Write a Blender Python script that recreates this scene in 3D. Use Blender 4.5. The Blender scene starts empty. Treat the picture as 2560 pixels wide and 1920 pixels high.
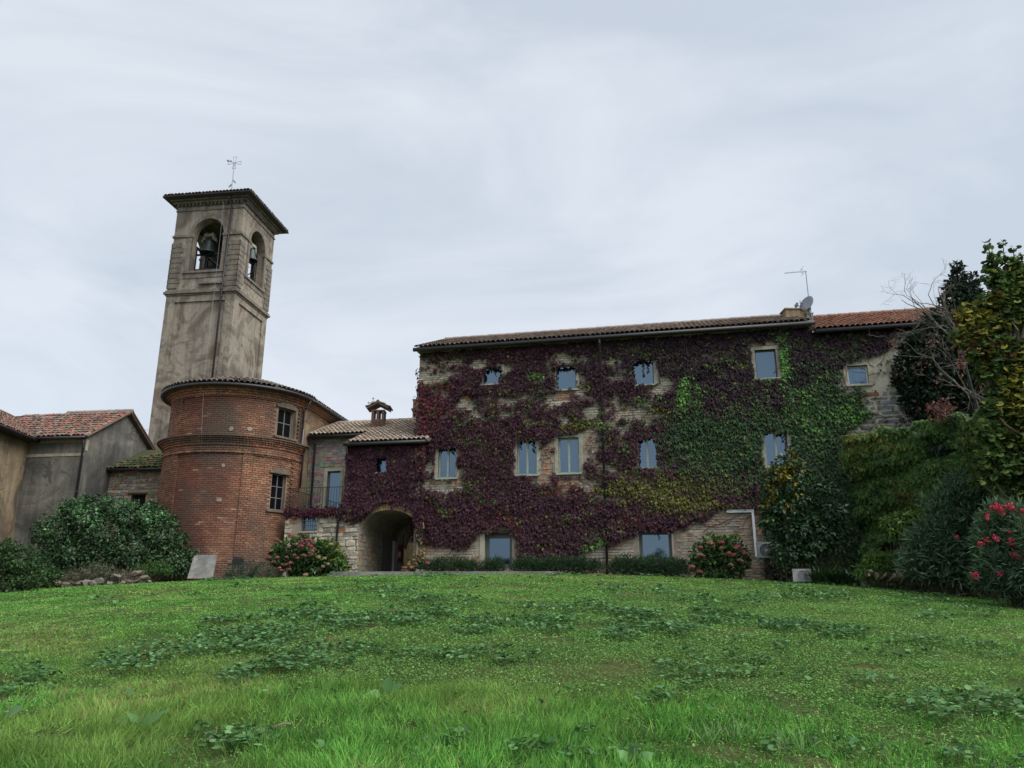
import bpy, math, random
import numpy as np
from mathutils import Vector, Matrix

random.seed(11)
rng = np.random.default_rng(11)
scene = bpy.context.scene

# ------------------------------------------------------------------ camera
FPX = 1930.0                      # focal length in pixels of the 2560 px wide photograph
PITCH = math.radians(15.8)
EYE = np.array([0.0, 0.0, 1.65])
cam_data = bpy.data.cameras.new("camera")
cam_data.sensor_width = 36.0
cam_data.lens = FPX / 2560 * 36.0
cam_data.clip_start = 0.1
cam_data.clip_end = 2000.0
cam = bpy.data.objects.new("camera", cam_data)
cam.location = EYE.tolist()
cam.rotation_euler = (math.pi / 2 + PITCH, 0, 0)
scene.collection.objects.link(cam)
scene.camera = cam

# ------------------------------------------------------------------ overcast sky
SUN_EL, SUN_AZ = 50.0, 122.0       # azimuth clockwise from +Y (north)
world = bpy.data.worlds.new("World")
scene.world = world
world.use_nodes = True
wn, wl = world.node_tree.nodes, world.node_tree.links
wn.clear()
w_out = wn.new("ShaderNodeOutputWorld")
sky = wn.new("ShaderNodeTexSky")
sky.sky_type = 'NISHITA'
sky.sun_disc = False
sky.sun_elevation = math.radians(SUN_EL)
sky.sun_rotation = math.radians(SUN_AZ)
sky.air_density = 1.0
sky.dust_density = 3.0
bg_sky = wn.new("ShaderNodeBackground")
bg_sky.inputs[1].default_value = 0.1
wl.new(sky.outputs[0], bg_sky.inputs[0])
tc = wn.new("ShaderNodeTexCoord")
mp = wn.new("ShaderNodeMapping")
mp.inputs['Scale'].default_value = (1.0, 1.0, 2.6)
mp.inputs['Rotation'].default_value = (0.0, 0.35, 0.2)
wl.new(tc.outputs['Generated'], mp.inputs[0])
n1 = wn.new("ShaderNodeTexNoise")
n1.inputs['Scale'].default_value = 1.9
n1.inputs['Detail'].default_value = 7.0
n1.inputs['Roughness'].default_value = 0.56
n1.inputs['Distortion'].default_value = 0.6
wl.new(mp.outputs[0], n1.inputs[0])
cr = wn.new("ShaderNodeValToRGB")
cr.color_ramp.elements[0].position = 0.36
cr.color_ramp.elements[0].color = (0.236, 0.260, 0.292, 1)
cr.color_ramp.elements[1].position = 0.60
cr.color_ramp.elements[1].color = (0.300, 0.319, 0.343, 1)
wl.new(n1.outputs[0], cr.inputs[0])
bg_cl = wn.new("ShaderNodeBackground")
bg_cl.inputs[1].default_value = 1.0
wl.new(cr.outputs[0], bg_cl.inputs[0])
mix = wn.new("ShaderNodeMixShader")
mix.inputs[0].default_value = 0.9
wl.new(bg_sky.outputs[0], mix.inputs[1])
wl.new(bg_cl.outputs[0], mix.inputs[2])
wl.new(mix.outputs[0], w_out.inputs[0])

sun_data = bpy.data.lights.new("sun", 'SUN')
sun_data.energy = 1.5
sun_data.angle = math.radians(60)
sun_data.color = (1.0, 0.97, 0.92)
sun = bpy.data.objects.new("sun", sun_data)
_az, _el = math.radians(SUN_AZ), math.radians(SUN_EL)
_d = Vector((math.sin(_az) * math.cos(_el), math.cos(_az) * math.cos(_el), math.sin(_el)))
sun.rotation_euler = _d.to_track_quat('Z', 'Y').to_euler()
scene.collection.objects.link(sun)

scene.view_settings.view_transform = 'Standard'
scene.view_settings.look = 'None'
scene.view_settings.gamma = 1.0
scene.view_settings.exposure = 1.38
scene.view_settings.use_curve_mapping = False
scene.render.engine = 'CYCLES'

# ------------------------------------------------------------------ camera geometry
CP, SP = math.cos(PITCH), math.sin(PITCH)

def ray(u, v):
    """direction through a photograph pixel (2560 x 1920)"""
    return np.array([u - 1280.0, FPX * CP - (960 - v) * SP, FPX * SP + (960 - v) * CP])

def project(P):
    P = np.atleast_2d(P) - EYE
    f = P[:, 1] * CP + P[:, 2] * SP
    up = -P[:, 1] * SP + P[:, 2] * CP
    return 1280 + FPX * P[:, 0] / f, 960 - FPX * up / f

def at(u, v, Y):
    d = ray(u, v)
    return EYE + d * (Y / d[1])

def fbm(x, y, seed=0, octaves=4):
    """numpy value noise in 0..1"""
    x = np.asarray(x, float); y = np.asarray(y, float)
    tot = 0; amp = 1.0; s = 0.0
    for o in range(octaves):
        xi, yi = np.floor(x).astype(np.int64), np.floor(y).astype(np.int64)
        xf, yf = x - xi, y - yi
        def h(a, b):
            n = (a * 374761393 + b * 668265263 + (seed + o * 17) * 1442695041) & 0x7fffffff
            n = ((n ^ (n >> 13)) * 1274126177) & 0x7fffffff
            return ((n ^ (n >> 16)) & 0xffff) / 65535.0
        u_ = xf * xf * (3 - 2 * xf); v_ = yf * yf * (3 - 2 * yf)
        a = h(xi, yi) * (1 - u_) + h(xi + 1, yi) * u_
        b = h(xi, yi + 1) * (1 - u_) + h(xi + 1, yi + 1) * u_
        tot = tot + amp * (a * (1 - v_) + b * v_)
        s += amp; amp *= 0.5; x = x * 2.03 + 7.1; y = y * 2.03 + 3.7
    return tot / s

def gz(x, y):
    x = np.asarray(x, float); y = np.asarray(y, float)
    yc = np.clip(y, -25, 400)
    k = 4.0
    z = -np.logaddexp(-k * 0.1 * yc, -k * 2.75) / k
    ax = np.minimum(np.abs(x), 26)
    z = z - np.where(x < 0, 0.0018, 0.0025) * ax ** 2
    z = z + (fbm(x * 0.45, y * 0.45, 3, 3) - 0.5) * 0.10 * np.clip((30 - y) / 8, 0, 1)
    return z

# ------------------------------------------------------------------ object helpers
def link(o):
    scene.collection.objects.link(o)
    return o

def loc_of(p):
    """world location of a parent chain of unrotated objects"""
    v = Vector((0, 0, 0))
    while p is not None:
        v += p.location
        p = p.parent
    return v

def thing(name, label, cat, loc, group=None):
    o = bpy.data.objects.new(name, None)
    o.empty_display_size = 0.2
    o.location = [float(a) for a in loc]
    o['label'] = label
    o['category'] = cat
    if group:
        o['group'] = group
    return link(o)

def tag(o, label=None, cat=None, group=None, kind=None):
    if label: o['label'] = label
    if cat: o['category'] = cat
    if group: o['group'] = group
    if kind: o['kind'] = kind
    return o

def put(name, mesh, parent=None, label=None, kind=None, loc=None):
    """link a mesh whose vertices are in world coordinates (or placed at loc)"""
    o = bpy.data.objects.new(name, mesh)
    link(o)
    base = Vector([float(a) for a in loc]) if loc is not None else Vector((0, 0, 0))
    if parent is not None:
        o.parent = parent
        o.location = base - loc_of(parent)
    else:
        o.location = base
    return tag(o, label=label, kind=kind)

def V(*a):
    return np.array(a, float)

class MB:
    """collects polygons with a colour each; build() links them as one mesh"""
    def __init__(self):
        self.v, self.f, self.c = [], [], []
    def poly(self, pts, col=(0.5, 0.5, 0.5)):
        n = len(self.v)
        self.v.extend([tuple(p) for p in pts])
        self.f.append(tuple(range(n, n + len(pts))))
        self.c.append(col)
    def mesh(self, verts, faces, col=(0.5, 0.5, 0.5)):
        n = len(self.v)
        self.v.extend([tuple(p) for p in verts])
        for f in faces:
            self.f.append(tuple(i + n for i in f))
            self.c.append(col)
    def hexa(self, p, col=(0.5, 0.5, 0.5)):
        """8 points: bottom ring 0-3, top ring 4-7"""
        self.mesh(p, [(3, 2, 1, 0), (4, 5, 6, 7), (0, 1, 5, 4), (1, 2, 6, 5), (2, 3, 7, 6), (3, 0, 4, 7)], col)
    def box(self, P, s0, s1, d0, d1, z0, z1, col=(0.5, 0.5, 0.5), j=0.0):
        """box in a plane frame: s along the wall, d out of it"""
        c = [(s0, d0, z0), (s1, d0, z0), (s1, d1, z0), (s0, d1, z0), (s0, d0, z1), (s1, d0, z1), (s1, d1, z1), (s0, d1, z1)]
        if j:
            c = [(a + random.uniform(-j, j), b + random.uniform(-j, j) * 0.6, z + random.uniform(-j, j)) for a, b, z in c]
        self.hexa([P.w(*q) for q in c], col)
    def abox(self, c, sx, sy, sz, col=(0.5, 0.5, 0.5)):
        x, y, z = c
        sx, sy, sz = sx / 2, sy / 2, sz / 2
        self.hexa([(x - sx, y - sy, z - sz), (x + sx, y - sy, z - sz), (x + sx, y + sy, z - sz), (x - sx, y + sy, z - sz),
                   (x - sx, y - sy, z + sz), (x + sx, y - sy, z + sz), (x + sx, y + sy, z + sz), (x - sx, y + sy, z + sz)], col)
    def tube(self, pts, r, seg=8, col=(0.5, 0.5, 0.5), caps=True):
        pts = [V(*p) for p in pts]
        rs = r if isinstance(r, (list, tuple)) else [r] * len(pts)
        rings = []
        up = V(0.13, 0.27, 0.95)
        for i, p in enumerate(pts):
            t = pts[min(i + 1, len(pts) - 1)] - pts[max(i - 1, 0)]
            t = t / (np.linalg.norm(t) + 1e-9)
            a = np.cross(t, up)
            if np.linalg.norm(a) < 0.1:
                a = np.cross(t, V(1, 0, 0))
            a /= np.linalg.norm(a)
            b = np.cross(t, a)
            rings.append([p + rs[i] * (math.cos(2 * math.pi * k / seg) * a + math.sin(2 * math.pi * k / seg) * b) for k in range(seg)])
        n = len(self.v)
        for rg in rings:
            self.v.extend([tuple(q) for q in rg])
        for i in range(len(rings) - 1):
            for k in range(seg):
                k2 = (k + 1) % seg
                self.f.append((n + i * seg + k, n + i * seg + k2, n + (i + 1) * seg + k2, n + (i + 1) * seg + k))
                self.c.append(col)
        if caps:
            self.f.append(tuple(n + k for k in range(seg))[::-1]); self.c.append(col)
            m = n + (len(rings) - 1) * seg
            self.f.append(tuple(m + k for k in range(seg))); self.c.append(col)
    def lathe(self, c, prof, seg=24, col=(0.5, 0.5, 0.5)):
        """prof: list of (r, z) about the vertical axis at c"""
        n = len(self.v)
        for r, z in prof:
            for k in range(seg):
                a = 2 * math.pi * k / seg
                self.v.append((c[0] + r * math.cos(a), c[1] + r * math.sin(a), c[2] + z))
        for i in range(len(prof) - 1):
            for k in range(seg):
                k2 = (k + 1) % seg
                self.f.append((n + i * seg + k, n + i * seg + k2, n + (i + 1) * seg + k2, n + (i + 1) * seg + k))
                self.c.append(col)
    def data(self, name, mat, smooth=False):
        me = bpy.data.meshes.new(name)
        me.from_pydata([tuple(map(float, p)) for p in self.v], [], self.f)
        a = me.attributes.new("Col", 'FLOAT_COLOR', 'FACE')
        c = np.ones((len(self.f), 4), np.float32)
        c[:, :3] = np.array(self.c, np.float32).reshape(-1, 3)
        a.data.foreach_set("color", c.ravel())
        me.materials.append(mat)
        if smooth:
            me.polygons.foreach_set("use_smooth", [True] * len(me.polygons))
        return me
    def build(self, name, mat, parent=None, label=None, kind=None, smooth=False):
        return put(name, self.data(name, mat, smooth), parent, label, kind)

class Plane:
    """vertical wall frame: origin (x, y), right direction seen from in front"""
    def __init__(self, o, r):
        self.o = V(*o[:2]); r = V(*r[:2]); self.r = r / np.linalg.norm(r)
        self.n = V(self.r[1], -self.r[0])
    def w(self, s, d, z):
        p = self.o + s * self.r + d * self.n
        return (p[0], p[1], z)
    def W(self, s, d, z):
        s, d, z = np.broadcast_arrays(np.asarray(s, float), np.asarray(d, float), np.asarray(z, float))
        return np.stack([self.o[0] + s * self.r[0] + d * self.n[0], self.o[1] + s * self.r[1] + d * self.n[1], z], -1)
    def hit(self, u, v, d=0.0):
        q = ray(u, v)
        o = self.o + d * self.n
        t = (o @ self.n - EYE[:2] @ self.n) / (q[:2] @ self.n)
        p = EYE + q * t
        return float((p[:2] - self.o) @ self.r), float(p[2])
    def rect(self, u0, v0, u1, v1):
        """photo rectangle -> s0, s1, z0, z1 on this wall"""
        a = self.hit(u0, v1); b = self.hit(u1, v1); c = self.hit(u0, v0); d = self.hit(u1, v0)
        return ((a[0] + c[0]) / 2, (b[0] + d[0]) / 2, (a[1] + b[1]) / 2, (c[1] + d[1]) / 2)

# ------------------------------------------------------------------ materials
def new_mat(name):
    m = bpy.data.materials.new(name)
    m.use_nodes = True
    nt = m.node_tree
    b = nt.nodes['Principled BSDF']
    return m, nt, b

def noise(nt, scale, detail=5, rough=0.55, vec=None, dist=0.0):
    n = nt.nodes.new("ShaderNodeTexNoise")
    n.inputs['Scale'].default_value = scale
    n.inputs['Detail'].default_value = detail
    n.inputs['Roughness'].default_value = rough
    n.inputs['Distortion'].default_value = dist
    if vec: nt.links.new(vec, n.inputs[0])
    return n

def ramp(nt, src, stops):
    r = nt.nodes.new("ShaderNodeValToRGB")
    e = r.color_ramp.elements
    while len(e) > 1: e.remove(e[-1])
    e[0].position = stops[0][0]; e[0].color = (*stops[0][1], 1)
    for p, c in stops[1:]:
        k = e.new(p); k.color = (*c, 1)
    nt.links.new(src, r.inputs[0])
    return r

def coords(nt, scale=(1, 1, 1)):
    g = nt.nodes.new("ShaderNodeNewGeometry")
    m = nt.nodes.new("ShaderNodeMapping")
    m.inputs['Scale'].default_value = scale
    nt.links.new(g.outputs['Position'], m.inputs[0])
    return m.outputs[0]

def mixc(nt, a, b, fac, mode='MIX'):
    m = nt.nodes.new("ShaderNodeMix")
    m.data_type = 'RGBA'; m.blend_type = mode
    for sock, val in ((m.inputs[6], a), (m.inputs[7], b)):
        if isinstance(val, tuple): sock.default_value = (*val, 1)
        else: nt.links.new(val, sock)
    if isinstance(fac, float): m.inputs[0].default_value = fac
    else: nt.links.new(fac, m.inputs[0])
    return m.outputs[2]

def bump(nt, b, src, dist=0.01, strength=0.6):
    k = nt.nodes.new("ShaderNodeBump")
    k.inputs['Distance'].default_value = dist
    k.inputs['Strength'].default_value = strength
    nt.links.new(src, k.inputs['Height'])
    nt.links.new(k.outputs[0], b.inputs['Normal'])

def m_attr(name, rough=0.85, amt=0.35, scale=9.0, bmp=0.012, spec=0.3, trans=0.0, stain=None, stain_scale=0.8):
    """colour of each piece from its attribute, broken up by grain and stains"""
    m, nt, b = new_mat(name)
    at_ = nt.nodes.new("ShaderNodeAttribute"); at_.attribute_name = "Col"
    vec = coords(nt)
    n = noise(nt, scale, 6, 0.6, vec)
    r = ramp(nt, n.outputs[0], [(0.25, (1 - amt,) * 3), (0.75, (1 + amt,) * 3)])
    col = mixc(nt, at_.outputs[0], r.outputs[0], 1.0, 'MULTIPLY')
    if stain:
        n2 = noise(nt, stain_scale, 6, 0.6, vec, 0.6)
        f = ramp(nt, n2.outputs[0], [(0.42, (0, 0, 0)), (0.68, (1, 1, 1))])
        col = mixc(nt, col, stain, f.outputs[0])
    nt.links.new(col, b.inputs['Base Color'])
    b.inputs['Roughness'].default_value = rough
    b.inputs['Specular IOR Level'].default_value = spec
    if bmp: bump(nt, b, n.outputs[0], bmp)
    if trans:
        t = nt.nodes.new("ShaderNodeBsdfTranslucent")
        nt.links.new(col, t.inputs[0])
        mx = nt.nodes.new("ShaderNodeMixShader"); mx.inputs[0].default_value = trans
        nt.links.new(b.outputs[0], mx.inputs[1]); nt.links.new(t.outputs[0], mx.inputs[2])
        nt.links.new(mx.outputs[0], nt.nodes['Material Output'].inputs[0])
    return m

def m_plaster(name, stops, scale=0.7, streak=0.35, rough=0.92, spots=(0.2, 0.18, 0.16), zstretch=1.0):
    """weathered render: broad patches, vertical streaks, fine grain"""
    m, nt, b = new_mat(name)
    vec = coords(nt, (1, 1, zstretch))
    big = noise(nt, scale, 8, 0.62, vec, 0.8)
    col = ramp(nt, big.outputs[0], stops).outputs[0]
    sv = coords(nt, (2.6, 2.6, 0.22))
    st = noise(nt, 1.5, 5, 0.6, sv)
    sr = ramp(nt, st.outputs[0], [(0.3, (1 - streak,) * 3), (0.6, (1.05,) * 3)])
    col = mixc(nt, col, sr.outputs[0], 1.0, 'MULTIPLY')
    fine = noise(nt, 14, 6, 0.7, coords(nt))
    fr = ramp(nt, fine.outputs[0], [(0.3, (0.78,) * 3), (0.7, (1.2,) * 3)])
    col = mixc(nt, col, fr.outputs[0], 1.0, 'MULTIPLY')
    mid = noise(nt, 3.1, 8, 0.7, coords(nt), 1.2)
    mr = ramp(nt, mid.outputs[0], [(0.56, (0, 0, 0)), (0.66, (0.75, 0.75, 0.75))])
    col = mixc(nt, col, spots, mr.outputs[0])
    # flaked areas with crisp edges: pale lime skin, and bare darker backing
    fl = noise(nt, 0.9, 14, 0.78, coords(nt), 0.5)
    fr2 = ramp(nt, fl.outputs[0], [(0.575, (0, 0, 0)), (0.59, (1, 1, 1)), (0.66, (0.85, 0.85, 0.85))])
    col = mixc(nt, col, tuple(c * 0.62 for c in stops[len(stops) // 2][1]), fr2.outputs[0])
    fl3 = noise(nt, 2.2, 14, 0.8, coords(nt), 0.3)
    fr3 = ramp(nt, fl3.outputs[0], [(0.35, (0.8, 0.8, 0.8)), (0.372, (0, 0, 0))])
    col = mixc(nt, col, tuple(min(0.6, c * 1.35) for c in stops[len(stops) // 2][1]), fr3.outputs[0])
    nt.links.new(col, b.inputs['Base Color'])
    b.inputs['Roughness'].default_value = rough
    b.inputs['Specular IOR Level'].default_value = 0.2
    bump(nt, b, fr2.outputs[0], 0.012, 0.6)
    return m

def m_plain(name, col, rough=0.5, metal=0.0, spec=0.5, vary=0.15, scale=12):
    m, nt, b = new_mat(name)
    n = noise(nt, scale, 4, 0.6, coords(nt))
    r = ramp(nt, n.outputs[0], [(0.3, tuple(c * (1 - vary) for c in col)), (0.7, tuple(min(1, c * (1 + vary)) for c in col))])
    nt.links.new(r.outputs[0], b.inputs['Base Color'])
    b.inputs['Roughness'].default_value = rough
    b.inputs['Metallic'].default_value = metal
    b.inputs['Specular IOR Level'].default_value = spec
    return m

def m_glass(name, base=(0.012, 0.018, 0.028), tint=(0.55, 0.78, 1.0), ior=2.7, rough=0.03):
    m, nt, b = new_mat(name)
    b.inputs['Base Color'].default_value = (*base, 1)
    b.inputs['Roughness'].default_value = rough
    b.inputs['IOR'].default_value = ior
    b.inputs['Specular Tint'].default_value = (*tint, 1)
    n = noise(nt, 0.9, 2, 0.5, coords(nt))
    bump(nt, b, n.outputs[0], 0.004, 0.3)
    return m

M = {}
M['brick'] = m_attr('brick_clay', 0.9, 0.35, 16, 0.006, stain=(0.10, 0.075, 0.06), stain_scale=0.55)
M['stone'] = m_attr('field_stone', 0.93, 0.42, 7, 0.018)
M['house_stone'] = m_attr('limewashed_stone', 0.93, 0.42, 7, 0.018, stain=(0.37, 0.345, 0.29), stain_scale=1.3)
M['tile'] = m_attr('roof_clay', 0.9, 0.4, 11, 0.006)
M['mortar'] = m_plaster('lime_mortar', [(0.3, (0.22, 0.18, 0.14)), (0.55, (0.33, 0.29, 0.23)), (0.75, (0.42, 0.38, 0.31))], 0.8, 0.25)
M['mortar_brick'] = m_plaster('brick_mortar', [(0.35, (0.13, 0.085, 0.065)), (0.5, (0.24, 0.17, 0.125)), (0.7, (0.38, 0.29, 0.21))], 0.5, 0.2)
M['tower'] = m_plaster('tower_render', [(0.38, (0.15, 0.128, 0.105)), (0.46, (0.225, 0.197, 0.163)), (0.50, (0.30, 0.266, 0.218)), (0.58, (0.26, 0.225, 0.18)), (0.61, (0.175, 0.137, 0.108))], 0.55, 0.35, spots=(0.15, 0.125, 0.105))
M['tower_trim'] = m_plaster('tower_trim_render', [(0.36, (0.14, 0.122, 0.104)), (0.6, (0.225, 0.198, 0.165))], 0.9, 0.4, spots=(0.10, 0.085, 0.07))
M['grey_render'] = m_plaster('grey_render', [(0.36, (0.085, 0.085, 0.08)), (0.52, (0.15, 0.145, 0.13)), (0.68, (0.25, 0.235, 0.195))], 0.45, 0.4, spots=(0.09, 0.088, 0.08))
M['pale_mortar'] = m_plaster('pale_mortar', [(0.36, (0.46, 0.43, 0.34)), (0.6, (0.60, 0.565, 0.46))], 0.9, 0.15, spots=(0.4, 0.37, 0.3))
M['ochre_render'] = m_plaster('ochre_render', [(0.38, (0.12, 0.10, 0.085)), (0.5, (0.27, 0.21, 0.135)), (0.66, (0.34, 0.28, 0.185))], 0.55, 0.3, spots=(0.13, 0.10, 0.08))
M['old_plaster'] = m_plaster('old_plaster', [(0.36, (0.11, 0.088, 0.068)), (0.6, (0.18, 0.148, 0.11))], 1.2, 0.2, spots=(0.12, 0.1, 0.08))
M['pale_ochre'] = m_plaster('pale_ochre_render', [(0.36, (0.46, 0.36, 0.21)), (0.6, (0.60, 0.50, 0.31))], 0.8, 0.2, spots=(0.3, 0.24, 0.15))
M['pale_render'] = m_plaster('pale_render', [(0.36, (0.33, 0.30, 0.225)), (0.6, (0.47, 0.435, 0.345))], 0.9, 0.25, spots=(0.22, 0.18, 0.14))
M['sill_stone'] = m_plaster('window_stone', [(0.36, (0.30, 0.285, 0.235)), (0.62, (0.42, 0.40, 0.335))], 1.5, 0.2, spots=(0.24, 0.22, 0.18))
M['concrete'] = m_plaster('concrete', [(0.36, (0.15, 0.15, 0.14)), (0.62, (0.25, 0.245, 0.23))], 1.3, 0.2, spots=(0.17, 0.165, 0.15))
M['gutter'] = m_plain('dark_gutter_metal', (0.035, 0.033, 0.038), 0.45, 0.3)
M['iron'] = m_plain('wrought_iron', (0.03, 0.028, 0.03), 0.6, 0.3)
M['galv'] = m_plain('galvanised_steel', (0.22, 0.24, 0.26), 0.45, 0.6)
M['greenframe'] = m_plain('sage_window_paint', (0.30, 0.35, 0.30), 0.5)
M['darkframe'] = m_plain('dark_sage_frame', (0.085, 0.105, 0.095), 0.5)
M['whiteframe'] = m_plain('white_window_paint', (0.55, 0.57, 0.58), 0.5)
M['oldframe'] = m_plain('weathered_grey_frame', (0.16, 0.155, 0.145), 0.7)
M['glass'] = m_glass('window_glass')
M['darkglass'] = m_glass('old_dark_glass', (0.006, 0.007, 0.009), (0.7, 0.8, 1.0), 1.35, 0.15)
M['dark'] = m_plain('dark_interior', (0.010, 0.010, 0.012), 0.9)
M['timber'] = m_plain('dark_timber', (0.055, 0.036, 0.026), 0.8)
M['bronze'] = m_plain('bell_bronze', (0.055, 0.075, 0.075), 0.5, 0.5)
M['white_plastic'] = m_plain('white_plastic', (0.62, 0.64, 0.66), 0.45, vary=0.06)
M['ac_paint'] = m_plain('ac_casing', (0.42, 0.43, 0.43), 0.5, vary=0.1)
M['leaf'] = m_attr('leaf', 0.6, 0.25, 3.0, 0, 0.22, 0.25)
M['grass'] = m_attr('grass_blade', 0.75, 0.2, 3.0, 0, 0.08, 0.3)
M['leaf_gloss'] = m_attr('glossy_leaf', 0.48, 0.25, 3.0, 0, 0.3, 0.12)
M['petal'] = m_attr('petal', 0.7, 0.2, 8.0, 0, 0.2, 0.2)
M['bark'] = m_attr('bark', 0.9, 0.4, 9.0, 0.01)
M['rock'] = m_attr('rock', 0.95, 0.4, 6.0, 0.03)
M['paint'] = m_attr('painted', 0.6, 0.12, 6.0, 0)

# ------------------------------------------------------------------ leaves
T_IVY = (np.array([(0, 0, 0), (-.50, .26, -.06), (-.24, .46, .05), (0, 1, -.16), (.24, .46, .05), (.50, .26, -.06)]),
         [(0, 2, 1), (0, 3, 2), (0, 4, 3), (0, 5, 4)])
T_OVAL = (np.array([(0, 0, 0), (-.3, .42, .07), (0, 1, -.08), (.3, .42, .07)]), [(0, 2, 1), (0, 3, 2)])
T_LONG = (np.array([(0, 0, 0), (-.095, .45, .03), (0, 1, -.12), (.095, .45, .03)]), [(0, 2, 1), (0, 3, 2)])
T_STRAP = (np.array([(-.03, 0, 0), (.03, 0, 0), (.04, .5, .0), (-.04, .5, .0), (.028, .8, -.12), (-.028, .8, -.12), (0, 1, -.32)]),
           [(0, 1, 2, 3), (3, 2, 4, 5), (5, 4, 6)])
_hx = [(math.cos(a) * .5, math.sin(a) * .5 + .45, .07) for a in np.linspace(-.9, math.pi + .9, 7)]
T_ROUND = (np.array([(0, .38, -.03)] + _hx + [(0, .2, .05)]), [(0, i, i + 1) for i in range(1, 7)])
T_CLOVER = (np.array([(-.5, 0, 0), (0, -.4, .03), (.5, 0, 0), (0, .5, .03)]), [(0, 1, 2, 3)])
T_BLADE2 = (np.array([(-.5, 0, 0), (.5, 0, 0), (.35, .55, .0), (-.35, .55, .0), (0, 1, 0)]), [(0, 1, 2, 3), (3, 2, 4)])
T_BLADE = (np.array([(-.5, 0, 0), (.5, 0, 0), (0, 1, 0)]), [(0, 1, 2)])

def unit(a):
    return a / (np.linalg.norm(a, axis=-1, keepdims=True) + 1e-9)

def leaf_arrays(P, T, N, S, C, tpl, width=None):
    tv, tf = tpl
    T = unit(T); X = unit(np.cross(T, N)); N2 = np.cross(X, T)
    S = np.asarray(S, float).reshape(-1, 1, 1)
    W = S if width is None else np.asarray(width, float).reshape(-1, 1, 1)
    verts = (P[:, None, :] + X[:, None, :] * tv[None, :, 0:1] * W + T[:, None, :] * tv[None, :, 1:2] * S
             + N2[:, None, :] * tv[None, :, 2:3] * S)
    return verts.reshape(-1, 3), tf, len(tv), C

def leaf_mesh(name, chunks, mat):
    """chunks: results of leaf_arrays"""
    vs, loops, starts, totals, cols = [], [], [], [], []
    vo = 0; lo = 0
    for verts, tf, nv, C in chunks:
        n = len(verts) // nv
        vs.append(verts)
        for f in tf:
            pass
        fl = [np.array(f) for f in tf]
        k = sum(len(f) for f in fl)
        flat = np.concatenate(fl)
        L = (np.arange(n)[:, None] * nv + flat[None, :] + vo).ravel()
        loops.append(L)
        lens = np.array([len(f) for f in fl])
        totals.append(np.tile(lens, n))
        st = np.concatenate([[0], np.cumsum(lens)[:-1]])
        starts.append((np.arange(n)[:, None] * k + st[None, :] + lo).ravel())
        cols.append(np.repeat(C, len(fl), axis=0))
        vo += len(verts); lo += len(L)
    vs = np.concatenate(vs); loops = np.concatenate(loops); starts = np.concatenate(starts)
    totals = np.concatenate(totals); cols = np.concatenate(cols)
    me = bpy.data.meshes.new(name)
    me.vertices.add(len(vs)); me.vertices.foreach_set("co", vs.astype(np.float32).ravel())
    me.loops.add(len(loops)); me.loops.foreach_set("vertex_index", loops.astype(np.int32))
    me.polygons.add(len(starts))
    me.polygons.foreach_set("loop_start", starts.astype(np.int32))
    me.polygons.foreach_set("loop_total", totals.astype(np.int32))
    me.update(calc_edges=True)
    a = me.attributes.new("Col", 'FLOAT_COLOR', 'FACE')
    c4 = np.ones((len(cols), 4), np.float32); c4[:, :3] = cols
    a.data.foreach_set("color", c4.ravel())
    me.materials.append(mat)
    return me

def pick(cols, n, vary=0.25):
    cols = np.array(cols, float)
    i = rng.integers(0, len(cols), n)
    return cols[i] * (1 + (rng.random((n, 1)) - 0.5) * 2 * vary)

def rdir(n):
    return unit(rng.normal(size=(n, 3)))

def clump_leaves(centers, radii, per, size, cols, tpl, droop=0.35, shell=0.55, flat=0.0, vary=0.25, zs=0.8, colfn=None):
    """leaves spread through the outer volume of a set of uneven clumps"""
    out_p, out_n, out_c = [], [], []
    for c, r in zip(centers, radii):
        n = max(3, int(per * r * r * 4.2))
        d = rdir(n)
        d[:, 2] = np.where(d[:, 2] < -0.3, d[:, 2] * 0.75, d[:, 2])
        d = unit(d)
        rr = r * (shell + (1 - shell) * rng.random((n, 1))) * (0.82 + 0.4 * fbm(d[:, 0:1] * 2.3 + c[0], d[:, 1:2] * 2.3 + d[:, 2:3] + c[1], 5, 2))
        p = np.array(c) + d * rr * np.array([1, 1, zs])
        out_p.append(p); out_n.append(d)
        out_c.append(pick(cols, n, vary))
    P = np.concatenate(out_p); D = np.concatenate(out_n); C = np.concatenate(out_c)
    n = len(P)
    if colfn is not None: C = colfn(P, C)
    T = unit(D * (1 - flat) + rdir(n) * 0.75 + np.array([0, 0, -droop]))
    N = unit(D + np.array([0, 0, 0.7 + flat]) + rdir(n) * 0.5)
    S = size * (0.65 + 0.7 * rng.random(n))
    return leaf_arrays(P, T, N, S, C, tpl)
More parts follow.
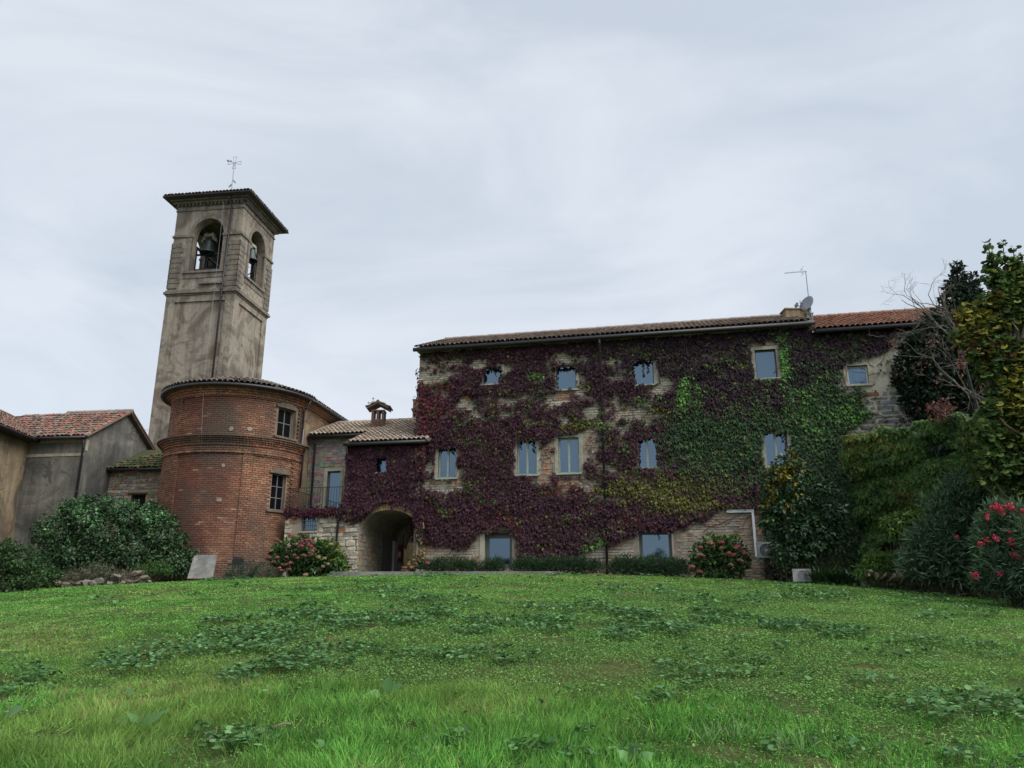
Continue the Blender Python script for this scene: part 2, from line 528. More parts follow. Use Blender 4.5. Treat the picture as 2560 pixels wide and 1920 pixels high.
# ------------------------------------------------------------------ building helpers
def wall_holes(mb, P, s0, s1, z0, z1, holes, depth=0.3, col=(0.5,) * 3, d=0.0, back=None):
    """front skin of a wall with rectangular openings and their reveals"""
    ss = sorted(set([s0, s1] + [h[0] for h in holes] + [h[1] for h in holes]))
    zs = sorted(set([z0, z1] + [h[2] for h in holes] + [h[3] for h in holes]))
    ss = [a for a in ss if s0 <= a <= s1]; zs = [a for a in zs if z0 <= a <= z1]
    for a, b in zip(ss, ss[1:]):
        for c, e in zip(zs, zs[1:]):
            ms, mz = (a + b) / 2, (c + e) / 2
            if any(h[0] < ms < h[1] and h[2] < mz < h[3] for h in holes):
                continue
            mb.poly([P.w(a, d, c), P.w(b, d, c), P.w(b, d, e), P.w(a, d, e)], col)
    for h in holes:
        a, b, c, e = h
        for q in ([(a, d, c), (a, d - depth, c), (a, d - depth, e), (a, d, e)],
                  [(b, d, c), (b, d, e), (b, d - depth, e), (b, d - depth, c)],
                  [(a, d, e), (a, d - depth, e), (b, d - depth, e), (b, d, e)],
                  [(a, d, c), (b, d, c), (b, d - depth, c), (a, d - depth, c)]):
            mb.poly([P.w(*x) for x in q], col)

def arch_wall(mb, P, s0, s1, zs, zc, ztop, depth, d=0.0, n=16, col=(0.5,) * 3, soffit=True, pointed=0.0):
    """fills between an elliptical arch (spring zs, crown zc) and a flat top ztop"""
    c = (s0 + s1) / 2; a = (s1 - s0) / 2; b = zc - zs
    pts = [(c - a * math.cos(math.pi * k / n), zs + b * math.sin(math.pi * k / n)) for k in range(n + 1)]
    for (x0, y0), (x1, y1) in zip(pts, pts[1:]):
        mb.poly([P.w(x0, d, y0), P.w(x1, d, y1), P.w(x1, d, ztop), P.w(x0, d, ztop)], col)
        if soffit:
            mb.poly([P.w(x0, d, y0), P.w(x0, d - depth, y0), P.w(x1, d - depth, y1), P.w(x1, d, y1)], col)
    return pts

def arch_ring(mb, P, s0, s1, zs, zc, w, d0, d1, n=16, col=(0.5,) * 3, jitter=0.0, gap=0.0, a0=0.0, a1=1.0, sink=None):
    """voussoirs round an arch: one hexahedron each"""
    c = (s0 + s1) / 2; a = (s1 - s0) / 2; b = zc - zs
    for k in range(n):
        t0 = math.pi * (a0 + (a1 - a0) * (k + gap) / n); t1 = math.pi * (a0 + (a1 - a0) * (k + 1 - gap) / n)
        q = []
        dd = d1 + random.uniform(-jitter, jitter)
        for dep in (d0, dd):
            q.append([(c - a * math.cos(t0), dep, zs + b * math.sin(t0)), (c - a * math.cos(t1), dep, zs + b * math.sin(t1)),
                      (c - (a + w) * math.cos(t1), dep, zs + (b + w) * math.sin(t1)), (c - (a + w) * math.cos(t0), dep, zs + (b + w) * math.sin(t0))])
        colr = col(k) if callable(col) else col
        pts = [P.w(*x) for x in q[0] + q[1]]
        if sink is not None:
            m = MB(); m.hexa(pts, colr); sink(m)
        else:
            mb.hexa(pts, colr)

def courses(s0, s1, z0, z1, h, l0, l1, skip=None, hj=0.0):
    out = []
    z = z0; row = 0
    while z < z1 - h * 0.4:
        hh = h * (1 + random.uniform(-hj, hj))
        s = s0 - random.uniform(0, l1)
        while s < s1:
            L = random.uniform(l0, l1)
            a, b = max(s, s0), min(s + L, s1)
            if b - a > 0.05 and not (skip and skip(a, b, z, z + hh)):
                out.append((a, b, z, z + hh))
            s += L
        z += hh; row += 1
    return out

def masonry(P, parent, pieces, colf, mat, name, gap=0.012, proud=(0.008, 0.03), jit=0.006, back=0.05, score=None, limit=300, stuff_name=None, roundc=0.0):
    """the pieces that show largest become parts, the rest one stuff mesh"""
    ids = list(range(len(pieces)))
    if score is not None:
        sc = [score(*pieces[i]) for i in ids]
        ids.sort(key=lambda i: -sc[i])
        singles = [i for i in ids[:limit] if sc[i] > 0]
    else:
        singles = ids[:limit]
    sset = set(singles)
    rest = MB()
    for i in ids:
        a, b, c, e = pieces[i]
        d1 = random.uniform(*proud)
        mb = MB() if i in sset else rest
        col = colf((a + b) / 2, (c + e) / 2)
        g = gap
        a, b, c, e = a + g / 2, b - g / 2, c + g / 2, e - g / 2
        if roundc:
            k = min(roundc, (e - c) * 0.4, (b - a) * 0.4)
            j = lambda: random.uniform(-jit, jit)
            ring = [(a + k, c), (b - k, c), (b, c + k), (b, e - k), (b - k, e), (a + k, e), (a, e - k), (a, c + k)]
            ring = [(x + j(), z + j()) for x, z in ring]
            fr = [P.w(x, -back, z) for x, z in ring]
            mid = [P.w(x, d1 * 0.4, z) for x, z in ring]
            cx, cz = (a + b) / 2, (c + e) / 2
            top = [P.w(cx + (x - cx) * 0.86, d1 + j(), cz + (z - cz) * 0.8) for x, z in ring]
            n = 8
            f = [tuple(range(16, 24))]
            for q in range(n):
                q2 = (q + 1) % n
                f.append((q, q2, n + q2, n + q)); f.append((n + q, n + q2, 2 * n + q2, 2 * n + q))
            mb.mesh(fr + mid + top, f, col)
        else:
            mb.box(P, a, b, -back, d1, c, e, col, jit)
        if i in sset:
            mb.build(name, mat, parent)
    if rest.f:
        rest.build(stuff_name or name, mat, parent, kind='stuff')

def window(P, parent, r, frame='greenframe', fw=0.055, cols=2, rows=1, recess=0.12, glass='glass', sill=True, surround=None, smat='sill_stone', sillmat=None, bar=None, label=None, top_frame=None, proud=0.03):
    s0, s1, z0, z1 = r
    m = MB()
    d0, d1 = -recess - 0.05, -recess
    tf = top_frame or fw
    m.box(P, s0, s0 + fw, d0, d1, z0, z1); m.box(P, s1 - fw, s1, d0, d1, z0, z1)
    m.box(P, s0 + fw, s1 - fw, d0, d1 + 0.004, z1 - tf, z1); m.box(P, s0 + fw, s1 - fw, d0, d1 + 0.004, z0, z0 + fw * 1.1)
    bw = bar or fw * 1.5
    w = (s1 - s0 - 2 * fw) / cols
    for k in range(1, cols):
        x = s0 + fw + k * w
        m.box(P, x - bw / 2, x + bw / 2, d0 + 0.006, d1 + 0.01, z0 + fw, z1 - tf)
    h = (z1 - z0 - fw - tf) / rows
    for k in range(1, rows):
        z = z0 + fw + k * h
        m.box(P, s0 + fw, s1 - fw, d0 + 0.01, d1 - 0.006, z - 0.016, z + 0.016)
    win = m.build('window', M[frame], parent, label)
    for i in range(cols):
        for j in range(rows):
            g = MB()
            a = s0 + fw + i * w; c = z0 + fw + j * h
            t1, t2 = random.uniform(-.003, .003), random.uniform(-.003, .003)
            g.poly([P.w(a, d1 - 0.03 + t1, c), P.w(a + w, d1 - 0.03, c), P.w(a + w, d1 - 0.03 + t2, c + h), P.w(a, d1 - 0.03, c + h)])
            g.build('pane', M[glass], win)
    if surround:
        l, rr, t = surround[:3]
        k = MB()
        if l: k.box(P, s0 - l, s0, -recess, proud, z0, z1, j=0)
        if rr: k.box(P, s1, s1 + rr, -recess, proud, z0, z1)
        if t: k.box(P, s0 - l, s1 + rr, -recess, proud + 0.004, z1, z1 + t)
        k.build('surround', M[smat], win)
    if sill:
        k = MB(); k.box(P, s0 - 0.10, s1 + 0.10, -recess, proud + 0.07, z0 - 0.06, z0)
        k.build('sill', M[sillmat or smat], win)
    return win

# one set of half-round tiles per roof, in a few clay colours
def tile_set(name, cols, pitch, length):
    out = []
    for c in cols:
        m = MB()
        R0, R1 = pitch * 0.56, pitch * 0.44
        n = 6
        def ring(R, y, z0, t):
            return [(-(R - t) * math.cos(math.pi * (0.04 + 0.92 * k / n)), y, z0 + (R - t) * 0.85 * math.sin(math.pi * (0.04 + 0.92 * k / n))) for k in range(n + 1)]
        A, B, Ai, Bi = ring(R0, -0.02, 0.03, 0), ring(R1, length, 0.0, 0), ring(R0, -0.02, 0.03, 0.016), ring(R1, length, 0.0, 0.016)
        v = A + B + Ai + Bi; N = n + 1
        f = []
        for k in range(n):
            f.append((k + 1, k, N + k, N + k + 1))
            f.append((k, k + 1, 2 * N + k + 1, 2 * N + k))
            f.append((2 * N + k, 2 * N + k + 1, 3 * N + k + 1, 3 * N + k))
        m.mesh(v, f, c)
        out.append(m.data(name, M['tile'], smooth=True))
    return out

def tiled_roof(parent, O, r, slope, L, D, tiles, pitch, exposure, keep=None, sheet=True, sheetcol=(0.09, 0.07, 0.06), limit=300, extra=None, jit=0.012, sheet_poly=None, s_from=0.0):
    """O: 3D eave corner on the left, r: 2D direction to the right, rises away from the viewer"""
    O = V(*O); r2 = V(*r) / np.linalg.norm(r)
    back = V(-r2[1], r2[0])
    X = V(r2[0], r2[1], 0)
    th = math.atan(slope)
    Y = V(back[0] * math.cos(th), back[1] * math.cos(th), math.sin(th))
    Z = np.cross(X, Y)
    rot = Matrix(((X[0], Y[0], Z[0]), (X[1], Y[1], Z[1]), (X[2], Y[2], Z[2]))).to_euler()
    if sheet:
        m = MB()
        poly = sheet_poly or [(s_from, 0), (L, 0), (L, D), (s_from, D)]
        up = [O + X * a + Y * b + Z * 0.012 for a, b in poly]
        dn = [O + X * a + Y * b - Z * 0.07 for a, b in poly]
        n = len(up)
        m.mesh(up + dn, [tuple(range(n)), tuple(range(n, 2 * n))[::-1]] + [(k, n + k, n + (k + 1) % n, (k + 1) % n) for k in range(n)], sheetcol)
        m.build('roof_deck', M['tile'], parent)
    items = []
    nc = int((L - s_from) / pitch); nr = int(D / exposure)
    for j in range(nr):
        for i in range(nc):
            s, d = s_from + (i + 0.5) * pitch, j * exposure
            if keep and not keep(s, d + exposure * 0.5):
                continue
            items.append((j, s + random.uniform(-jit, jit), d + random.uniform(-jit, jit) * 1.5))
    pc = parent_loc = loc_of(parent)
    chunk_v, chunk_f, chunk_c = [], [], []
    rest = MB()
    local = [(np.array([q.co[:] for q in t.vertices]), [tuple(p.vertices) for p in t.polygons], tuple(t.attributes['Col'].data[0].color)[:3]) for t in tiles]
    for k, (j, s, d) in enumerate(items):
        ti = random.randrange(len(tiles))
        pos = O + X * s + Y * d + Z * 0.02
        if k < limit:
            o = bpy.data.objects.new('roof_tile', tiles[ti])
            link(o); o.parent = parent
            o.location = Vector(pos.tolist()) - pc
            e = rot.copy(); e.z += random.uniform(-0.03, 0.03)
            o.rotation_euler = e
        else:
            v, f, c = local[ti]
            a = random.uniform(-0.03, 0.03)
            w = pos + np.outer(v[:, 0], X) + np.outer(v[:, 1], Y + X * a) + np.outer(v[:, 2], Z)
            rest.mesh(w, f, c)
    if rest.f:
        rest.build('roof_tiles', M['tile'], parent, kind='stuff', smooth=True)
    return O, X, Y, Z

def ridge_caps(parent, A, B, r=0.12, cols=((0.2, 0.15, 0.12),), step=0.38, name='ridge_tile'):
    A, B = V(*A), V(*B); n = max(1, int(np.linalg.norm(B - A) / step))
    for k in range(n):
        m = MB()
        p, q = A + (B - A) * (k / n), A + (B - A) * ((k + 1.08) / n)
        m.tube([p, q], [r, r * 0.86], 8, random.choice(cols))
        m.build(name, M['tile'], parent, smooth=False)

def gutter(parent, A, B, r=0.07, name='gutter'):
    m = MB(); m.tube([A, B], r, 8)
    return m.build(name, M['gutter'], parent, smooth=True)

def drainpipe(parent, pts, r=0.045, mat='gutter', name='drainpipe'):
    m = MB(); m.tube(pts, r, 8)
    for k in range(1, len(pts) - 1):
        m.tube([V(*pts[k]) + V(0, 0, 0.04), V(*pts[k]) - V(0, 0, 0.04)], r * 1.25, 8)
    a, b = V(*pts[0]), V(*pts[-1])
    n = int(abs(a[2] - b[2]) / 1.6)
    for k in range(1, n):
        # brackets along the longest run
        i = max(range(len(pts) - 1), key=lambda q: abs(pts[q][2] - pts[q + 1][2]))
        p, q = V(*pts[i]), V(*pts[i + 1])
        c = p + (q - p) * k / n
        m.tube([c + V(0, 0, 0.02), c - V(0, 0, 0.02)], r * 1.35, 8)
    return m.build(name, M[mat], parent, smooth=True)

# ------------------------------------------------------------------ ground
def build_ground():
    xs = np.concatenate([[-400, -200, -110, -70, -50], np.linspace(-40, 40, 161), [50, 70, 110, 200, 400]])
    ys = np.concatenate([[-400, -150, -70, -40, -25], np.linspace(-20, 36, 141), [42, 60, 100, 200, 400]])
    X, Y = np.meshgrid(xs, ys)
    Z = gz(X, Y) - 0.012
    nx, ny = len(xs), len(ys)
    v = np.stack([X.ravel(), Y.ravel(), Z.ravel()], -1)
    f = [(j * nx + i, j * nx + i + 1, (j + 1) * nx + i + 1, (j + 1) * nx + i) for j in range(ny - 1) for i in range(nx - 1)]
    me = bpy.data.meshes.new('ground'); me.from_pydata(v.tolist(), [], f)
    m, nt, b = new_mat('lawn_soil')
    vec = coords(nt)
    a = noise(nt, 0.55, 6, 0.6, vec); c = ramp(nt, a.outputs[0], [(0.35, (0.035, 0.06, 0.016)), (0.5, (0.05, 0.075, 0.022)), (0.66, (0.085, 0.085, 0.035))])
    n2 = noise(nt, 22, 5, 0.7, vec); r2 = ramp(nt, n2.outputs[0], [(0.3, (0.45,) * 3), (0.7, (1.5,) * 3)])
    col = mixc(nt, c.outputs[0], r2.outputs[0], 1.0, 'MULTIPLY')
    n3 = noise(nt, 1.7, 6, 0.7, vec); r3 = ramp(nt, n3.outputs[0], [(0.64, (0, 0, 0)), (0.72, (1, 1, 1))])
    col = mixc(nt, col, (0.09, 0.06, 0.04), r3.outputs[0])
    nt.links.new(col, b.inputs['Base Color']); b.inputs['Roughness'].default_value = 1.0
    b.inputs['Specular IOR Level'].default_value = 0.1
    bump(nt, b, n2.outputs[0], 0.03, 0.8)
    me.materials.append(m)
    me.polygons.foreach_set("use_smooth", [True] * len(me.polygons))
    o = put('ground', me); o['kind'] = 'structure'
build_ground()

# ------------------------------------------------------------------ wall frames
PF = Plane((-3.91, 31.2), (0.979, -0.2045))            # creeper-clad house front
S_END = PF.hit(2035, 900)[0]
SW_R = V(9.3 - 3.75, -(32.0 - 30.9)); SW_R = SW_R / np.linalg.norm(SW_R)
PW = Plane((-9.3, 32.0), tuple(SW_R))                  # gateway wing front, forward of the house
SW = float(np.linalg.norm(V(5.55, 1.1)))               # its length
PD = Plane(tuple(PW.o - PW.n * 2.3), tuple(SW_R))      # recessed wall behind the little terrace

# ------------------------------------------------------------------ creeper cover, described on the photograph
BARE = [(1110, 905, 130, 16, .45), (1090, 935, 60, 26, .55), (1165, 1005, 42, 16, .55), (1190, 1045, 40, 12, .35), (1265, 905, 90, 14, .3), (1310, 925, 40, 22, .35), (1440, 895, 70, 14, .3),
        (1460, 950, 26, 50, .35), (1405, 990, 40, 16, .6), (1270, 992, 40, 12, .4), (1340, 965, 40, 25, .25), (1425, 1040, 50, 22, .35), (1490, 1030, 20, 60, .35), (1240, 1070, 60, 18, .2),
        (1372, 1150, 28, 52, .9), (1460, 1130, 40, 62, .7), (1420, 1205, 90, 24, .65), (1395, 1240, 50, 16, .4), (1075, 1165, 15, 36, .9), (1085, 1210, 30, 16, .5), (1125, 1218, 60, 20, .55), (1150, 1180, 14, 22, .5), (1115, 1095, 30, 10, .2),
        (1540, 930, 30, 40, .35), (1560, 1010, 60, 30, .4), (1520, 1075, 40, 40, .45), (1610, 1035, 60, 14, .55), (1640, 985, 24, 30, .35), (1665, 945, 22, 50, .55), (1530, 1165, 40, 20, .45), (1600, 1190, 50, 10, .25),
        (1710, 960, 50, 14, .55), (1740, 1005, 40, 16, .45), (1760, 890, 70, 12, .5), (1860, 1060, 34, 12, .6), (1715, 1140, 26, 18, .75), (1680, 1115, 16, 24, .4), (1660, 1215, 60, 8, .3), (1255, 1322, 50, 14, .5), (1560, 1060, 30, 20, .3),
        (1885, 868, 30, 12, .6), (1300, 1290, 40, 8, .25), (1210, 1300, 30, 7, .3), (1520, 1240, 60, 10, .3), (1040, 1225, 12, 24, .5), (1260, 1040, 40, 16, .25)]
LOWER = [(860, 1290), (890, 1298), (915, 1278), (960, 1258), (1030, 1258), (1042, 1345), (1130, 1350), (1165, 1365), (1205, 1330), (1285, 1330), (1295, 1398), (1420, 1398), (1450, 1370), (1530, 1352), (1600, 1330),
         (1680, 1322), (1760, 1290), (1800, 1276), (1850, 1268), (1905, 1268), (1915, 1500), (2600, 1500)]
BARE_POLY = [(2300, 825), (2235, 852), (2185, 893), (2112, 908), (2100, 968), (2165, 976), (2140, 1012), (2190, 1032), (2148, 1052), (2112, 1100), (2100, 1160), (2450, 1160), (2450, 825)]

def in_poly(u, v, poly):
    u = np.asarray(u, float); v = np.asarray(v, float)
    c = np.zeros(u.shape, bool)
    for (x0, y0), (x1, y1) in zip(poly, poly[1:] + poly[:1]):
        if y0 == y1: continue
        c ^= ((y0 > v) != (y1 > v)) & (u < (x1 - x0) * (v - y0) / (y1 - y0) + x0)
    return c

def cover(u, v):
    u = np.asarray(u, float); v = np.asarray(v, float)
    F = np.full(u.shape, 0.99)
    F -= 0.12 * ((v < 1090) & (u > 1050) & (u < 1700))
    for cx, cy, rx, ry, a in BARE:
        F -= a * np.exp(-(((u - cx) / rx) ** 2 + ((v - cy) / ry) ** 2))
    F += 0.35 * np.exp(-(((u - 1850) / 190) ** 2 + ((v - 1000) / 150) ** 2))
    F += 0.25 * np.exp(-(((u - 1180) / 130) ** 2 + ((v - 1110) / 40) ** 2)) + 0.25 * np.exp(-(((u - 1250) / 200) ** 2 + ((v - 1265) / 40) ** 2))
    F += 0.3 * (u > 1980) + 0.1 * (u < 1040)
    lb = np.interp(u, [p[0] for p in LOWER], [p[1] for p in LOWER])
    lb = lb + (fbm(u / 22, u * 0 + 3, 9, 2) - 0.5) * 30
    F -= 1.6 * np.clip((v - lb) / 22, 0, 1)
    Fn = F + (fbm(u / 30, v / 15, 21, 5) - 0.5) * 1.5
    c = np.clip((Fn - 0.34) / 0.42, 0, 1)
    wob_u = u + (fbm(u / 25, v / 25, 31, 3) - 0.5) * 40; wob_v = v + (fbm(u / 25, v / 25, 37, 3) - 0.5) * 40
    c = np.where(in_poly(wob_u, wob_v, BARE_POLY), 0.03, c)
    return c

# windows of the house front, by their photograph rectangles
WIN = {
    'top1': (1206, 917, 1254, 960), 'top2': (1390, 912, 1440, 974), 'top3': (1577, 897, 1634, 962), 'top4': (1889, 874, 1942, 946),
    'mid1': (1096, 1116, 1140, 1195), 'mid2': (1293, 1098, 1342, 1187), 'mid3': (1396, 1094, 1448, 1183), 'mid4': (1591, 1092, 1646, 1170), 'mid5': (1912, 1078, 1970, 1166),
    'low1': (1212, 1334, 1280, 1420), 'low2': (1598, 1322, 1680, 1402), 'ann1': (2119, 914, 2171, 962), 'ann2': (2229, 911, 2279, 959)}
WR = {k: PF.rect(*q) for k, q in WIN.items()}
def near_win(a, b, c, e, pad=0.13):
    for k, (x0, x1, y0, y1) in WR.items():
        if b > x0 - pad and a < x1 + pad and e > y0 - 0.08 and c < y1 + pad:
            return True
    return False
# ------------------------------------------------------------------ creeper-clad main house
ZG = PF.hit(1500, 850)[1]           # gutter height
def build_main_house():
    H = thing('stone_house', 'long three-storey stone house whose front is draped in purple and green creeper', 'house', (4, 31, 2.6))
    mb = MB()
    holes = [WR[k] for k in WR if not k.startswith('ann')]
    wall_holes(mb, PF, 0, S_END, 1.2, ZG + 0.1, holes, 0.26)
    e = 8.2
    mb.poly([PF.w(0, -e, 1.2), PF.w(0, 0, 1.2), PF.w(0, 0, ZG + 0.1), PF.w(0, -e / 2, ZG + 0.1 + 1.67), PF.w(0, -e, ZG + 0.1)])
    mb.poly([PF.w(S_END, 0, 1.2), PF.w(S_END, -e, 1.2), PF.w(S_END, -e, ZG + 0.1), PF.w(S_END, -e / 2, ZG + 1.77), PF.w(S_END, 0, ZG + 0.1)])
    mb.poly([PF.w(S_END, -e, 1.2), PF.w(0, -e, 1.2), PF.w(0, -e, ZG + 0.1), PF.w(S_END, -e, ZG + 0.1)])
    mb.build('wall', M['mortar'], H)
    # stonework
    pcs = courses(0.0, S_END, 2.3, ZG - 0.28, 0.105, 0.16, 0.46, lambda a, b, c, e_: near_win(a, b, c, e_), 0.22)
    brick_u = [(1345, 1480, 1092, 1225), (1380, 1440, 976, 1000), (1596, 1640, 964, 980), (1370, 1500, 1225, 1262), (1140, 1165, 1150, 1215), (1180, 1206, 1385, 1440), (1150, 1200, 985, 1000)]
    def colf(s, z):
        u, v = project(PF.w(s, 0, z)); u, v = float(u[0]), float(v[0])
        k = random.uniform(0.75, 1.25)
        if any(a < u < b and c < v < d for a, b, c, d in brick_u) or random.random() < (0.07 if v < 1260 else 0.22):
            c = random.choice([(0.34, 0.165, 0.095), (0.28, 0.13, 0.08), (0.38, 0.22, 0.14), (0.30, 0.20, 0.14)])
        elif v > 1290:
            c = random.choice([(0.26, 0.215, 0.16), (0.19, 0.16, 0.125), (0.32, 0.27, 0.20), (0.22, 0.17, 0.13)])
        else:
            c = random.choice([(0.40, 0.37, 0.30), (0.34, 0.31, 0.25), (0.28, 0.26, 0.22), (0.45, 0.42, 0.34), (0.33, 0.27, 0.2)])
        return tuple(x * k for x in c)
    def score(a, b, c, e_):
        u, v = project(PF.w((a + b) / 2, 0, (c + e_) / 2))
        return (b - a) * (e_ - c) * (1.0 - float(cover(u, v)[0]) - 0.4) * (0 if v[0] > 1395 else 1)
    masonry(PF, H, pcs, colf, M['house_stone'], 'stone', gap=0.016, proud=(0.004, 0.032), jit=0.008, score=score, stuff_name='stonework', roundc=0.018)
    # string moulding below the eaves and timber soffit
    k = MB(); k.box(PF, 0, S_END, -0.1, 0.06, ZG - 0.27, ZG - 0.20); k.box(PF, 0, S_END, -0.1, 0.12, ZG - 0.10, ZG - 0.02)
    k.build('cornice', M['mortar'], H)
    k = MB(); k.box(PF, -0.1, S_END + 0.05, -0.2, 0.34, ZG - 0.02, ZG + 0.03); k.build('soffit', M['timber'], H)
    # windows
    st = dict(surround=(0.15, 0.15, 0.14))
    window(PF, H, WR['top1'], 'darkframe', 0.04, 1, surround=(0.16, 0.12, 0.12), label='small top-floor window half closed over by creeper')
    window(PF, H, WR['top2'], 'darkframe', 0.04, 1, surround=(0.12, 0.12, 0.1))
    window(PF, H, WR['top3'], 'darkframe', 0.04, 1, surround=(0.14, 0.18, 0.12))
    window(PF, H, WR['top4'], 'darkframe', 0.045, 1, **st, label='largest top-floor window in a pale surround under a flat brick arch')
    for q in ('mid1', 'mid2', 'mid3', 'mid4', 'mid5'):
        window(PF, H, WR[q], 'greenframe', 0.055, 2, sillmat='greenframe', **st)
    window(PF, H, WR['low1'], 'darkframe', 0.13, 1, recess=0.2, surround=(0.2, 0, 0), sill=False, top_frame=0.17, smat='pale_render', label='ground-floor window with one pale plastered jamb')
    window(PF, H, WR['low2'], 'darkframe', 0.12, 1, recess=0.2, surround=(0, 0.07, 0), sill=False, top_frame=0.20, smat='pale_render')
    for q in ('low1', 'low2'):
        a, b, c, d = WR[q]
        k = MB(); k.box(PF, a - 0.15, b + 0.12, -0.2, 0.012, d, d + 0.14); k.build('lintel', M['timber'], H)
    # flat arch of bricks on edge over the big top window
    a, b, c, d = WR['top4']
    n = 13
    for i in range(n):
        k = MB(); x0 = a - 0.12 + (b - a + 0.24) * i / n; w = (b - a + 0.24) / n
        t = (i - n / 2 + 0.5) * 0.012
        q = [(x0 + 0.01, 0.0), (x0 + w - 0.012, 0.0), (x0 + w - 0.012 + t, 0.24), (x0 + 0.01 + t, 0.24)]
        z = d + 0.16
        k.hexa([PF.w(x, -0.03, z + y) for x, y in q] + [PF.w(x, 0.045, z + y) for x, y in q], random.choice([(0.33, 0.24, 0.17), (0.25, 0.17, 0.12), (0.38, 0.3, 0.22)]))
        k.build('brick', M['brick'], H)
    # relieving brick panels of thin bricks below the sills are part of the stonework above
    # roof
    tiles = tile_set('roof_tile', [(0.20, 0.155, 0.13), (0.25, 0.20, 0.165), (0.155, 0.125, 0.11), (0.22, 0.15, 0.115), (0.28, 0.235, 0.2)], 0.195, 0.42)
    O = PF.w(-0.12, 0.36, ZG + 0.06)
    O_, X, Y, Z = tiled_roof(H, O, PF.r, 0.41, S_END + 0.2, 4.75, tiles, 0.195, 0.34)
    mbk = MB(); p = lambda s, d, z: PF.w(s, d, z)
    mbk.hexa([p(-0.12, -4.1, ZG + 1.8), p(S_END, -4.1, ZG + 1.8), p(S_END, -8.5, ZG), p(-0.12, -8.5, ZG), p(-0.12, -4.1, ZG + 1.9), p(S_END, -4.1, ZG + 1.9), p(S_END, -8.5, ZG + 0.1), p(-0.12, -8.5, ZG + 0.1)], (0.15, 0.11, 0.09))
    mbk.build('rear_roof', M['tile'], H)
    A = O_ + Y * 4.72 + Z * 0.05; B = A + X * (S_END + 0.1)
    ridge_caps(H, A, B, 0.13, ((0.2, 0.16, 0.14), (0.25, 0.2, 0.17)), 0.42)
    gutter(H, PF.w(-0.16, 0.40, ZG - 0.02), PF.w(S_END + 0.1, 0.40, ZG - 0.02), 0.085)
    s = PF.hit(1510, 1150)[0]
    drainpipe(H, [PF.w(s, 0.40, ZG - 0.08), PF.w(s, 0.36, ZG - 0.25), PF.w(s, 0.13, ZG - 0.55), PF.w(s, 0.13, float(gz(*PF.w(s, 0.2, 0)[:2])) - 0.05)], 0.05)
    # squat rendered chimney stack and concrete pillar near the right end
    c = at(1996, 806, 29.9)
    k = MB(); k.abox((c[0], c[1] + 0.2, c[2] + 0.05), 1.0, 0.55, 1.0, (0.4, 0.3, 0.2)); k.abox((c[0], c[1] + 0.2, c[2] + 0.575), 1.1, 0.65, 0.05, (0.2, 0.17, 0.15))
    k.build('chimney_stack', M['ochre_render'], H, label='low ochre rendered chimney stack by the satellite dish')
    return H
HOUSE = build_main_house()

# chimney behind the left corner
def build_back_chimney():
    c = at(1049, 1055, 37.0)
    t = thing('brick_chimney', 'brick chimney with flared crown peeping out behind the left corner of the creeper house', 'chimney', (c[0], c[1], c[2] - 1.5))
    m = MB()
    for k in range(22):
        for i in range(3):
            m.abox((c[0] - 0.22 + i * 0.22, c[1], c[2] - 1.2 + k * 0.075), 0.205, 0.6, 0.063, random.choice([(0.3, 0.19, 0.13), (0.24, 0.14, 0.09), (0.34, 0.24, 0.17)]))
    m.abox((c[0], c[1], c[2] - 0.4), 0.60, 0.56, 1.75, (0.2, 0.16, 0.13))
    m.build('stack', M['brick'], t)
    m = MB(); z = c[2] + 0.48
    for w, h in ((0.72, 0.07), (0.78, 0.06), (0.64, 0.42), (0.70, 0.06)):
        m.abox((c[0], c[1], z + h / 2), w, w * 0.9, h, (0.33, 0.19, 0.13)); z += h
    m.build('crown', M['brick'], t)
build_back_chimney()

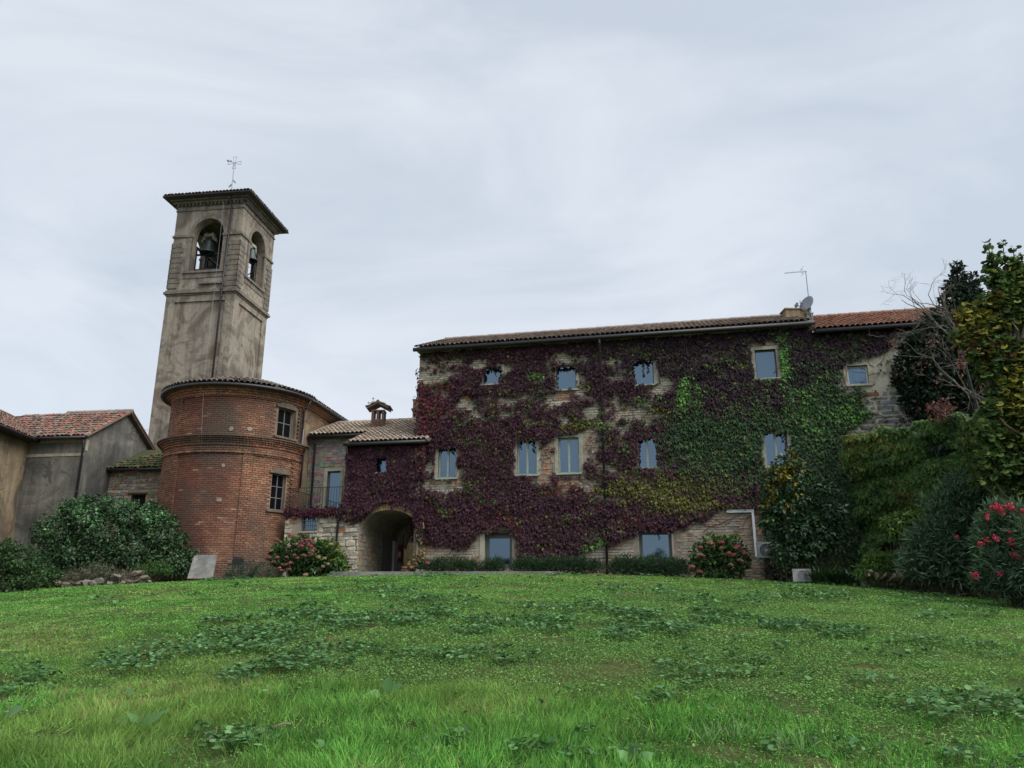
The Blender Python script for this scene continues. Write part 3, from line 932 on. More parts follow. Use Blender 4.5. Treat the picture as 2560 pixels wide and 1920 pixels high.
# ------------------------------------------------------------------ red-roofed annex to the right
def build_annex():
    ZA = PF.hit(2100, 832)[1]
    H = thing('stone_annex', 'right-hand annex with bright red tiled roof and bare grey stone wall', 'house', (14, 27, 2.6))
    s0, s1 = S_END, S_END + 9.0
    mb = MB()
    wall_holes(mb, PF, s0, s1, 1.0, ZA + 0.1, [WR['ann1'], WR['ann2']], 0.2, d=-0.01)
    mb.build('wall', M['pale_mortar'], H)
    def skip(a, b, c, e):
        u, v = project(PF.w((a + b) / 2, 0, (c + e) / 2))
        return near_win(a, b, c, e, 0.3) or v[0] < 975 or v[0] > 1175 or u[0] > 2500
    pcs = []
    z = 4.0; row = 0
    while z < ZA - 0.3:
        h = 0.135 if random.random() > 0.15 else 0.07
        s = s0 + random.uniform(-0.6, 0)
        k = row
        while s < s1:
            L = random.uniform(0.42, 0.62) if k % 2 == 0 else random.uniform(0.10, 0.22)
            a, b = max(s, s0 + 0.02), min(s + L, s1)
            if b - a > 0.08 and not skip(a, b, z, z + h): pcs.append((a, b, z, z + h))
            s += L + random.uniform(0.06, 0.12); k += 1
        z += h + 0.062; row += 1
    masonry(PF, H, pcs, lambda s, z: tuple(x * random.uniform(0.8, 1.2) for x in ((0.26, 0.25, 0.235) if random.random() > 0.06 else (0.3, 0.16, 0.1))),
            M['stone'], 'stone', gap=0.0, proud=(-0.002, 0.014), jit=0.012, roundc=0.035, score=lambda a, b, c, e: (b - a) if a < s0 + 5.5 else 0, stuff_name='stonework')
    window(PF, H, WR['ann1'], 'whiteframe', 0.06, 1, surround=(0.13, 0.2, 0.12), smat='pale_render')
    window(PF, H, WR['ann2'], 'whiteframe', 0.06, 1, surround=(0.13, 0.16, 0.12), smat='pale_render', label='annex window half hidden by the dark evergreen')
    k = MB(); k.box(PF, s0 + 0.05, s1, -0.2, 0.34, ZA - 0.02, ZA + 0.03); k.build('soffit', M['timber'], H)
    tiles = tile_set('roof_tile', [(0.30, 0.135, 0.09), (0.25, 0.11, 0.075), (0.35, 0.18, 0.13), (0.21, 0.115, 0.085), (0.32, 0.2, 0.15)], 0.2, 0.42)
    O_, X, Y, Z = tiled_roof(H, PF.w(s0 + 0.12, 0.36, ZA + 0.06), PF.r, 0.46, 9.0, 4.6, tiles, 0.2, 0.34, sheetcol=(0.13, 0.07, 0.05))
    A = O_ + Y * 4.55 + Z * 0.05
    ridge_caps(H, A, A + X * 8.8, 0.13, ((0.25, 0.14, 0.1), (0.2, 0.13, 0.1)), 0.42)
    gutter(H, PF.w(s0 + 0.1, 0.42, ZA - 0.01), PF.w(s1, 0.42, ZA - 0.01), 0.08)
build_annex()

# ------------------------------------------------------------------ gateway wing with terrace
ZW = PW.hit(960, 1112)[1]
ARCH = None
def build_wing():
    global ARCH
    H = thing('gateway_wing', 'low two-storey wing with an arched carriageway below, sandy tiled roof and a small railed terrace', 'house', (-6.5, 32, 2.7))
    s_not = PW.hit(866, 1200)[0]                  # where the terrace recess ends
    a0, zb = PW.hit(892, 1430); a1 = PW.hit(1041, 1400)[0]
    z_cr = PW.hit(975, 1275)[1]; z_sp = PW.hit(893, 1325)[1]
    z_t = PW.hit(790, 1279)[1]                    # terrace level
    ARCH = (a0, a1, z_sp, z_cr)
    win = PW.rect(932, 1136, 972, 1181)
    grate = PW.rect(753, 1285, 793, 1328)
    ztop = ZW + 0.1
    mb = MB()
    wall_holes(mb, PW, s_not, SW, z_cr + 0.12, ztop, [win], 0.2)           # above the arch
    wall_holes(mb, PW, 0, a0, 1.2, z_t - 0.08, [grate], 0.25)               # terrace front
    wall_holes(mb, PW, s_not, a0, z_t - 0.08, z_cr + 0.12, [])
    mb.poly([PW.w(a1, 0, 1.2), PW.w(SW, 0, 1.2), PW.w(SW, 0, z_cr + 0.12), PW.w(a1, 0, z_cr + 0.12)])
    TD = 4.6
    arch_wall(mb, PW, a0, a1, z_sp, z_cr, z_cr + 0.12, TD, n=20)
    # tunnel walls
    for s in (a0, a1):
        mb.poly([PW.w(s, 0, 1.2), PW.w(s, -TD, 1.2), PW.w(s, -TD, z_sp), PW.w(s, 0, z_sp)])
    # left end of terrace and of the upper storey, right end
    mb.poly([PW.w(0, -2.3, 1.2), PW.w(0, 0, 1.2), PW.w(0, 0, z_t - 0.08), PW.w(0, -2.3, z_t - 0.08)])
    mb.poly([PW.w(s_not, -2.3, z_t), PW.w(s_not, 0, z_t), PW.w(s_not, 0, ztop), PW.w(s_not, -2.3, ztop + 0.9)])
    mb.poly([PW.w(SW, 0, 1.2), PW.w(SW, -8.5, 1.2), PW.w(SW, -8.5, ztop), PW.w(SW, 0, ztop)])
    # recessed wall with the terrace door
    door = PD.rect(817, 1178, 850, 1261)
    ZD = ZW + 0.4 * 2.3
    sR = s_not + 0.1
    door = (door[0], door[1], z_t + 0.02, door[3])
    wall_holes(mb, PD, -0.3, sR, z_t - 0.1, ZD + 0.05, [door], 0.2)
    # rear wall of the wing with the far arch
    b0, b1 = a0 + 0.34, a1 + 0.25
    PB = Plane(tuple(PW.o - PW.n * TD), tuple(PW.r))
    arch_wall(mb, PB, b0, b1, z_sp - 0.45, z_cr - 0.2, z_cr + 0.2, 0.4, n=16)
    for q in ((a0 - 3, b0), (b1, a1 + 2)):
        mb.poly([PB.w(q[0], 0, 1.2), PB.w(q[1], 0, 1.2), PB.w(q[1], 0, z_cr + 0.2), PB.w(q[0], 0, z_cr + 0.2)])
    mb.build('wall', M['mortar'], H)
    # masonry of pier, terrace front, recess
    inarch = lambda a, b, c, e: b > a0 - 0.2 and a < a1 + 0.2 and c < z_cr + 0.45
    grs = lambda a, b, c, e: b > grate[0] - 0.02 and a < grate[1] + 0.02 and e > grate[2] - 0.02 and c < grate[3] + 0.02
    wns = lambda a, b, c, e: b > win[0] - 0.1 and a < win[1] + 0.1 and e > win[2] - 0.1 and c < win[3] + 0.1
    pcs = courses(0.0, a0, 2.3, z_t - 0.1, 0.19, 0.22, 0.55, lambda a, b, c, e: grs(a, b, c, e) or (b > a0 - 0.02 and False), 0.3)
    pcs += courses(s_not, SW, z_t - 0.05, ZW - 0.15, 0.16, 0.2, 0.5, lambda a, b, c, e: inarch(a, b, c, e) or wns(a, b, c, e), 0.25)
    pcs += courses(a1 + 0.02, SW, 2.3, z_t - 0.1, 0.12, 0.15, 0.4, None, 0.25)
    def colf(s, z):
        u, v = project(PW.w(s, 0, z)); u, v = float(u[0]), float(v[0])
        k = random.uniform(0.8, 1.2)
        if (731 < u < 752 and 1280 < v < 1345) or (793 < u < 800 and v > 1285 and random.random() < .6) or random.random() < 0.06:
            c = random.choice([(0.36, 0.17, 0.10), (0.30, 0.14, 0.09)])
        else:
            c = random.choice([(0.44, 0.40, 0.31), (0.38, 0.34, 0.265), (0.33, 0.30, 0.24), (0.48, 0.44, 0.35)])
        return tuple(x * k for x in c)
    masonry(PW, H, pcs, colf, M['stone'], 'stone', gap=0.02, proud=(0.006, 0.045), jit=0.02, roundc=0.04,
            score=lambda a, b, c, e: (b - a) * (e - c) * (1 if e < z_t else 0.3) * (0 if c < 2.6 else 1), stuff_name='stonework')
    pcs = courses(-0.3, sR, z_t, ZD, 0.12, 0.2, 0.5, lambda a, b, c, e: b > door[0] - 0.12 and a < door[1] + 0.12 and c < door[3] + 0.14, 0.25)
    m2 = MB()
    for a, b, c, e in pcs:
        m2.box(PD, a + 0.01, b - 0.01, -0.05, random.uniform(0.004, 0.03), c + 0.008, e - 0.008, tuple(x * random.uniform(0.7, 1.2) for x in (0.235, 0.215, 0.185)), 0.008)
    m2.build('terrace_wall_stonework', M['stone'], H, kind='stuff')
    # left tunnel wall stones
    PT = Plane(PW.w(a0, 0, 0)[:2], tuple(-PW.n))
    m2 = MB()
    for a, b, c, e in courses(0.02, 2.6, 2.4, z_sp + 0.1, 0.22, 0.3, 0.7, None, 0.3):
        m2.box(PT, a + 0.012, b - 0.012, -0.05, random.uniform(0.005, 0.03), c + 0.01, e - 0.01, tuple(x * random.uniform(0.8, 1.2) for x in (0.30, 0.255, 0.195)), 0.015)
    m2.build('passage_stonework', M['stone'], H, kind='stuff')
    # voussoirs
    def sink(m): m.build('brick', M['brick'], H)
    arch_ring(None, PW, a0, a1, z_sp, z_cr, 0.27, -0.05, 0.035, n=34, gap=0.07, jitter=0.01, sink=sink,
              col=lambda k: tuple(x * random.uniform(0.8, 1.2) for x in ((0.40, 0.25, 0.15) if k > 3 else (0.42, 0.36, 0.27))))
    # windows, grate, door
    window(PW, H, win, 'darkframe', 0.035, 1, surround=(0.06, 0.04, 0.05))
    g = MB(); a, b, c, d = grate
    for k in range(7): x = a + (b - a) * (k + 0.5) / 7; g.box(PW, x - 0.01, x + 0.01, -0.09, -0.07, c, d)
    for k in range(4): z = c + (d - c) * (k + 0.5) / 4; g.box(PW, a, b, -0.069, -0.055, z - 0.008, z + 0.008)
    gr = g.build('window_grille', M['galv'], H)
    g = MB(); g.poly([PW.w(a, -0.2, c), PW.w(b, -0.2, c), PW.w(b, -0.2, d), PW.w(a, -0.2, d)]); g.build('pane', M['glass'], gr)
    g = MB(); g.box(PW, a - 0.08, b + 0.12, -0.1, 0.05, d + 0.005, d + 0.10); g.box(PW, a - 0.05, b + 0.05, -0.1, 0.045, c - 0.06, c - 0.003)
    g.build('lintel', M['pale_render'], H)
    w = window(PD, H, door, 'darkframe', 0.06, 1, recess=0.1, sill=False, surround=(0.17, 0.10, 0.12))
    w.name = 'terrace_door'
    # terrace slab and railing
    g = MB(); g.box(PW, -0.06, s_not + 0.05, -2.28, 0.10, z_t - 0.09, z_t); g.box(PW, -0.03, s_not + 0.02, -2.2, 0.06, z_t - 0.16, z_t - 0.09)
    g.build('terrace_slab', M['timber'], H, label='dark overhanging edge slab of the terrace')
    rail = MB()
    zt = z_t + 0.98
    rail.tube([PW.w(0.03, 0.03, zt), PW.w(s_not, 0.03, zt)], 0.014, 6); rail.tube([PW.w(0.03, 0.03, z_t + 0.1), PW.w(s_not, 0.03, z_t + 0.1)], 0.011, 6)
    rail.tube([PW.w(0.03, 0.03, zt), PW.w(0.03, -2.2, zt)], 0.014, 6); rail.tube([PW.w(0.03, 0.03, z_t + 0.1), PW.w(0.03, -2.2, z_t + 0.1)], 0.011, 6)
    R = rail.build('railing', M['iron'], H)
    nb = 22
    bar = MB(); bar.tube([(0, 0, 0), (0, 0, 0.98)], 0.009, 5); bd = bar.data('bar', M['iron'])
    for k in range(nb): put('bar', bd, R, loc=PW.w(0.03 + (s_not - 0.05) * k / (nb - 1), 0.03, z_t))
    for k in range(1, 17): put('bar', bd, R, loc=PW.w(0.03, 0.03 - 2.2 * k / 16, z_t))
    # roof with the notch over the terrace
    tiles = tile_set('roof_tile', [(0.36, 0.30, 0.24), (0.30, 0.245, 0.195), (0.42, 0.36, 0.29), (0.27, 0.22, 0.18), (0.38, 0.28, 0.21)], 0.20, 0.42)
    nd = 2.3 / math.cos(math.atan(0.4))
    rl = PD.hit(781, 1095)[0]
    L = SW + 0.45; D = 5.2 / math.cos(math.atan(0.4))
    off = s_not - 0.05
    O_, X, Y, Z = tiled_roof(H, PW.w(0, 0.3, ZW + 0.06), PW.r, 0.4, L, D, tiles, 0.2, 0.34, s_from=rl,
                             keep=lambda s, d: d > nd or s > off, sheet_poly=[(off, 0), (L, 0), (L, D), (rl, D), (rl, nd), (off, nd)], sheetcol=(0.12, 0.10, 0.08))
    A = O_ + Y * D + Z * 0.04
    ridge_caps(H, A + X * rl, A + X * L, 0.13, ((0.33, 0.28, 0.23), (0.25, 0.21, 0.18)), 0.42)
    g = MB(); g.hexa([tuple(O_ + X * a + Y * D + V(*(-PW.n * b), 0) + V(0, 0, c)) for a, b, c in ((rl, 0, -.1), (L, 0, -.1), (L, .8, -.45), (rl, .8, -.45), (rl, 0, 0), (L, 0, 0), (L, .8, -.35), (rl, .8, -.35))], (0.2, 0.15, 0.12))
    g.build('rear_roof', M['tile'], H)
    g = MB(); g.tube([O_ + X * rl + Y * nd + Z * 0.08, O_ + X * rl + Y * D + Z * 0.08], 0.06, 6, (0.3, 0.26, 0.22)); g.build('verge', M['tile'], H)
    gutter(H, PW.w(off, 0.36, ZW), PW.w(SW + 0.35, 0.36, ZW), 0.075)
    gutter(H, PD.w(rl - 0.05, 0.34, ZD), PD.w(off + 0.3, 0.34, ZD), 0.075)
    g = MB(); g.box(PD, rl, off + 0.2, 0.0, 0.3, ZD - 0.0, ZD + 0.04); g.box(PW, off, SW, -0.1, 0.3, ZW - 0.0, ZW + 0.04); g.build('soffit', M['timber'], H)
    zz = z_t + 0.1
    drainpipe(H, [PW.w(s_not + 0.06, 0.36, ZW - 0.06), PW.w(s_not + 0.06, 0.12, ZW - 0.4), PW.w(s_not + 0.06, 0.12, zz + 0.5), PW.w(s_not - 0.12, 0.16, zz + 0.15), PW.w(s_not - 0.12, 0.16, zz - 0.2), PW.w(s_not - 0.22, 0.09, zz - 0.45), PW.w(s_not - 0.25, 0.09, 2.6)], 0.045)
    drainpipe(H, [PD.w(rl + 0.05, 0.32, ZD - 0.05), PD.w(rl + 0.2, 0.1, ZD - 0.3), PD.w(rl + 0.2, 0.08, z_t)], 0.045)
    # chimney with its little tiled hood
    c = at(945, 1079, 34.6)
    ch = MB(); w_ = 0.58
    for k in range(9):
        for i in range(3):
            for sy in (-1, 1):
                ch.abox((c[0] - 0.195 + i * 0.195, c[1] + sy * 0.22, c[2] - 0.15 + k * 0.078), 0.18, 0.14, 0.064, random.choice([(0.15, 0.085, 0.065), (0.19, 0.11, 0.08), (0.12, 0.08, 0.065)]))
    ch.abox((c[0], c[1], c[2] + 0.15), 0.55, 0.5, 0.75, (0.27, 0.24, 0.2))
    for sx in (-1, 0, 1):
        for sy in (-1, 1):
            ch.abox((c[0] + sx * 0.235, c[1] + sy * 0.2, c[2] + 0.71), 0.115, 0.13, 0.40, (0.14, 0.095, 0.075))
    ch.abox((c[0], c[1], c[2] + 0.935), 0.62, 0.56, 0.06, (0.15, 0.10, 0.08))
    ch.abox((c[0], c[1] - 0.02, c[2] - 0.1), 0.66, 0.64, 0.16, (0.13, 0.14, 0.15))
    CH = ch.build('chimney', M['brick'], H, label='little brick chimney with open sides and a tiled hood')
    hd = MB()
    for sx in (-1, 1):
        q = [(0, 0.28), (sx * 0.5, 0.02)]
        hd.hexa([(c[0] + x, c[1] + y, c[2] + 0.97 + z + t) for t in (0, 0.06) for x, z, y in ((q[0][0], q[0][1], -0.42), (q[1][0], q[1][1], -0.42), (q[1][0], q[1][1], 0.42), (q[0][0], q[0][1], 0.42))], (0.16, 0.11, 0.085))
    hd.build('hood', M['tile'], CH)
    tl = tile_set('roof_tile', [(0.19, 0.125, 0.095), (0.15, 0.11, 0.09)], 0.17, 0.3)
    for sx in (-1, 1):
        for y in (-0.36, -0.18, 0.0, 0.18, 0.36):
            for k in range(2):
                o = put('roof_tile', random.choice(tl), CH, loc=(c[0] + sx * (0.52 - k * 0.24), c[1] + y, c[2] + 1.04 + k * 0.13))
                o.rotation_euler = (math.radians(27), 0, math.radians(90 * sx))
    hd = MB(); hd.tube([(c[0], c[1] - 0.44, c[2] + 1.33), (c[0], c[1] + 0.42, c[2] + 1.33)], 0.075, 8, (0.14, 0.11, 0.095)); hd.build('ridge_tile', M['tile'], CH)
    # things in the passage
    zf = 2.66
    g = MB(); g.box(PW, a0, a1, -7.5, 0.6, zf - 0.06, zf); o = g.build('path', M['concrete']); o['kind'] = 'structure'
    return dict(H=H, a0=a0, a1=a1, z_t=z_t, s_not=s_not, zf=zf, TD=TD, b0=b0, b1=b1, PB=PB, z_sp=z_sp, z_cr=z_cr, c=c)
WG = build_wing()

def build_court():
    PB, TD = WG['PB'], WG['TD']
    PC = Plane(tuple(PB.o - PB.n * 5.0), tuple(PB.r))
    t = thing('courtyard_wall', 'warm ochre rendered wall lit by daylight beyond the arched passage', 'wall', PC.w(5.5, 0, 2.6))
    m = MB(); m.box(PC, -1.5, 9.5, -0.3, 0, 1.5, 6.0); m.build('wall', M['pale_ochre'], t)
    # wooden door leaf, pale post, red box, at the back of the passage
    b0, zf = WG['b0'], WG['zf']
    a0 = WG['a0']
    PT = Plane(PW.w(a0, 0, 0)[:2], tuple(-PW.n))
    t = thing('passage_door', 'tall grey plank door set in the left wall deep inside the passage', 'door', PT.w(3.1, 0.05, zf))
    for k in range(7):
        m = MB(); x = 2.5 + k * 0.19; m.box(PT, x, x + 0.18, 0.005, 0.05, zf, WG['z_sp'] + 0.0, (0.17, 0.165, 0.155)); m.build('plank', M['paint'], t)
    m = MB(); m.box(PT, 3.92, 4.45, 0.01, 0.12, zf, WG['z_sp'] - 0.15, (0.55, 0.55, 0.52))
    o = m.build('white_post', M['paint']); tag(o, 'pale grey upright post at the rear of the arched passage', 'post')
    m = MB(); m.box(PB, a0 + 0.06, a0 + 0.27, 0.01, 0.15, zf + 0.75, zf + 1.5, (0.22, 0.02, 0.02)); m.box(PB, a0 + 0.09, a0 + 0.24, 0.151, 0.165, zf + 0.95, zf + 1.2, (0.5, 0.45, 0.45))
    m.box(PB, a0 + 0.28, a0 + 0.315, 0.01, 0.05, zf, zf + 2.0, (0.16, 0.03, 0.03))
    o = m.build('letter_box', M['paint']); tag(o, 'dark red box on a slim red post inside the passage', 'post box')
build_court()

def iron_cross():
    c = at(931.5, 1028, 38.0)
    t = thing('iron_cross', 'small ornate iron cross rising behind the hooded chimney', 'cross', (c[0], c[1], c[2] - 1.4))
    m = MB(); x, y, z = c
    px = 38.0 / 1889
    m.tube([(x, y, z - 1.6), (x, y, z + 36 * px)], 0.014, 5)
    zc = z + 22 * px
    m.tube([(x - 13 * px, y, zc - 0.02), (x + 13 * px, y, zc + 0.03)], 0.014, 5)
    for a in range(12):
        t0, t1 = a * math.pi / 6, (a + 1) * math.pi / 6
        m.tube([(x + 0.07 * math.cos(t0), y, zc + 0.07 * math.sin(t0)), (x + 0.07 * math.cos(t1), y, zc + 0.07 * math.sin(t1))], 0.009, 4)
    for dx, dz in ((-11, 0), (11, 1), (0, 11), (0, -9)):
        ex, ez = x + dx * px, zc + dz * px
        for a in range(4):
            t0 = a * math.pi / 2
            m.tube([(ex + 0.055 * math.cos(t0), y, ez + 0.055 * math.sin(t0)), (ex + 0.055 * math.cos(t0 + math.pi / 2), y, ez + 0.055 * math.sin(t0 + math.pi / 2))], 0.012, 4)
    for k in (45, 135, 225, 315):
        a = math.radians(k); m.tube([(x, y, zc), (x + 0.13 * math.cos(a), y, zc + 0.13 * math.sin(a))], 0.008, 4)
    m.tube([(x - 0.2, y, z - 0.9), (x, y, z - 0.45)], 0.01, 4)
    m.build('cross', M['galv'], t)
iron_cross()
# ------------------------------------------------------------------ church apse
AR = V(0.991, -0.131); AN = V(-0.131, -0.991)
AC = V(-12.22, 34.0)
def cyl(a, r, z):
    """a in radians, 0 facing the lawn, positive to the right"""
    p = AC + r * (math.sin(a) * AR + math.cos(a) * AN)
    return (p[0], p[1], z)
def cyl_hit(u, v, R):
    q = ray(u, v); o = EYE[:2] - AC; d = q[:2]
    A = d @ d; B = 2 * o @ d; C = o @ o - R * R
    disc = max(0.0, B * B - 4 * A * C)
    t = (-B - math.sqrt(disc)) / (2 * A)
    p = EYE + q * t; w = p[:2] - AC
    return math.atan2(w @ AR, w @ AN), float(p[2])

def build_church():
    H = thing('church_apse', 'rounded red brick church apse of two storeys with brick cornices below the bell tower', 'church', (AC[0], AC[1], 2.4))
    RL, RU = 3.05, 2.96
    z_lc = cyl_hit(600, 1087, 3.3)[1]      # top edge of the middle cornice
    z_ev = cyl_hit(640, 966, 3.38)[1]      # eaves
    zb = 1.9
    wa = lambda u0, v0, u1, v1, R: (cyl_hit(u0, (v0 + v1) / 2, R)[0], cyl_hit(u1, (v0 + v1) / 2, R)[0], cyl_hit((u0 + u1) / 2, v1, R)[1], cyl_hit((u0 + u1) / 2, v0, R)[1])
    wU = wa(697, 1021, 738, 1093, RU); wL = wa(680, 1184, 717, 1276, RL)
    wB = wa(581, 1396, 607, 1416, RL)
    wins = [(wU, RU), (wL, RL), (wB, RL)]
    # recessed core (mortar) with window openings left out
    m = MB()
    def skin(R, z0, z1, holes):
        angs = sorted(set([math.radians(x) for x in range(-110, 91, 5)] + [h[0] for h in holes] + [h[1] for h in holes]))
        zs = sorted(set([z0, z1] + [h[2] for h in holes] + [h[3] for h in holes]))
        for a, b in zip(angs, angs[1:]):
            for c, e in zip(zs, zs[1:]):
                if any(h[0] - 1e-6 < a and b < h[1] + 1e-6 and h[2] - 1e-6 < c and e < h[3] + 1e-6 for h in holes): continue
                m.poly([cyl(a, R, c), cyl(b, R, c), cyl(b, R, e), cyl(a, R, e)])
        for h in holes:
            a, b, c, e = h; D = 0.4
            for q in ([(a, R, c), (a, R - D, c), (a, R - D, e), (a, R, e)], [(b, R, c), (b, R, e), (b, R - D, e), (b, R - D, c)], [(a, R, e), (a, R - D, e), (b, R - D, e), (b, R, e)], [(a, R, c), (b, R, c), (b, R - D, c), (a, R - D, c)]):
                m.poly([cyl(*x) for x in q])
    skin(RL - 0.085, zb, z_lc, [wL, wB]); skin(RU - 0.085, z_lc - 0.1, z_ev, [wU])
    m.build('wall', M['mortar_brick'], H)
    # bricks
    aL = cyl_hit(432, 1250, RL)[0]; aM0 = cyl_hit(607, 1150, RL)[0]; aM1 = cyl_hit(632, 1150, RL)[0]
    zt_l = cyl_hit(500, 1131, RL)[1]; aU = cyl_hit(452, 1050, RU)[0]; zt_u = cyl_hit(560, 988, RU)[1]
    aR = cyl_hit(668, 1150, RL)[0]
    pieces = []
    ch = 0.087
    z = zb; row = 0
    while z < z_ev - 0.3:
        lower = z < z_lc - 0.42
        if not lower and z < z_lc + 0.02:
            z = z_lc + 0.02; continue
        R = RL if lower else RU
        L = 0.245 / R
        a = math.radians(-108) + (row % 2) * L / 2
        cuts = (aL, aM0, aM1) if lower else (aU,)
        nxt = a + L
        while a < math.radians(90):
            b = min(nxt, math.radians(90)); nxt = b
            for q_ in cuts:
                if a + 1e-4 < q_ < b - 1e-4: b = q_
            if b == nxt: nxt = b + L
            ac = (a + b) / 2; zc = z + ch / 2
            hit = False
            for (h, hr) in wins:
                pad = 0.045 if h is not wB else 0.0
                if abs(hr - R) < 0.01 and b > h[0] - (0.004 if pad else 0) and a < h[1] + (pad if hr < 3 else 0.004) and z + ch > h[2] - 0.02 and z < h[3] + 0.02:
                    hit = True
            if not hit:
                d = 0.0
                if lower:
                    if (aL < ac < aM0 and zc < zt_l) or (aM1 < ac < math.radians(75) and zc < zt_l - 0.05): d = -0.05
                    if zc < zb + 1.35: d = 0.03
                else:
                    if aU < ac < math.radians(78) and zc < zt_u: d = -0.05
                pieces.append((a, b, z, z + ch, R + d, row))
            a = b
        z += ch; row += 1
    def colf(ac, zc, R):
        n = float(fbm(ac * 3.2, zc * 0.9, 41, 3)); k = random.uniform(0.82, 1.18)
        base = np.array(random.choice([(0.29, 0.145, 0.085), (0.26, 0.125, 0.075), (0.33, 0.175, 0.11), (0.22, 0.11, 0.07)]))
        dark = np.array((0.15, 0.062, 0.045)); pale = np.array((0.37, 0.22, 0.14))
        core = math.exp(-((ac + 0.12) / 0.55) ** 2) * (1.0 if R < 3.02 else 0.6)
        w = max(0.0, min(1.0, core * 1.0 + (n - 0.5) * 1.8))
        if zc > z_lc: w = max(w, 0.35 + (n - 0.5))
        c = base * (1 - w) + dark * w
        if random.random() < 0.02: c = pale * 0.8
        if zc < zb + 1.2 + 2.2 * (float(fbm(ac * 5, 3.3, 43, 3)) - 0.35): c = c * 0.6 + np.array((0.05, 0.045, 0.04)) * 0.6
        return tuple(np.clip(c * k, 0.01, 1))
    def vis(p):
        a, b, c, e, R, row = p
        if not (math.radians(-40) < a < math.radians(55)) or c < 4.6: return 0
        return math.cos(a - 0.35) + random.random() * 0.25
    order = sorted(range(len(pieces)), key=lambda i: -vis(pieces[i]))
    single = set(order[:300])
    rest = MB()
    for i, (a, b, c, e, R, row) in enumerate(pieces):
        mb = MB() if i in single else rest
        g = 0.008 / R; gz_ = 0.009
        r1 = R + random.uniform(-0.008, 0.006); r0 = R - 0.095
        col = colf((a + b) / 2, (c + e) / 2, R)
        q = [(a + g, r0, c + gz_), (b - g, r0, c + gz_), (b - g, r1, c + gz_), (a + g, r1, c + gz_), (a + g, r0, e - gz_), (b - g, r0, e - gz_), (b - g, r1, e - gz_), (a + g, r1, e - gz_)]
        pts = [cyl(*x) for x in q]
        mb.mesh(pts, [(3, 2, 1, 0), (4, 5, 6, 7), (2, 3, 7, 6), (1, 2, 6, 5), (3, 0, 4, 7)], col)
        if i in single: mb.build('brick', M['brick'], H)
    rest.build('brickwork', M['brick'], H, kind='stuff')
    # plinth shadow-free bands: cornices made of projecting brick courses
    def ring_course(R, z0, z1, name, cols, L=0.13, gap=0.007, mat='brick', a0=-110, a1=90):
        m = MB(); a = math.radians(a0); st = L / R
        while a < math.radians(a1) - 1e-4:
            b = min(a + st, math.radians(a1)); g = gap / R
            c = tuple(x * random.uniform(0.8, 1.2) for x in random.choice(cols))
            r1 = R + random.uniform(-0.006, 0.006)
            q = [(a + g, 2.8, z0), (b - g, 2.8, z0), (b - g, r1, z0), (a + g, r1, z0), (a + g, 2.8, z1), (b - g, 2.8, z1), (b - g, r1, z1), (a + g, r1, z1)]
            m.mesh([cyl(*x) for x in q], [(3, 2, 1, 0), (4, 5, 6, 7), (2, 3, 7, 6), (1, 2, 6, 5), (3, 0, 4, 7)], c)
            a = b
        return m
    cc = [(0.30, 0.135, 0.08), (0.35, 0.19, 0.12), (0.25, 0.11, 0.07)]
    k = MB()
    def add(mm):
        n = len(k.v); k.v += mm.v; k.f += [tuple(i + n for i in f) for f in mm.f]; k.c += mm.c
    zz = z_lc
    for R, h in ((3.34, 0.055), (3.27, 0.075), (3.20, 0.075), (3.14, 0.075), (3.09, 0.1)):
        add(ring_course(R, zz - h + 0.006, zz, 'c', cc if R < 3.3 else [(0.13, 0.10, 0.08)])); zz -= h
    add(ring_course(3.10, zt_l + 0.02, zt_l + 0.09, 'c', cc))
    k.build('cornice', M['brick'], H, label='dark-topped middle cornice of stepped brick courses', kind='stuff')
    k = MB(); zz = z_ev
    for R, h in ((3.24, 0.08), (3.16, 0.08), (3.08, 0.08), (3.02, 0.085)):
        add(ring_course(R, zz - h + 0.006, zz, 'c', cc)); zz -= h
    add(ring_course(3.0, zt_u + 0.02, zt_u + 0.085, 'c', cc))
    k.build('cornice', M['brick'], H, label='top cornice of stepped brick courses below the gutter', kind='stuff')
    # plaster patches and old fittings on the drum
    k = MB()
    for (u, v, w, h, R) in ((558, 1163, 0.16, 0.16, RL), (547, 1250, 0.26, 0.14, RL), (578, 1071, 0.2, 0.2, RU), (625, 1071, 0.24, 0.2, RU), (620, 1160, 0.14, 0.12, RL)):
        a, z = cyl_hit(u, v, R); R += -0.045
        q = []
        for r in (R - 0.1, R + 0.012):
            n = 7
            q.append([cyl(a + (w / 2 * (0.8 + 0.3 * random.random()) * math.cos(t)) / R, r, z + h / 2 * (0.8 + 0.3 * random.random()) * math.sin(t)) for t in np.linspace(0, 2 * math.pi, n + 1)[:-1]])
        k.mesh(q[0] + q[1], [tuple(range(7, 14))] + [(i, (i + 1) % 7, 7 + (i + 1) % 7, 7 + i) for i in range(7)])
    k.build('mortar_patch', M['mortar'], H)
    # curved gutter and half-cone roof
    k = MB(); k.tube([cyl(math.radians(a), 3.38, z_ev + 0.02) for a in range(-110, 91, 5)] , 0.075, 8)
    na = [AC + AR * 3.38 - AN * t for t in (0.0, 6.2)]
    k.build('gutter', M['gutter'], H, smooth=True)
    k = MB(); slope = 0.36
    for a in range(-110, 90, 5):
        a0, a1 = math.radians(a), math.radians(a + 5)
        k.poly([cyl(a0, 3.36, z_ev + 0.06), cyl(a1, 3.36, z_ev + 0.06), (AC[0], AC[1], z_ev + 0.06 + 3.36 * slope)], (0.12, 0.10, 0.09))
        k.poly([cyl(a0, 3.36, z_ev + 0.0), cyl(a0, 2.9, z_ev + 0.0), cyl(a1, 2.9, z_ev), cyl(a1, 3.36, z_ev + 0.0)], (0.12, 0.10, 0.09))
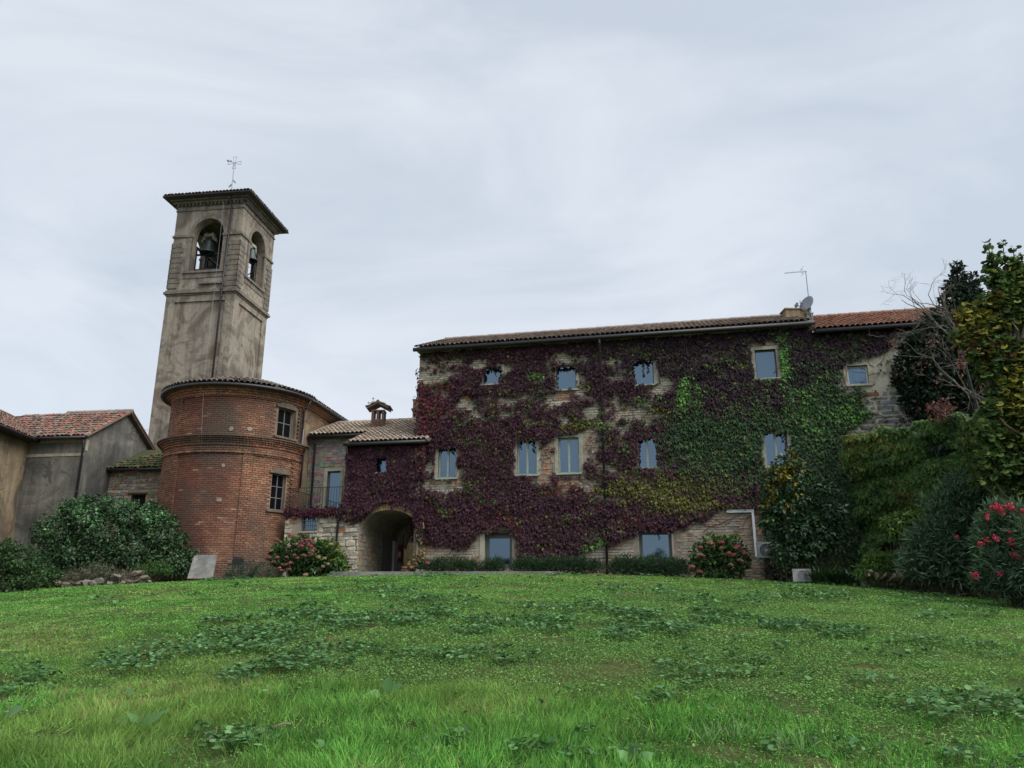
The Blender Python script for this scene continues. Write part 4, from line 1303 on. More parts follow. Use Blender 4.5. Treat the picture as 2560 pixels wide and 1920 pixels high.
    tl = tile_set('roof_tile', [(0.17, 0.145, 0.125), (0.22, 0.185, 0.155), (0.13, 0.115, 0.10), (0.26, 0.22, 0.19)], 0.21, 0.42)
    k.build('roof_deck', M['tile'], H)
    cnt = 0; rest = MB()
    for j in range(6):
        R = 3.38 - j * 0.32; n = int(2 * math.pi * R / 0.215 * 200 / 360)
        for i in range(n):
            a = math.radians(-110) + math.radians(200) * (i + 0.5) / n
            p = cyl(a, R, z_ev + 0.10 + (3.38 - R) * slope)
            if cnt < 300:
                o = put('roof_tile', random.choice(tl), H, loc=p)
                d = AC - V(p[0], p[1])
                Y = unit(V(d[0], d[1], np.linalg.norm(d) * slope)); X = unit(np.cross(Y, V(0, 0, 1))); Z = np.cross(X, Y)
                e = Matrix(((X[0], Y[0], Z[0]), (X[1], Y[1], Z[1]), (X[2], Y[2], Z[2]))).to_euler(); e.z += random.uniform(-.06, .06); e.x += random.uniform(-.03, .03)
                o.rotation_euler = e
                cnt += 1
    # windows set on chords of the drum
    for w, R, rows, fr, lab in ((wU, RU, 2, 'oldframe', 'upper barred window of the apse'), (wL, RL, 3, 'oldframe', 'tall lower apse window of six dark panes')):
        am = (w[0] + w[1]) / 2
        p0, p1 = V(*cyl(w[0], R - 0.16, 0)), V(*cyl(w[1], R - 0.16, 0))
        P = Plane(p0[:2], (p1 - p0)[:2]); Lw = float(np.linalg.norm(p1 - p0))
        wd = window(P, H, (0.02, Lw - 0.02, w[2] + 0.02, w[3] - 0.02), fr, 0.035, 2, rows, recess=0.04, glass='darkglass', sill=False, bar=0.04, label=lab)
        k = MB()
        R2 = R + 0.02
        for (a, b, c, e) in ((w[1] + 0.002, w[1] + 0.045, w[2], w[3]),) if R < 3 else ():
            q = [(a, R - 0.1, c), (b, R - 0.1, c), (b, R2, c), (a, R2, c), (a, R - 0.1, e), (b, R - 0.1, e), (b, R2, e), (a, R2, e)]
            k.hexa([cyl(*x) for x in q])
        n = 8
        for i in range(n):
            t0, t1 = i / n, (i + 1) / n
            a_, b_ = w[0] - 0.05 + (w[1] - w[0] + 0.1) * t0, w[0] - 0.05 + (w[1] - w[0] + 0.1) * t1
            f0, f1 = 0.16 * math.sin(math.pi * t0), 0.16 * math.sin(math.pi * t1)
            q = [(a_, R - 0.1, w[3] + 0.0), (b_, R - 0.1, w[3]), (b_, R2 - 0.002, w[3]), (a_, R2 - 0.002, w[3]), (a_, R - 0.1, w[3] + 0.1 + f0), (b_, R - 0.1, w[3] + 0.1 + f1), (b_, R2 - 0.002, w[3] + 0.1 + f1), (a_, R2 - 0.002, w[3] + 0.1 + f0)]
            k.hexa([cyl(*x) for x in q])
        q = [(w[0] - 0.06, R - 0.1, w[2] - 0.09), (w[1] + 0.06, R - 0.1, w[2] - 0.09), (w[1] + 0.06, R + 0.07, w[2] - 0.09), (w[0] - 0.06, R + 0.07, w[2] - 0.09)]
        k.hexa([cyl(*x) for x in q] + [cyl(x[0], x[1], w[2] - 0.005) for x in q])
        k.build('surround', M['old_plaster'], wd)
    k = MB(); a, b, c, e = wB
    q = [(a, RL - 0.2, c), (b, RL - 0.2, c), (b, RL + 0.05, c), (a, RL + 0.05, c), (a, RL - 0.2, e), (b, RL - 0.2, e), (b, RL + 0.05, e), (a, RL + 0.05, e)]
    k.hexa([cyl(*x) for x in q]); k.build('meter_box', M['dark'], H, label='small dark metal box low on the drum')
    # straight side wall of the choir, going back
    PN = Plane(tuple(AC + AR * 2.98), tuple(-AN))
    k = MB(); k.poly([PN.w(0, 0, 1.5), PN.w(9, 0, 1.5), PN.w(9, 0, z_ev), PN.w(0, 0, z_ev)]); k.build('side_wall', M['ochre_render'], H)
    pcs = courses(0.05, 6, z_ev - 0.9, z_ev - 0.25, 0.085, 0.2, 0.3)
    masonry(PN, H, pcs, lambda s, z: tuple(x * random.uniform(0.8, 1.2) for x in (0.32, 0.19, 0.12)), M['brick'], 'brick', gap=0.014, proud=(0.0, 0.01), limit=0, stuff_name='side_brickwork')
    k = MB()
    for i, (d1, h) in enumerate(((0.26, 0.08), (0.18, 0.08), (0.10, 0.08))):
        k.box(PN, 0, 9, -0.1, d1, z_ev - h * (i + 1) + 0.004, z_ev - h * i, (0.30, 0.17, 0.11))
    k.build('side_cornice', M['brick'], H)
    gutter(H, PN.w(0.0, 0.40, z_ev + 0.02), PN.w(9, 0.40, z_ev + 0.02), 0.075)
    O_, X, Y, Z = tiled_roof(H, PN.w(0.0, 0.36, z_ev + 0.06), PN.r, slope, 9, 3.4, tl, 0.21, 0.34, limit=0)
    A = O_ + Y * 3.4
    # other slope of the nave roof
    k = MB(); q = [O_ + Y * 3.45, O_ + Y * 3.45 + X * 9, V(*(AC - AR * 3.4 - AN * 9), z_ev), V(*(AC - AR * 3.4), z_ev)]
    k.poly(q, (0.15, 0.12, 0.1)); k.build('far_roof', M['tile'], H)
    a = math.radians(84)
    drainpipe(H, [cyl(a, 3.38, z_ev - 0.04), cyl(a, 3.20, z_ev - 0.35), cyl(a, 3.08, z_ev - 0.5), cyl(a, 3.08, z_lc + 0.05), cyl(a, 3.40, z_lc - 0.05), cyl(a, 3.2, z_lc - 0.4), cyl(a, 3.16, 6.4)], 0.045)
    return z_ev, z_lc
Z_EV, Z_LC = build_church()

# ------------------------------------------------------------------ bell tower
TWW = 4.3
TR = V(math.cos(math.radians(7.5)), -math.sin(math.radians(7.5)))
TN = V(TR[1], -TR[0])
TC0 = V(-16.2, 42.0)
def build_tower():
    fronts = [Plane(TC0 - TWW * TR, TR), Plane(TC0, -TN), Plane(TC0 - TWW * TN, -TR), Plane(TC0 - TWW * TR - TWW * TN, TN)]
    P0, P1 = fronts[0], fronts[1]
    ctr = TC0 - TR * TWW / 2 - TN * TWW / 2
    H = thing('bell_tower', 'tall square rendered bell tower with arched belfry openings and a low overhanging tiled roof', 'tower', (ctr[0], ctr[1], 2.4))
    W = TWW
    PC = Plane(ctr, TR)                        # centred frame: s right, d towards the viewer
    def slab(m, half, z0, z1, col=(0.5,) * 3):
        m.box(PC, -half, half, -half, half, z0, z1, col)
    z1 = P0.hit(578, 724)[1]                   # string course
    zs = P0.hit(525, 676)[1]                   # belfry sill
    zt = TC0 is not None and 25.0
    hw = W / 2
    m = MB(); slab(m, hw - 0.09, 1.5, z1 - 0.3); m.build('shaft', M['tower'], H)
    k = MB(); sw = 0.58
    for sx in (-1, 1):
        for sy in (-1, 1):
            a, b = (-hw, -hw + sw) if sx < 0 else (hw - sw, hw)
            c, e = (-hw, -hw + sw) if sy < 0 else (hw - sw, hw)
            k.box(PC, a, b, c, e, 1.5, z1 - 0.62)
    slab(k, hw, z1 - 0.62, z1 - 0.22)
    k.build('corner_pilaster', M['tower'], H)
    k = MB(); slab(k, hw + 0.05, z1 - 0.22, z1 - 0.12); slab(k, hw + 0.14, z1 - 0.12, z1 + 0.02); slab(k, hw + 0.07, z1 + 0.02, z1 + 0.14)
    k.build('string_course', M['tower_trim'], H)
    # belfry walls with arches
    zb0 = z1 + 0.14; ow = 1.0
    zsp, zcr, ztop = 22.92, 24.02, 24.95
    k = MB()
    for P in fronts:
        c = W / 2 + (0.05 if P is P0 else 0)
        wall_holes(k, P, 0, W, zb0, ztop, [(c - ow, c + ow, zs, zcr + 0.15)], 0.45)
        k.f = [f for f in k.f]
        arch_wall(k, P, c - ow, c + ow, zsp, zcr, zcr + 0.15, 0.55, n=16)
        # inner face
        k.poly([P.w(0, -0.55, zb0), P.w(c - ow, -0.55, zb0), P.w(c - ow, -0.55, ztop), P.w(0, -0.55, ztop)])
        k.poly([P.w(c + ow, -0.55, zb0), P.w(W, -0.55, zb0), P.w(W, -0.55, ztop), P.w(c + ow, -0.55, ztop)])
        k.poly([P.w(c - ow, -0.551, zcr + 0.15), P.w(c + ow, -0.551, zcr + 0.15), P.w(c + ow, -0.551, ztop), P.w(c - ow, -0.551, ztop)])
    slabz = MB()
    k.build('belfry_wall', M['tower'], H)
    k = MB(); slab(k, hw - 0.3, zs - 0.25, zs - 0.05, (0.1,) * 3); slab(k, hw - 0.3, ztop - 0.12, ztop - 0.02, (0.1,) * 3); k.build('belfry_floor', M['tower_trim'], H)
    # rusticated corner stones
    rows = int((zsp - 0.12 - zb0 - 0.1) / 0.33)
    for fi, P in enumerate(fronts[:2] + fronts[3:]):
        for side in (0, 1):
            for j in range(rows):
                L = 0.74 if (j + side) % 2 else 0.60
                z = zb0 + 0.1 + j * 0.33
                a, b = (0.0, L) if side == 0 else (W - L, W)
                m = MB()
                m.box(P, a + (0.0 if side else -0.045), b + (0.045 if side else 0.0), -0.03, 0.045 + 0.002 * fi, z + 0.02, z + 0.31, (0.5,) * 3)
                m.build('quoin', M['tower_trim'], H)
    # sill, imposts, archivolts
    for P in fronts:
        c = W / 2 + (0.05 if P is P0 else 0)
        k = MB()
        k.box(P, c - ow - 0.32, c + ow + 0.32, -0.3, 0.12, zs - 0.14, zs)
        k.box(P, c - ow - 0.26, c + ow + 0.26, -0.1, 0.04, zs - 0.45, zs - 0.14)
        for a, b in ((c - ow - 0.24, c - ow + 0.0), (c + ow, c + ow + 0.24)):
            k.box(P, a, b, -0.1, 0.06, zs, zsp - 0.1)
            k.box(P, a - 0.04, b + 0.04, -0.1, 0.10, zsp - 0.1, zsp + 0.06)
        for a, b in ((-0.06, c - ow - 0.3), (c + ow + 0.3, W + 0.06)):
            k.box(P, a, b, -0.1, 0.075, zsp - 0.06, zsp + 0.07)
        arch_ring(k, P, c - ow, c + ow, zsp + 0.06, zcr, 0.2, -0.1, 0.055, n=16)
        k.build('window_surround', M['tower_trim'], H)
        if P is P0:
            k = MB(); k.box(P, 2.0, 3.45, -0.05, 0.14, zb0 + 0.28, zb0 + 0.36); k.build('ledge', M['tower_trim'], H)
    # top cornice with dentils
    k = MB(); slab(k, hw + 0.05, 24.6, 24.68); slab(k, hw + 0.02, ztop, ztop + 0.1); slab(k, hw + 0.2, ztop + 0.1, ztop + 0.24); slab(k, hw + 0.34, ztop + 0.24, ztop + 0.36)
    k.build('cornice', M['tower_trim'], H)
    d = MB(); d.abox((0, 0, 0), 0.12, 0.12, 0.14); dd = d.data('dentil', M['tower_trim'])
    for P in fronts[:2] + fronts[3:]:
        n = 18
        for i in range(n):
            p = P.w(0.12 + (W - 0.24) * i / (n - 1), 0.1, ztop + 0.03)
            o = put('dentil', dd, H, loc=p); o.rotation_euler = (0, 0, math.atan2(P.r[1], P.r[0]))
    # roof: boarded soffit, gutter strip, tiles on four hips
    zr = ztop + 0.40; e = hw + 0.6; sl = 0.36
    k = MB(); slab(k, e, zr - 0.05, zr, (0.09, 0.075, 0.065)); k.build('soffit', M['tile'], H)
    k = MB()
    cs = [PC.w(-e, e, zr + .04), PC.w(e, e, zr + .04), PC.w(e, -e, zr + .04), PC.w(-e, -e, zr + .04)]; ap = PC.w(0, 0, zr + 0.04 + e * sl)
    for i in range(4): k.poly([cs[i], cs[(i + 1) % 4], ap], (0.15, 0.13, 0.115))
    k.build('roof', M['tile'], H)
    tl = tile_set('roof_tile', [(0.20, 0.18, 0.165), (0.25, 0.225, 0.20), (0.15, 0.135, 0.125)], 0.22, 0.42)
    for i, P in enumerate((Plane(PC.w(-e, e, 0)[:2], TR), Plane(PC.w(e, e, 0)[:2], -TN), Plane(PC.w(-e, -e, 0)[:2], TN))):
        tiled_roof(H, P.w(0, 0, zr + 0.04), P.r, sl, 2 * e, e * 1.06, tl, 0.22, 0.34, sheet=False, limit=100, keep=lambda s, d: d * 0.94 < min(s, 2 * e - s) + 0.1)
    ec = [PC.w(-e - .03, e + .03, zr), PC.w(e + .03, e + .03, zr), PC.w(e + .03, -e - .03, zr)]
    k = MB(); k.tube([ec[0], ec[1]], 0.06, 6); k.tube([ec[1], ec[2]], 0.06, 6); k.tube([ec[0], PC.w(-e - .03, -e - .03, zr)], 0.06, 6); k.build('gutter', M['gutter'], H)
    # pipe and conductor on the front
    s0 = P0.hit(582, 500)[0]; s1 = P0.hit(547, 945)[0]
    drainpipe(H, [P0.w(s0, 0.5, zr - 0.06), P0.w(s0, 0.42, zr - 0.3), P0.w(s0 + 0.05, 0.1, ztop - 0.35), P0.w(s0, 0.12, z1 + 0.3), P0.w(s0, 0.2, z1 - 0.0), P0.w(s0 - 0.02, 0.08, z1 - 0.4), P0.w(s0 - 0.04, 0.06, 9.5)], 0.055)
    # wire hanging down to the apse roof and over the drum
    t = thing('lightning_wire', 'thin pale wire hanging down the tower front and over the brick drum', 'wire', P0.w(2.6, 0.5, 9.5))
    m = MB()
    p = at(560, 505, 41.2); q = at(510, 955, 31.1)
    mid = [V(*p) + (V(*q) - V(*p)) * f - V(0, 0, 0.35 * math.sin(math.pi * f)) for f in np.linspace(0, 1, 10)]
    q2 = V(*cyl(cyl_hit(506, 1075, 3.36)[0], 3.40, Z_LC)); q3 = V(*cyl(cyl_hit(503, 1125, 3.08)[0], 3.10, Z_LC - 0.6))
    m.tube(mid + [q2, q3], 0.006, 5); m.build('wire', M['galv'], t)
    # cross with wind gauge on the roof tip
    c = V(*ap)
    px = 44.4 / 1705
    t = thing('rooftop_cross', 'open-work metal cross with wind gauge on a thin pole on the tower roof', 'cross', c)
    m = MB(); zc = at(579, 407, 44.4)[2]
    base = c - V(0, 0, 0.3); top = V(c[0], c[1], zc)
    m.tube([base, top], 0.028, 6); m.build('pole', M['galv'], t)
    for i in range(4):
        a = math.pi / 2 * i
        u1 = V(math.cos(a), 0, math.sin(a)); u2 = V(-math.sin(a), 0, math.cos(a))
        m = MB(); Lr = 16.5 * px
        for sg in (-1, 1):
            m.tube([top + u2 * 0.03 * sg, top + u1 * Lr + u2 * 0.12 * sg], 0.014, 5)
        m.tube([top + u1 * Lr - u2 * 0.12, top + u1 * Lr + u2 * 0.12], 0.014, 5)
        m.build('arm', M['galv'], t)
    m = MB(); g = top + V(-0.38, 0, 0.1)
    m.tube([g + V(0, 0, -.14), g + V(0, 0, .05)], 0.012, 5); m.lathe(g + V(-.05, 0, .06), [(0.01, .08), (0.07, .05), (0.08, -.01), (0.02, -.06)], 10); m.lathe(g + V(.14, 0, .04), [(0.01, .06), (0.055, .03), (0.06, -.02), (0.01, -.05)], 10)
    m.build('wind_gauge', M['galv'], t)
    m = MB()
    for dz, sx in ((1.45, 1), (1.15, -1)):
        q = c + V(0.03 * sx, 0, dz)
        m.hexa([tuple(q + V(sx * x, y, z)) for y in (-.02, .02) for x, z in ((0, 0), (.16, -.16), (.2, -.12), (.03, .12))])
    m.build('vane_plate', M['galv'], t)
    # bells
    def bell(c, r, yaw, lab, frame=True):
        t = thing('bell', lab, 'bell', c, 'bronze bells in the belfry')
        m = MB()
        m.lathe(c, [(0.001, 0.95 * 2 * r), (0.30 * r, 0.94 * 2 * r), (0.48 * r, 0.86 * 2 * r), (0.55 * r, 0.7 * 2 * r), (0.6 * r, 0.45 * 2 * r), (0.72 * r, 0.25 * 2 * r), (0.92 * r, 0.08 * 2 * r), (r, 0.0), (0.93 * r, 0.0), (0.6 * r, 0.3 * 2 * r), (0.3 * r, 0.8 * 2 * r)], 28)
        m.build('bell_body', M['bronze'], t, smooth=True)
        m = MB(); m.tube([V(*c) + V(0, 0, 1.6 * r), V(*c) + V(0, 0, -0.05)], [0.02, 0.03], 6); m.lathe(V(*c) + V(0, 0, -0.08), [(0.001, 0.07), (0.06, 0.04), (0.06, -0.02), (0.001, -0.06)], 10)
        m.build('clapper', M['iron'], t)
        B = Plane(c[:2], (math.cos(yaw), math.sin(yaw))); z = c[2]
        m = MB(); yr = r
        m.box(B, -0.62 * yr, 0.62 * yr, -0.16, 0.16, z + 2.15 * r, z + 2.55 * r); m.box(B, -0.78 * yr, -0.5 * yr, -0.14, 0.14, z + 1.75 * r, z + 2.2 * r); m.box(B, 0.5 * yr, 0.78 * yr, -0.14, 0.14, z + 1.75 * r, z + 2.2 * r)
        m.box(B, -0.5 * yr, -0.3 * yr, -0.1, 0.1, z + 2.5 * r, z + 2.75 * r); m.box(B, 0.3 * yr, 0.5 * yr, -0.1, 0.1, z + 2.5 * r, z + 2.75 * r)
        m.box(B, -0.95 * yr, -0.78 * yr, -0.1, 0.1, z + 1.55 * r, z + 1.85 * r); m.box(B, 0.78 * yr, 0.95 * yr, -0.1, 0.1, z + 1.55 * r, z + 1.85 * r)
        m.build('yoke', M['sill_stone'], t)
    b1 = at(520, 634, 43.4); bell(tuple(b1), 0.5, -0.13, 'large bronze bell under a pale yoke in the front opening')
    b2 = at(627, 652, 44.2); bell(tuple(b2), 0.42, 1.4, 'smaller bronze bell seen through the right-hand opening')
    t = thing('bell_carriage', 'dark iron carriage of beams and wheels filling the belfry', 'bell frame', (ctr[0], ctr[1], zs - 0.05))
    m = MB(); zf = zs - 0.05
    for s in (-1.05, 0.75, 1.25):
        m.box(PC, s - 0.06, s + 0.06, -1.4, 1.5, zf + 1.9, zf + 2.02)
        for dd_ in (-1.3, 0.2, 1.4): m.box(PC, s - 0.05, s + 0.05, dd_ - 0.05, dd_ + 0.05, zf, zf + 1.9)
    for dd_ in (-1.3, 1.4): m.box(PC, -1.3, 1.4, dd_ - 0.06, dd_ + 0.06, zf + 0.4, zf + 0.52)
    m.box(PC, -1.3, 1.4, 1.0, 1.1, zf + 1.6, zf + 1.7)
    m.build('beam', M['iron'], t)
    for (s, d_, z, r, ax) in ((0.85, 0.9, 0.9, 0.5, 0), (1.35, -0.3, 1.3, 0.55, 1), (-0.7, 0.2, 0.6, 0.5, 0)):
        m = MB(); pts = []
        for i in range(21):
            a = 2 * math.pi * i / 20
            pts.append(PC.w(s + (0 if ax == 0 else r * math.cos(a)), d_ + (r * math.cos(a) if ax == 0 else 0), zf + z + r * math.sin(a)))
        m.tube(pts, 0.035, 5, caps=False)
        for i in range(0, 20, 5): m.tube([PC.w(s, d_, zf + z), pts[i]], 0.02, 4)
        m.build('wheel', M['iron'], t)
    m = MB(); m.box(PC, -1.2, 1.3, 0.9, 1.3, zf, zf + 0.35); m.box(PC, -0.1, 1.2, 0.2, 0.6, zf, zf + 0.9); m.build('motor_housing', M['iron'], t)
build_tower()

# ------------------------------------------------------------------ outbuildings on the left
def build_left():
    PL = Plane((-19.1, 34.0), (0.99, -0.139))         # s <= 0 to the left of the corner
    zE = PL.hit(216, 1098)[1]
    A = V(0.131, 0.991)
    PG = Plane((-19.1, 34.0), tuple(A))               # gable, going back, faces right
    t = thing('rendered_outbuilding', 'grey rendered outbuilding with a bare gable wall and old red tiled roof', 'building', (-19.5, 35, 2.2))
    m = MB(); m.poly([PL.w(-8, 0, 1.0), PL.w(0, 0, 1.0), PL.w(0, 0, zE + 0.1), PL.w(-8, 0, zE + 0.1)])
    G = 5.3; rise = 1.72
    m.poly([PG.w(0, 0, 1.0), PG.w(G, 0, 1.0), PG.w(G, 0, zE + 0.1), PG.w(G / 2, 0, zE + rise), PG.w(0, 0, zE + 0.1)])
    m.build('wall', M['grey_render'], t)
    k = MB(); k.box(PL, -8, 0.0, 0, 0.03, zE - 0.75, zE - 0.62); k.box(PL, -8, 0.0, 0, 0.02, zE - 0.12, zE + 0.02); k.build('plaster_band', M['pale_render'], t)
    k = MB(); k.box(PG, 0.0, 0.16, 0, 0.03, zE - 0.5, zE + 0.0); k.build('corner_patch', M['pale_render'], t)
    cols = [(0.21, 0.11, 0.085), (0.17, 0.115, 0.095), (0.26, 0.16, 0.125), (0.12, 0.095, 0.085), (0.27, 0.11, 0.07), (0.22, 0.18, 0.155), (0.15, 0.09, 0.07)]
    tl = tile_set('roof_tile', cols, 0.21, 0.42)
    sl = 0.62; D = (G / 2 + 0.3) / math.cos(math.atan(sl))
    O = PL.w(-7.5, 0.3, zE + 0.06)
    PV = Plane((-21.9, 34.4), (-0.107, 0.994))         # frame of the ochre wall (right = away)
    PV = Plane(tuple(V(-21.9, 34.4) + V(0.107, -0.994) * 9), (-0.107, 0.994))
    def l0_height(x, y):
        d = -(V(x, y) - PV.o) @ PV.n          # distance inside the ochre building
        return zE + 0.06 + (d + 0.3) * 0.62
    def keepL(s, d):
        th = math.atan(sl); b = V(-PL.r[1], PL.r[0])
        p = V(O[0], O[1]) + PL.r * s + b * d * math.cos(th); z = O[2] + d * math.sin(th)
        return z > l0_height(*p) - 0.08 or (V(*p) - PV.o) @ PV.n > 0.0
    O_, X, Y, Z = tiled_roof(t, O, PL.r, sl, 7.5 + 0.22, D, tl, 0.21, 0.33, keep=keepL, jit=0.03, sheetcol=(0.10, 0.07, 0.055), s_from=2.0)
    ra = O_ + Y * D + Z * 0.03
    ridge_caps(t, ra + X * 4.3, ra + X * 7.72, 0.14, ((0.22, 0.19, 0.17), (0.27, 0.22, 0.19)), 0.42)
    k = MB(); b = -PL.n
    rr = [V(*PL.w(-7.5, -G / 2, 0)), V(*PL.w(0.22, -G / 2, 0)), V(*PL.w(0.22, -G - 0.3, 0)), V(*PL.w(-7.5, -G - 0.3, 0))]
    zz = [O_[2] + D * math.sin(math.atan(sl))] * 2 + [zE] * 2
    k.hexa([(p[0], p[1], z - 0.12) for p, z in zip(rr, zz)] + [(p[0], p[1], z) for p, z in zip(rr, zz)], (0.13, 0.09, 0.07)); k.build('rear_roof', M['tile'], t)
    k = MB()
    k.tube([ra + X * 7.74, O_ + X * 7.74], 0.05, 6, (0.14, 0.09, 0.07)); k.tube([ra + X * 7.74, V(rr[2][0], rr[2][1], zE)], 0.05, 6, (0.14, 0.09, 0.07)); k.build('verge', M['tile'], t)
    gutter(t, PL.w(-3.0, 0.36, zE + 0.02), PL.w(0.2, 0.36, zE + 0.02), 0.07)
    drainpipe(t, [PL.w(0.06, 0.3, zE - 0.05), PL.w(-0.02, 0.08, zE - 0.4), PL.w(-0.02, 0.08, 2.4)], 0.05)

    t = thing('ochre_outbuilding', 'ochre stone wall of the leftmost building with patchy render and wide dark eaves', 'building', (-21.3, 31, 2.0))
    m = MB(); m.poly([PV.w(-3, 0, 1.0), PV.w(9.02, 0, 1.0), PV.w(9.02, 0, zE + 0.1), PV.w(-3, 0, zE + 0.1)]); m.build('wall', M['ochre_render'], t)
    pcs = courses(4, 9, 2.0, 4.6, 0.22, 0.25, 0.6, lambda a, b, c, e: random.random() < 0.25, 0.3)
    masonry(PV, t, pcs, lambda s, z: tuple(x * random.uniform(0.7, 1.2) for x in (0.24, 0.20, 0.16)), M['stone'], 'stone', gap=0.03, proud=(-0.0, 0.02), jit=0.03, roundc=0.05)
    O2_, X2, Y2, Z2 = tiled_roof(t, PV.w(-2, 0.5, zE - 0.06), PV.r, 0.62, 13.5, 3.6, tl, 0.21, 0.33, jit=0.03, limit=200,
                                 keep=lambda s, d: s < 11 + 0.2 + d * 0.9)
    k = MB(); k.box(PV, -3, 9, -0.1, 0.5, zE - 0.10, zE - 0.04); k.build('eaves_board', M['timber'], t)
    gutter(t, PV.w(-3, 0.55, zE - 0.07), PV.w(8.7, 0.55, zE - 0.07), 0.07)

    # lean-to with mossy roof
    zl = at(300, 1178, 36.0)[2]
    PS = Plane((-18.85, 36.0), (0.99, -0.139))
    t = thing('mossy_lean_to', 'low stone lean-to with a moss-grown roof squeezed between grey gable and brick apse', 'shed', (-17, 36.2, 2.2))
    wr = PS.rect(325, 1236, 362, 1285)
    m = MB(); wall_holes(m, PS, 0, 4.2, 1.0, zl, [wr], 0.3); m.build('wall', M['mortar'], t)
    pcs = courses(0.0, 4.1, 3.4, zl - 0.05, 0.13, 0.15, 0.42, lambda a, b, c, e: b > wr[0] and a < wr[1] and e > wr[2] and c < wr[3] + 0.1, 0.3)
    masonry(PS, t, pcs, lambda s, z: tuple(x * random.uniform(0.75, 1.2) for x in (random.choice([(0.24, 0.13, 0.09), (0.26, 0.22, 0.17), (0.33, 0.30, 0.24), (0.2, 0.17, 0.14)]))), M['stone'], 'stone', gap=0.022, jit=0.015, roundc=0.03, limit=200, stuff_name='stonework')
    k = MB(); k.poly([PS.w(wr[0], -0.29, wr[2]), PS.w(wr[1], -0.29, wr[2]), PS.w(wr[1], -0.29, wr[3]), PS.w(wr[0], -0.29, wr[3])]); k.build('window', M['dark'], t, label='black unglazed window hole')
    k = MB(); k.box(PS, wr[0] - 0.15, wr[1] + 0.1, -0.1, 0.06, wr[3] + 0.01, wr[3] + 0.08); k.build('lintel', M['timber'], t)
    tm = tile_set('roof_tile', [(0.06, 0.075, 0.025), (0.09, 0.09, 0.04), (0.12, 0.08, 0.055), (0.05, 0.06, 0.03)], 0.21, 0.42)
    tiled_roof(t, PS.w(-0.1, 0.25, zl + 0.03), PS.r, 0.55, 4.4, 2.9, tm, 0.21, 0.33, sheetcol=(0.05, 0.055, 0.025), jit=0.04, keep=lambda s, d: d < 0.9 + s * 0.75)
    gutter(t, PS.w(-0.1, 0.32, zl), PS.w(4.2, 0.32, zl), 0.06)
    drainpipe(t, [PS.w(3.3, 0.1, zl + 0.25), PS.w(3.0, 0.3, zl + 0.12), PS.w(2.85, 0.33, zl + 0.02)], 0.035, 'galv')
build_left()
# ------------------------------------------------------------------ creeper
def ell(u, v, cx, cy, rx, ry):
    return np.exp(-(((u - cx) / rx) ** 2 + ((v - cy) / ry) ** 2))

def creeper_colour(u, v):
    n = len(u)
    plum = np.array((0.062, 0.025, 0.036)); dplum = np.array((0.036, 0.021, 0.030)); red = np.array((0.13, 0.028, 0.038))
    olive = np.array((0.12, 0.125, 0.03)); green = np.array((0.046, 0.098, 0.032)); dgreen = np.array((0.028, 0.062, 0.028)); bright = np.array((0.10, 0.24, 0.05))
    nz = fbm(u / 30, v / 24, 51, 4); nz2 = fbm(u / 60, v / 45, 57, 3)
    w_dark = np.clip(ell(u, v, 1800, 880, 300, 110) * 1.3 + ell(u, v, 2080, 880, 160, 90) + (nz2 - 0.5) * 0.8, 0, 1)
    w_green = np.clip(-0.12 + ell(u, v, 1850, 1120, 190, 100) * 1.15 + ell(u, v, 2060, 1060, 110, 150) * 1.4 + ell(u, v, 1740, 1080, 90, 60) * 0.8 + (nz - 0.5) * 1.6 + (u > 2020) * (v > 960) * 0.5 + (u > 1900) * (v > 1180) * 0.8, 0, 1)
    w_olive = np.clip(ell(u, v, 1640, 1220, 150, 30) + ell(u, v, 1460, 1062, 50, 14) + ell(u, v, 1720, 1262, 90, 22) + ell(u, v, 1640, 1030, 50, 14) * .7 + (nz - 0.55) * 0.8, 0, 1)
    w_bright = np.clip(ell(u, v, 1955, 905, 14, 48) * 1.6 + ell(u, v, 1925, 940, 16, 12) + ell(u, v, 1715, 965, 16, 34) + ell(u, v, 1700, 1005, 14, 18) + ell(u, v, 1740, 985, 20, 16) * .8 + ell(u, v, 1340, 938, 18, 8) + ell(u, v, 1500, 1062, 40, 10) * .6
                     + ell(u, v, 2130, 1035, 50, 24) * 1.2 + ell(u, v, 1610, 1005, 40, 9) * .7 + ell(u, v, 1490, 1375, 30, 30) * 1.0 + ell(u, v, 2010, 1010, 30, 60) * 0.4 + ell(u, v, 2040, 1060, 20, 40) * 0.5, 0, 1) * np.clip(fbm(u / 9, v / 9, 67, 2) * 2.4 - 0.45, 0, 1)
    w_red = np.clip(ell(u, v, 1090, 1000, 40, 90) * 0.8 + ell(u, v, 1420, 1222, 60, 16) + ell(u, v, 1240, 1290, 120, 30) * .5 + ell(u, v, 1560, 1290, 80, 40) * .4 + ell(u, v, 1060, 1040, 12, 90) + (nz - 0.62) * 1.5, 0, 0.8)
    r = rng.random(n)
    C = np.tile(plum, (n, 1))
    def blend(C, col, w):
        pickm = (rng.random(n) < w)[:, None]
        soft = (w * 0.35)[:, None]
        C = C * (1 - soft) + col * soft
        return np.where(pickm, col, C)
    C = blend(C, red, w_red); C = blend(C, dplum, w_dark); C = blend(C, np.where((rng.random(n) < 0.5)[:, None], green, dgreen), w_green)
    C = blend(C, olive, w_olive); C = blend(C, bright, w_bright)
    return C * (0.45 + 1.1 * rng.random((n, 1)))

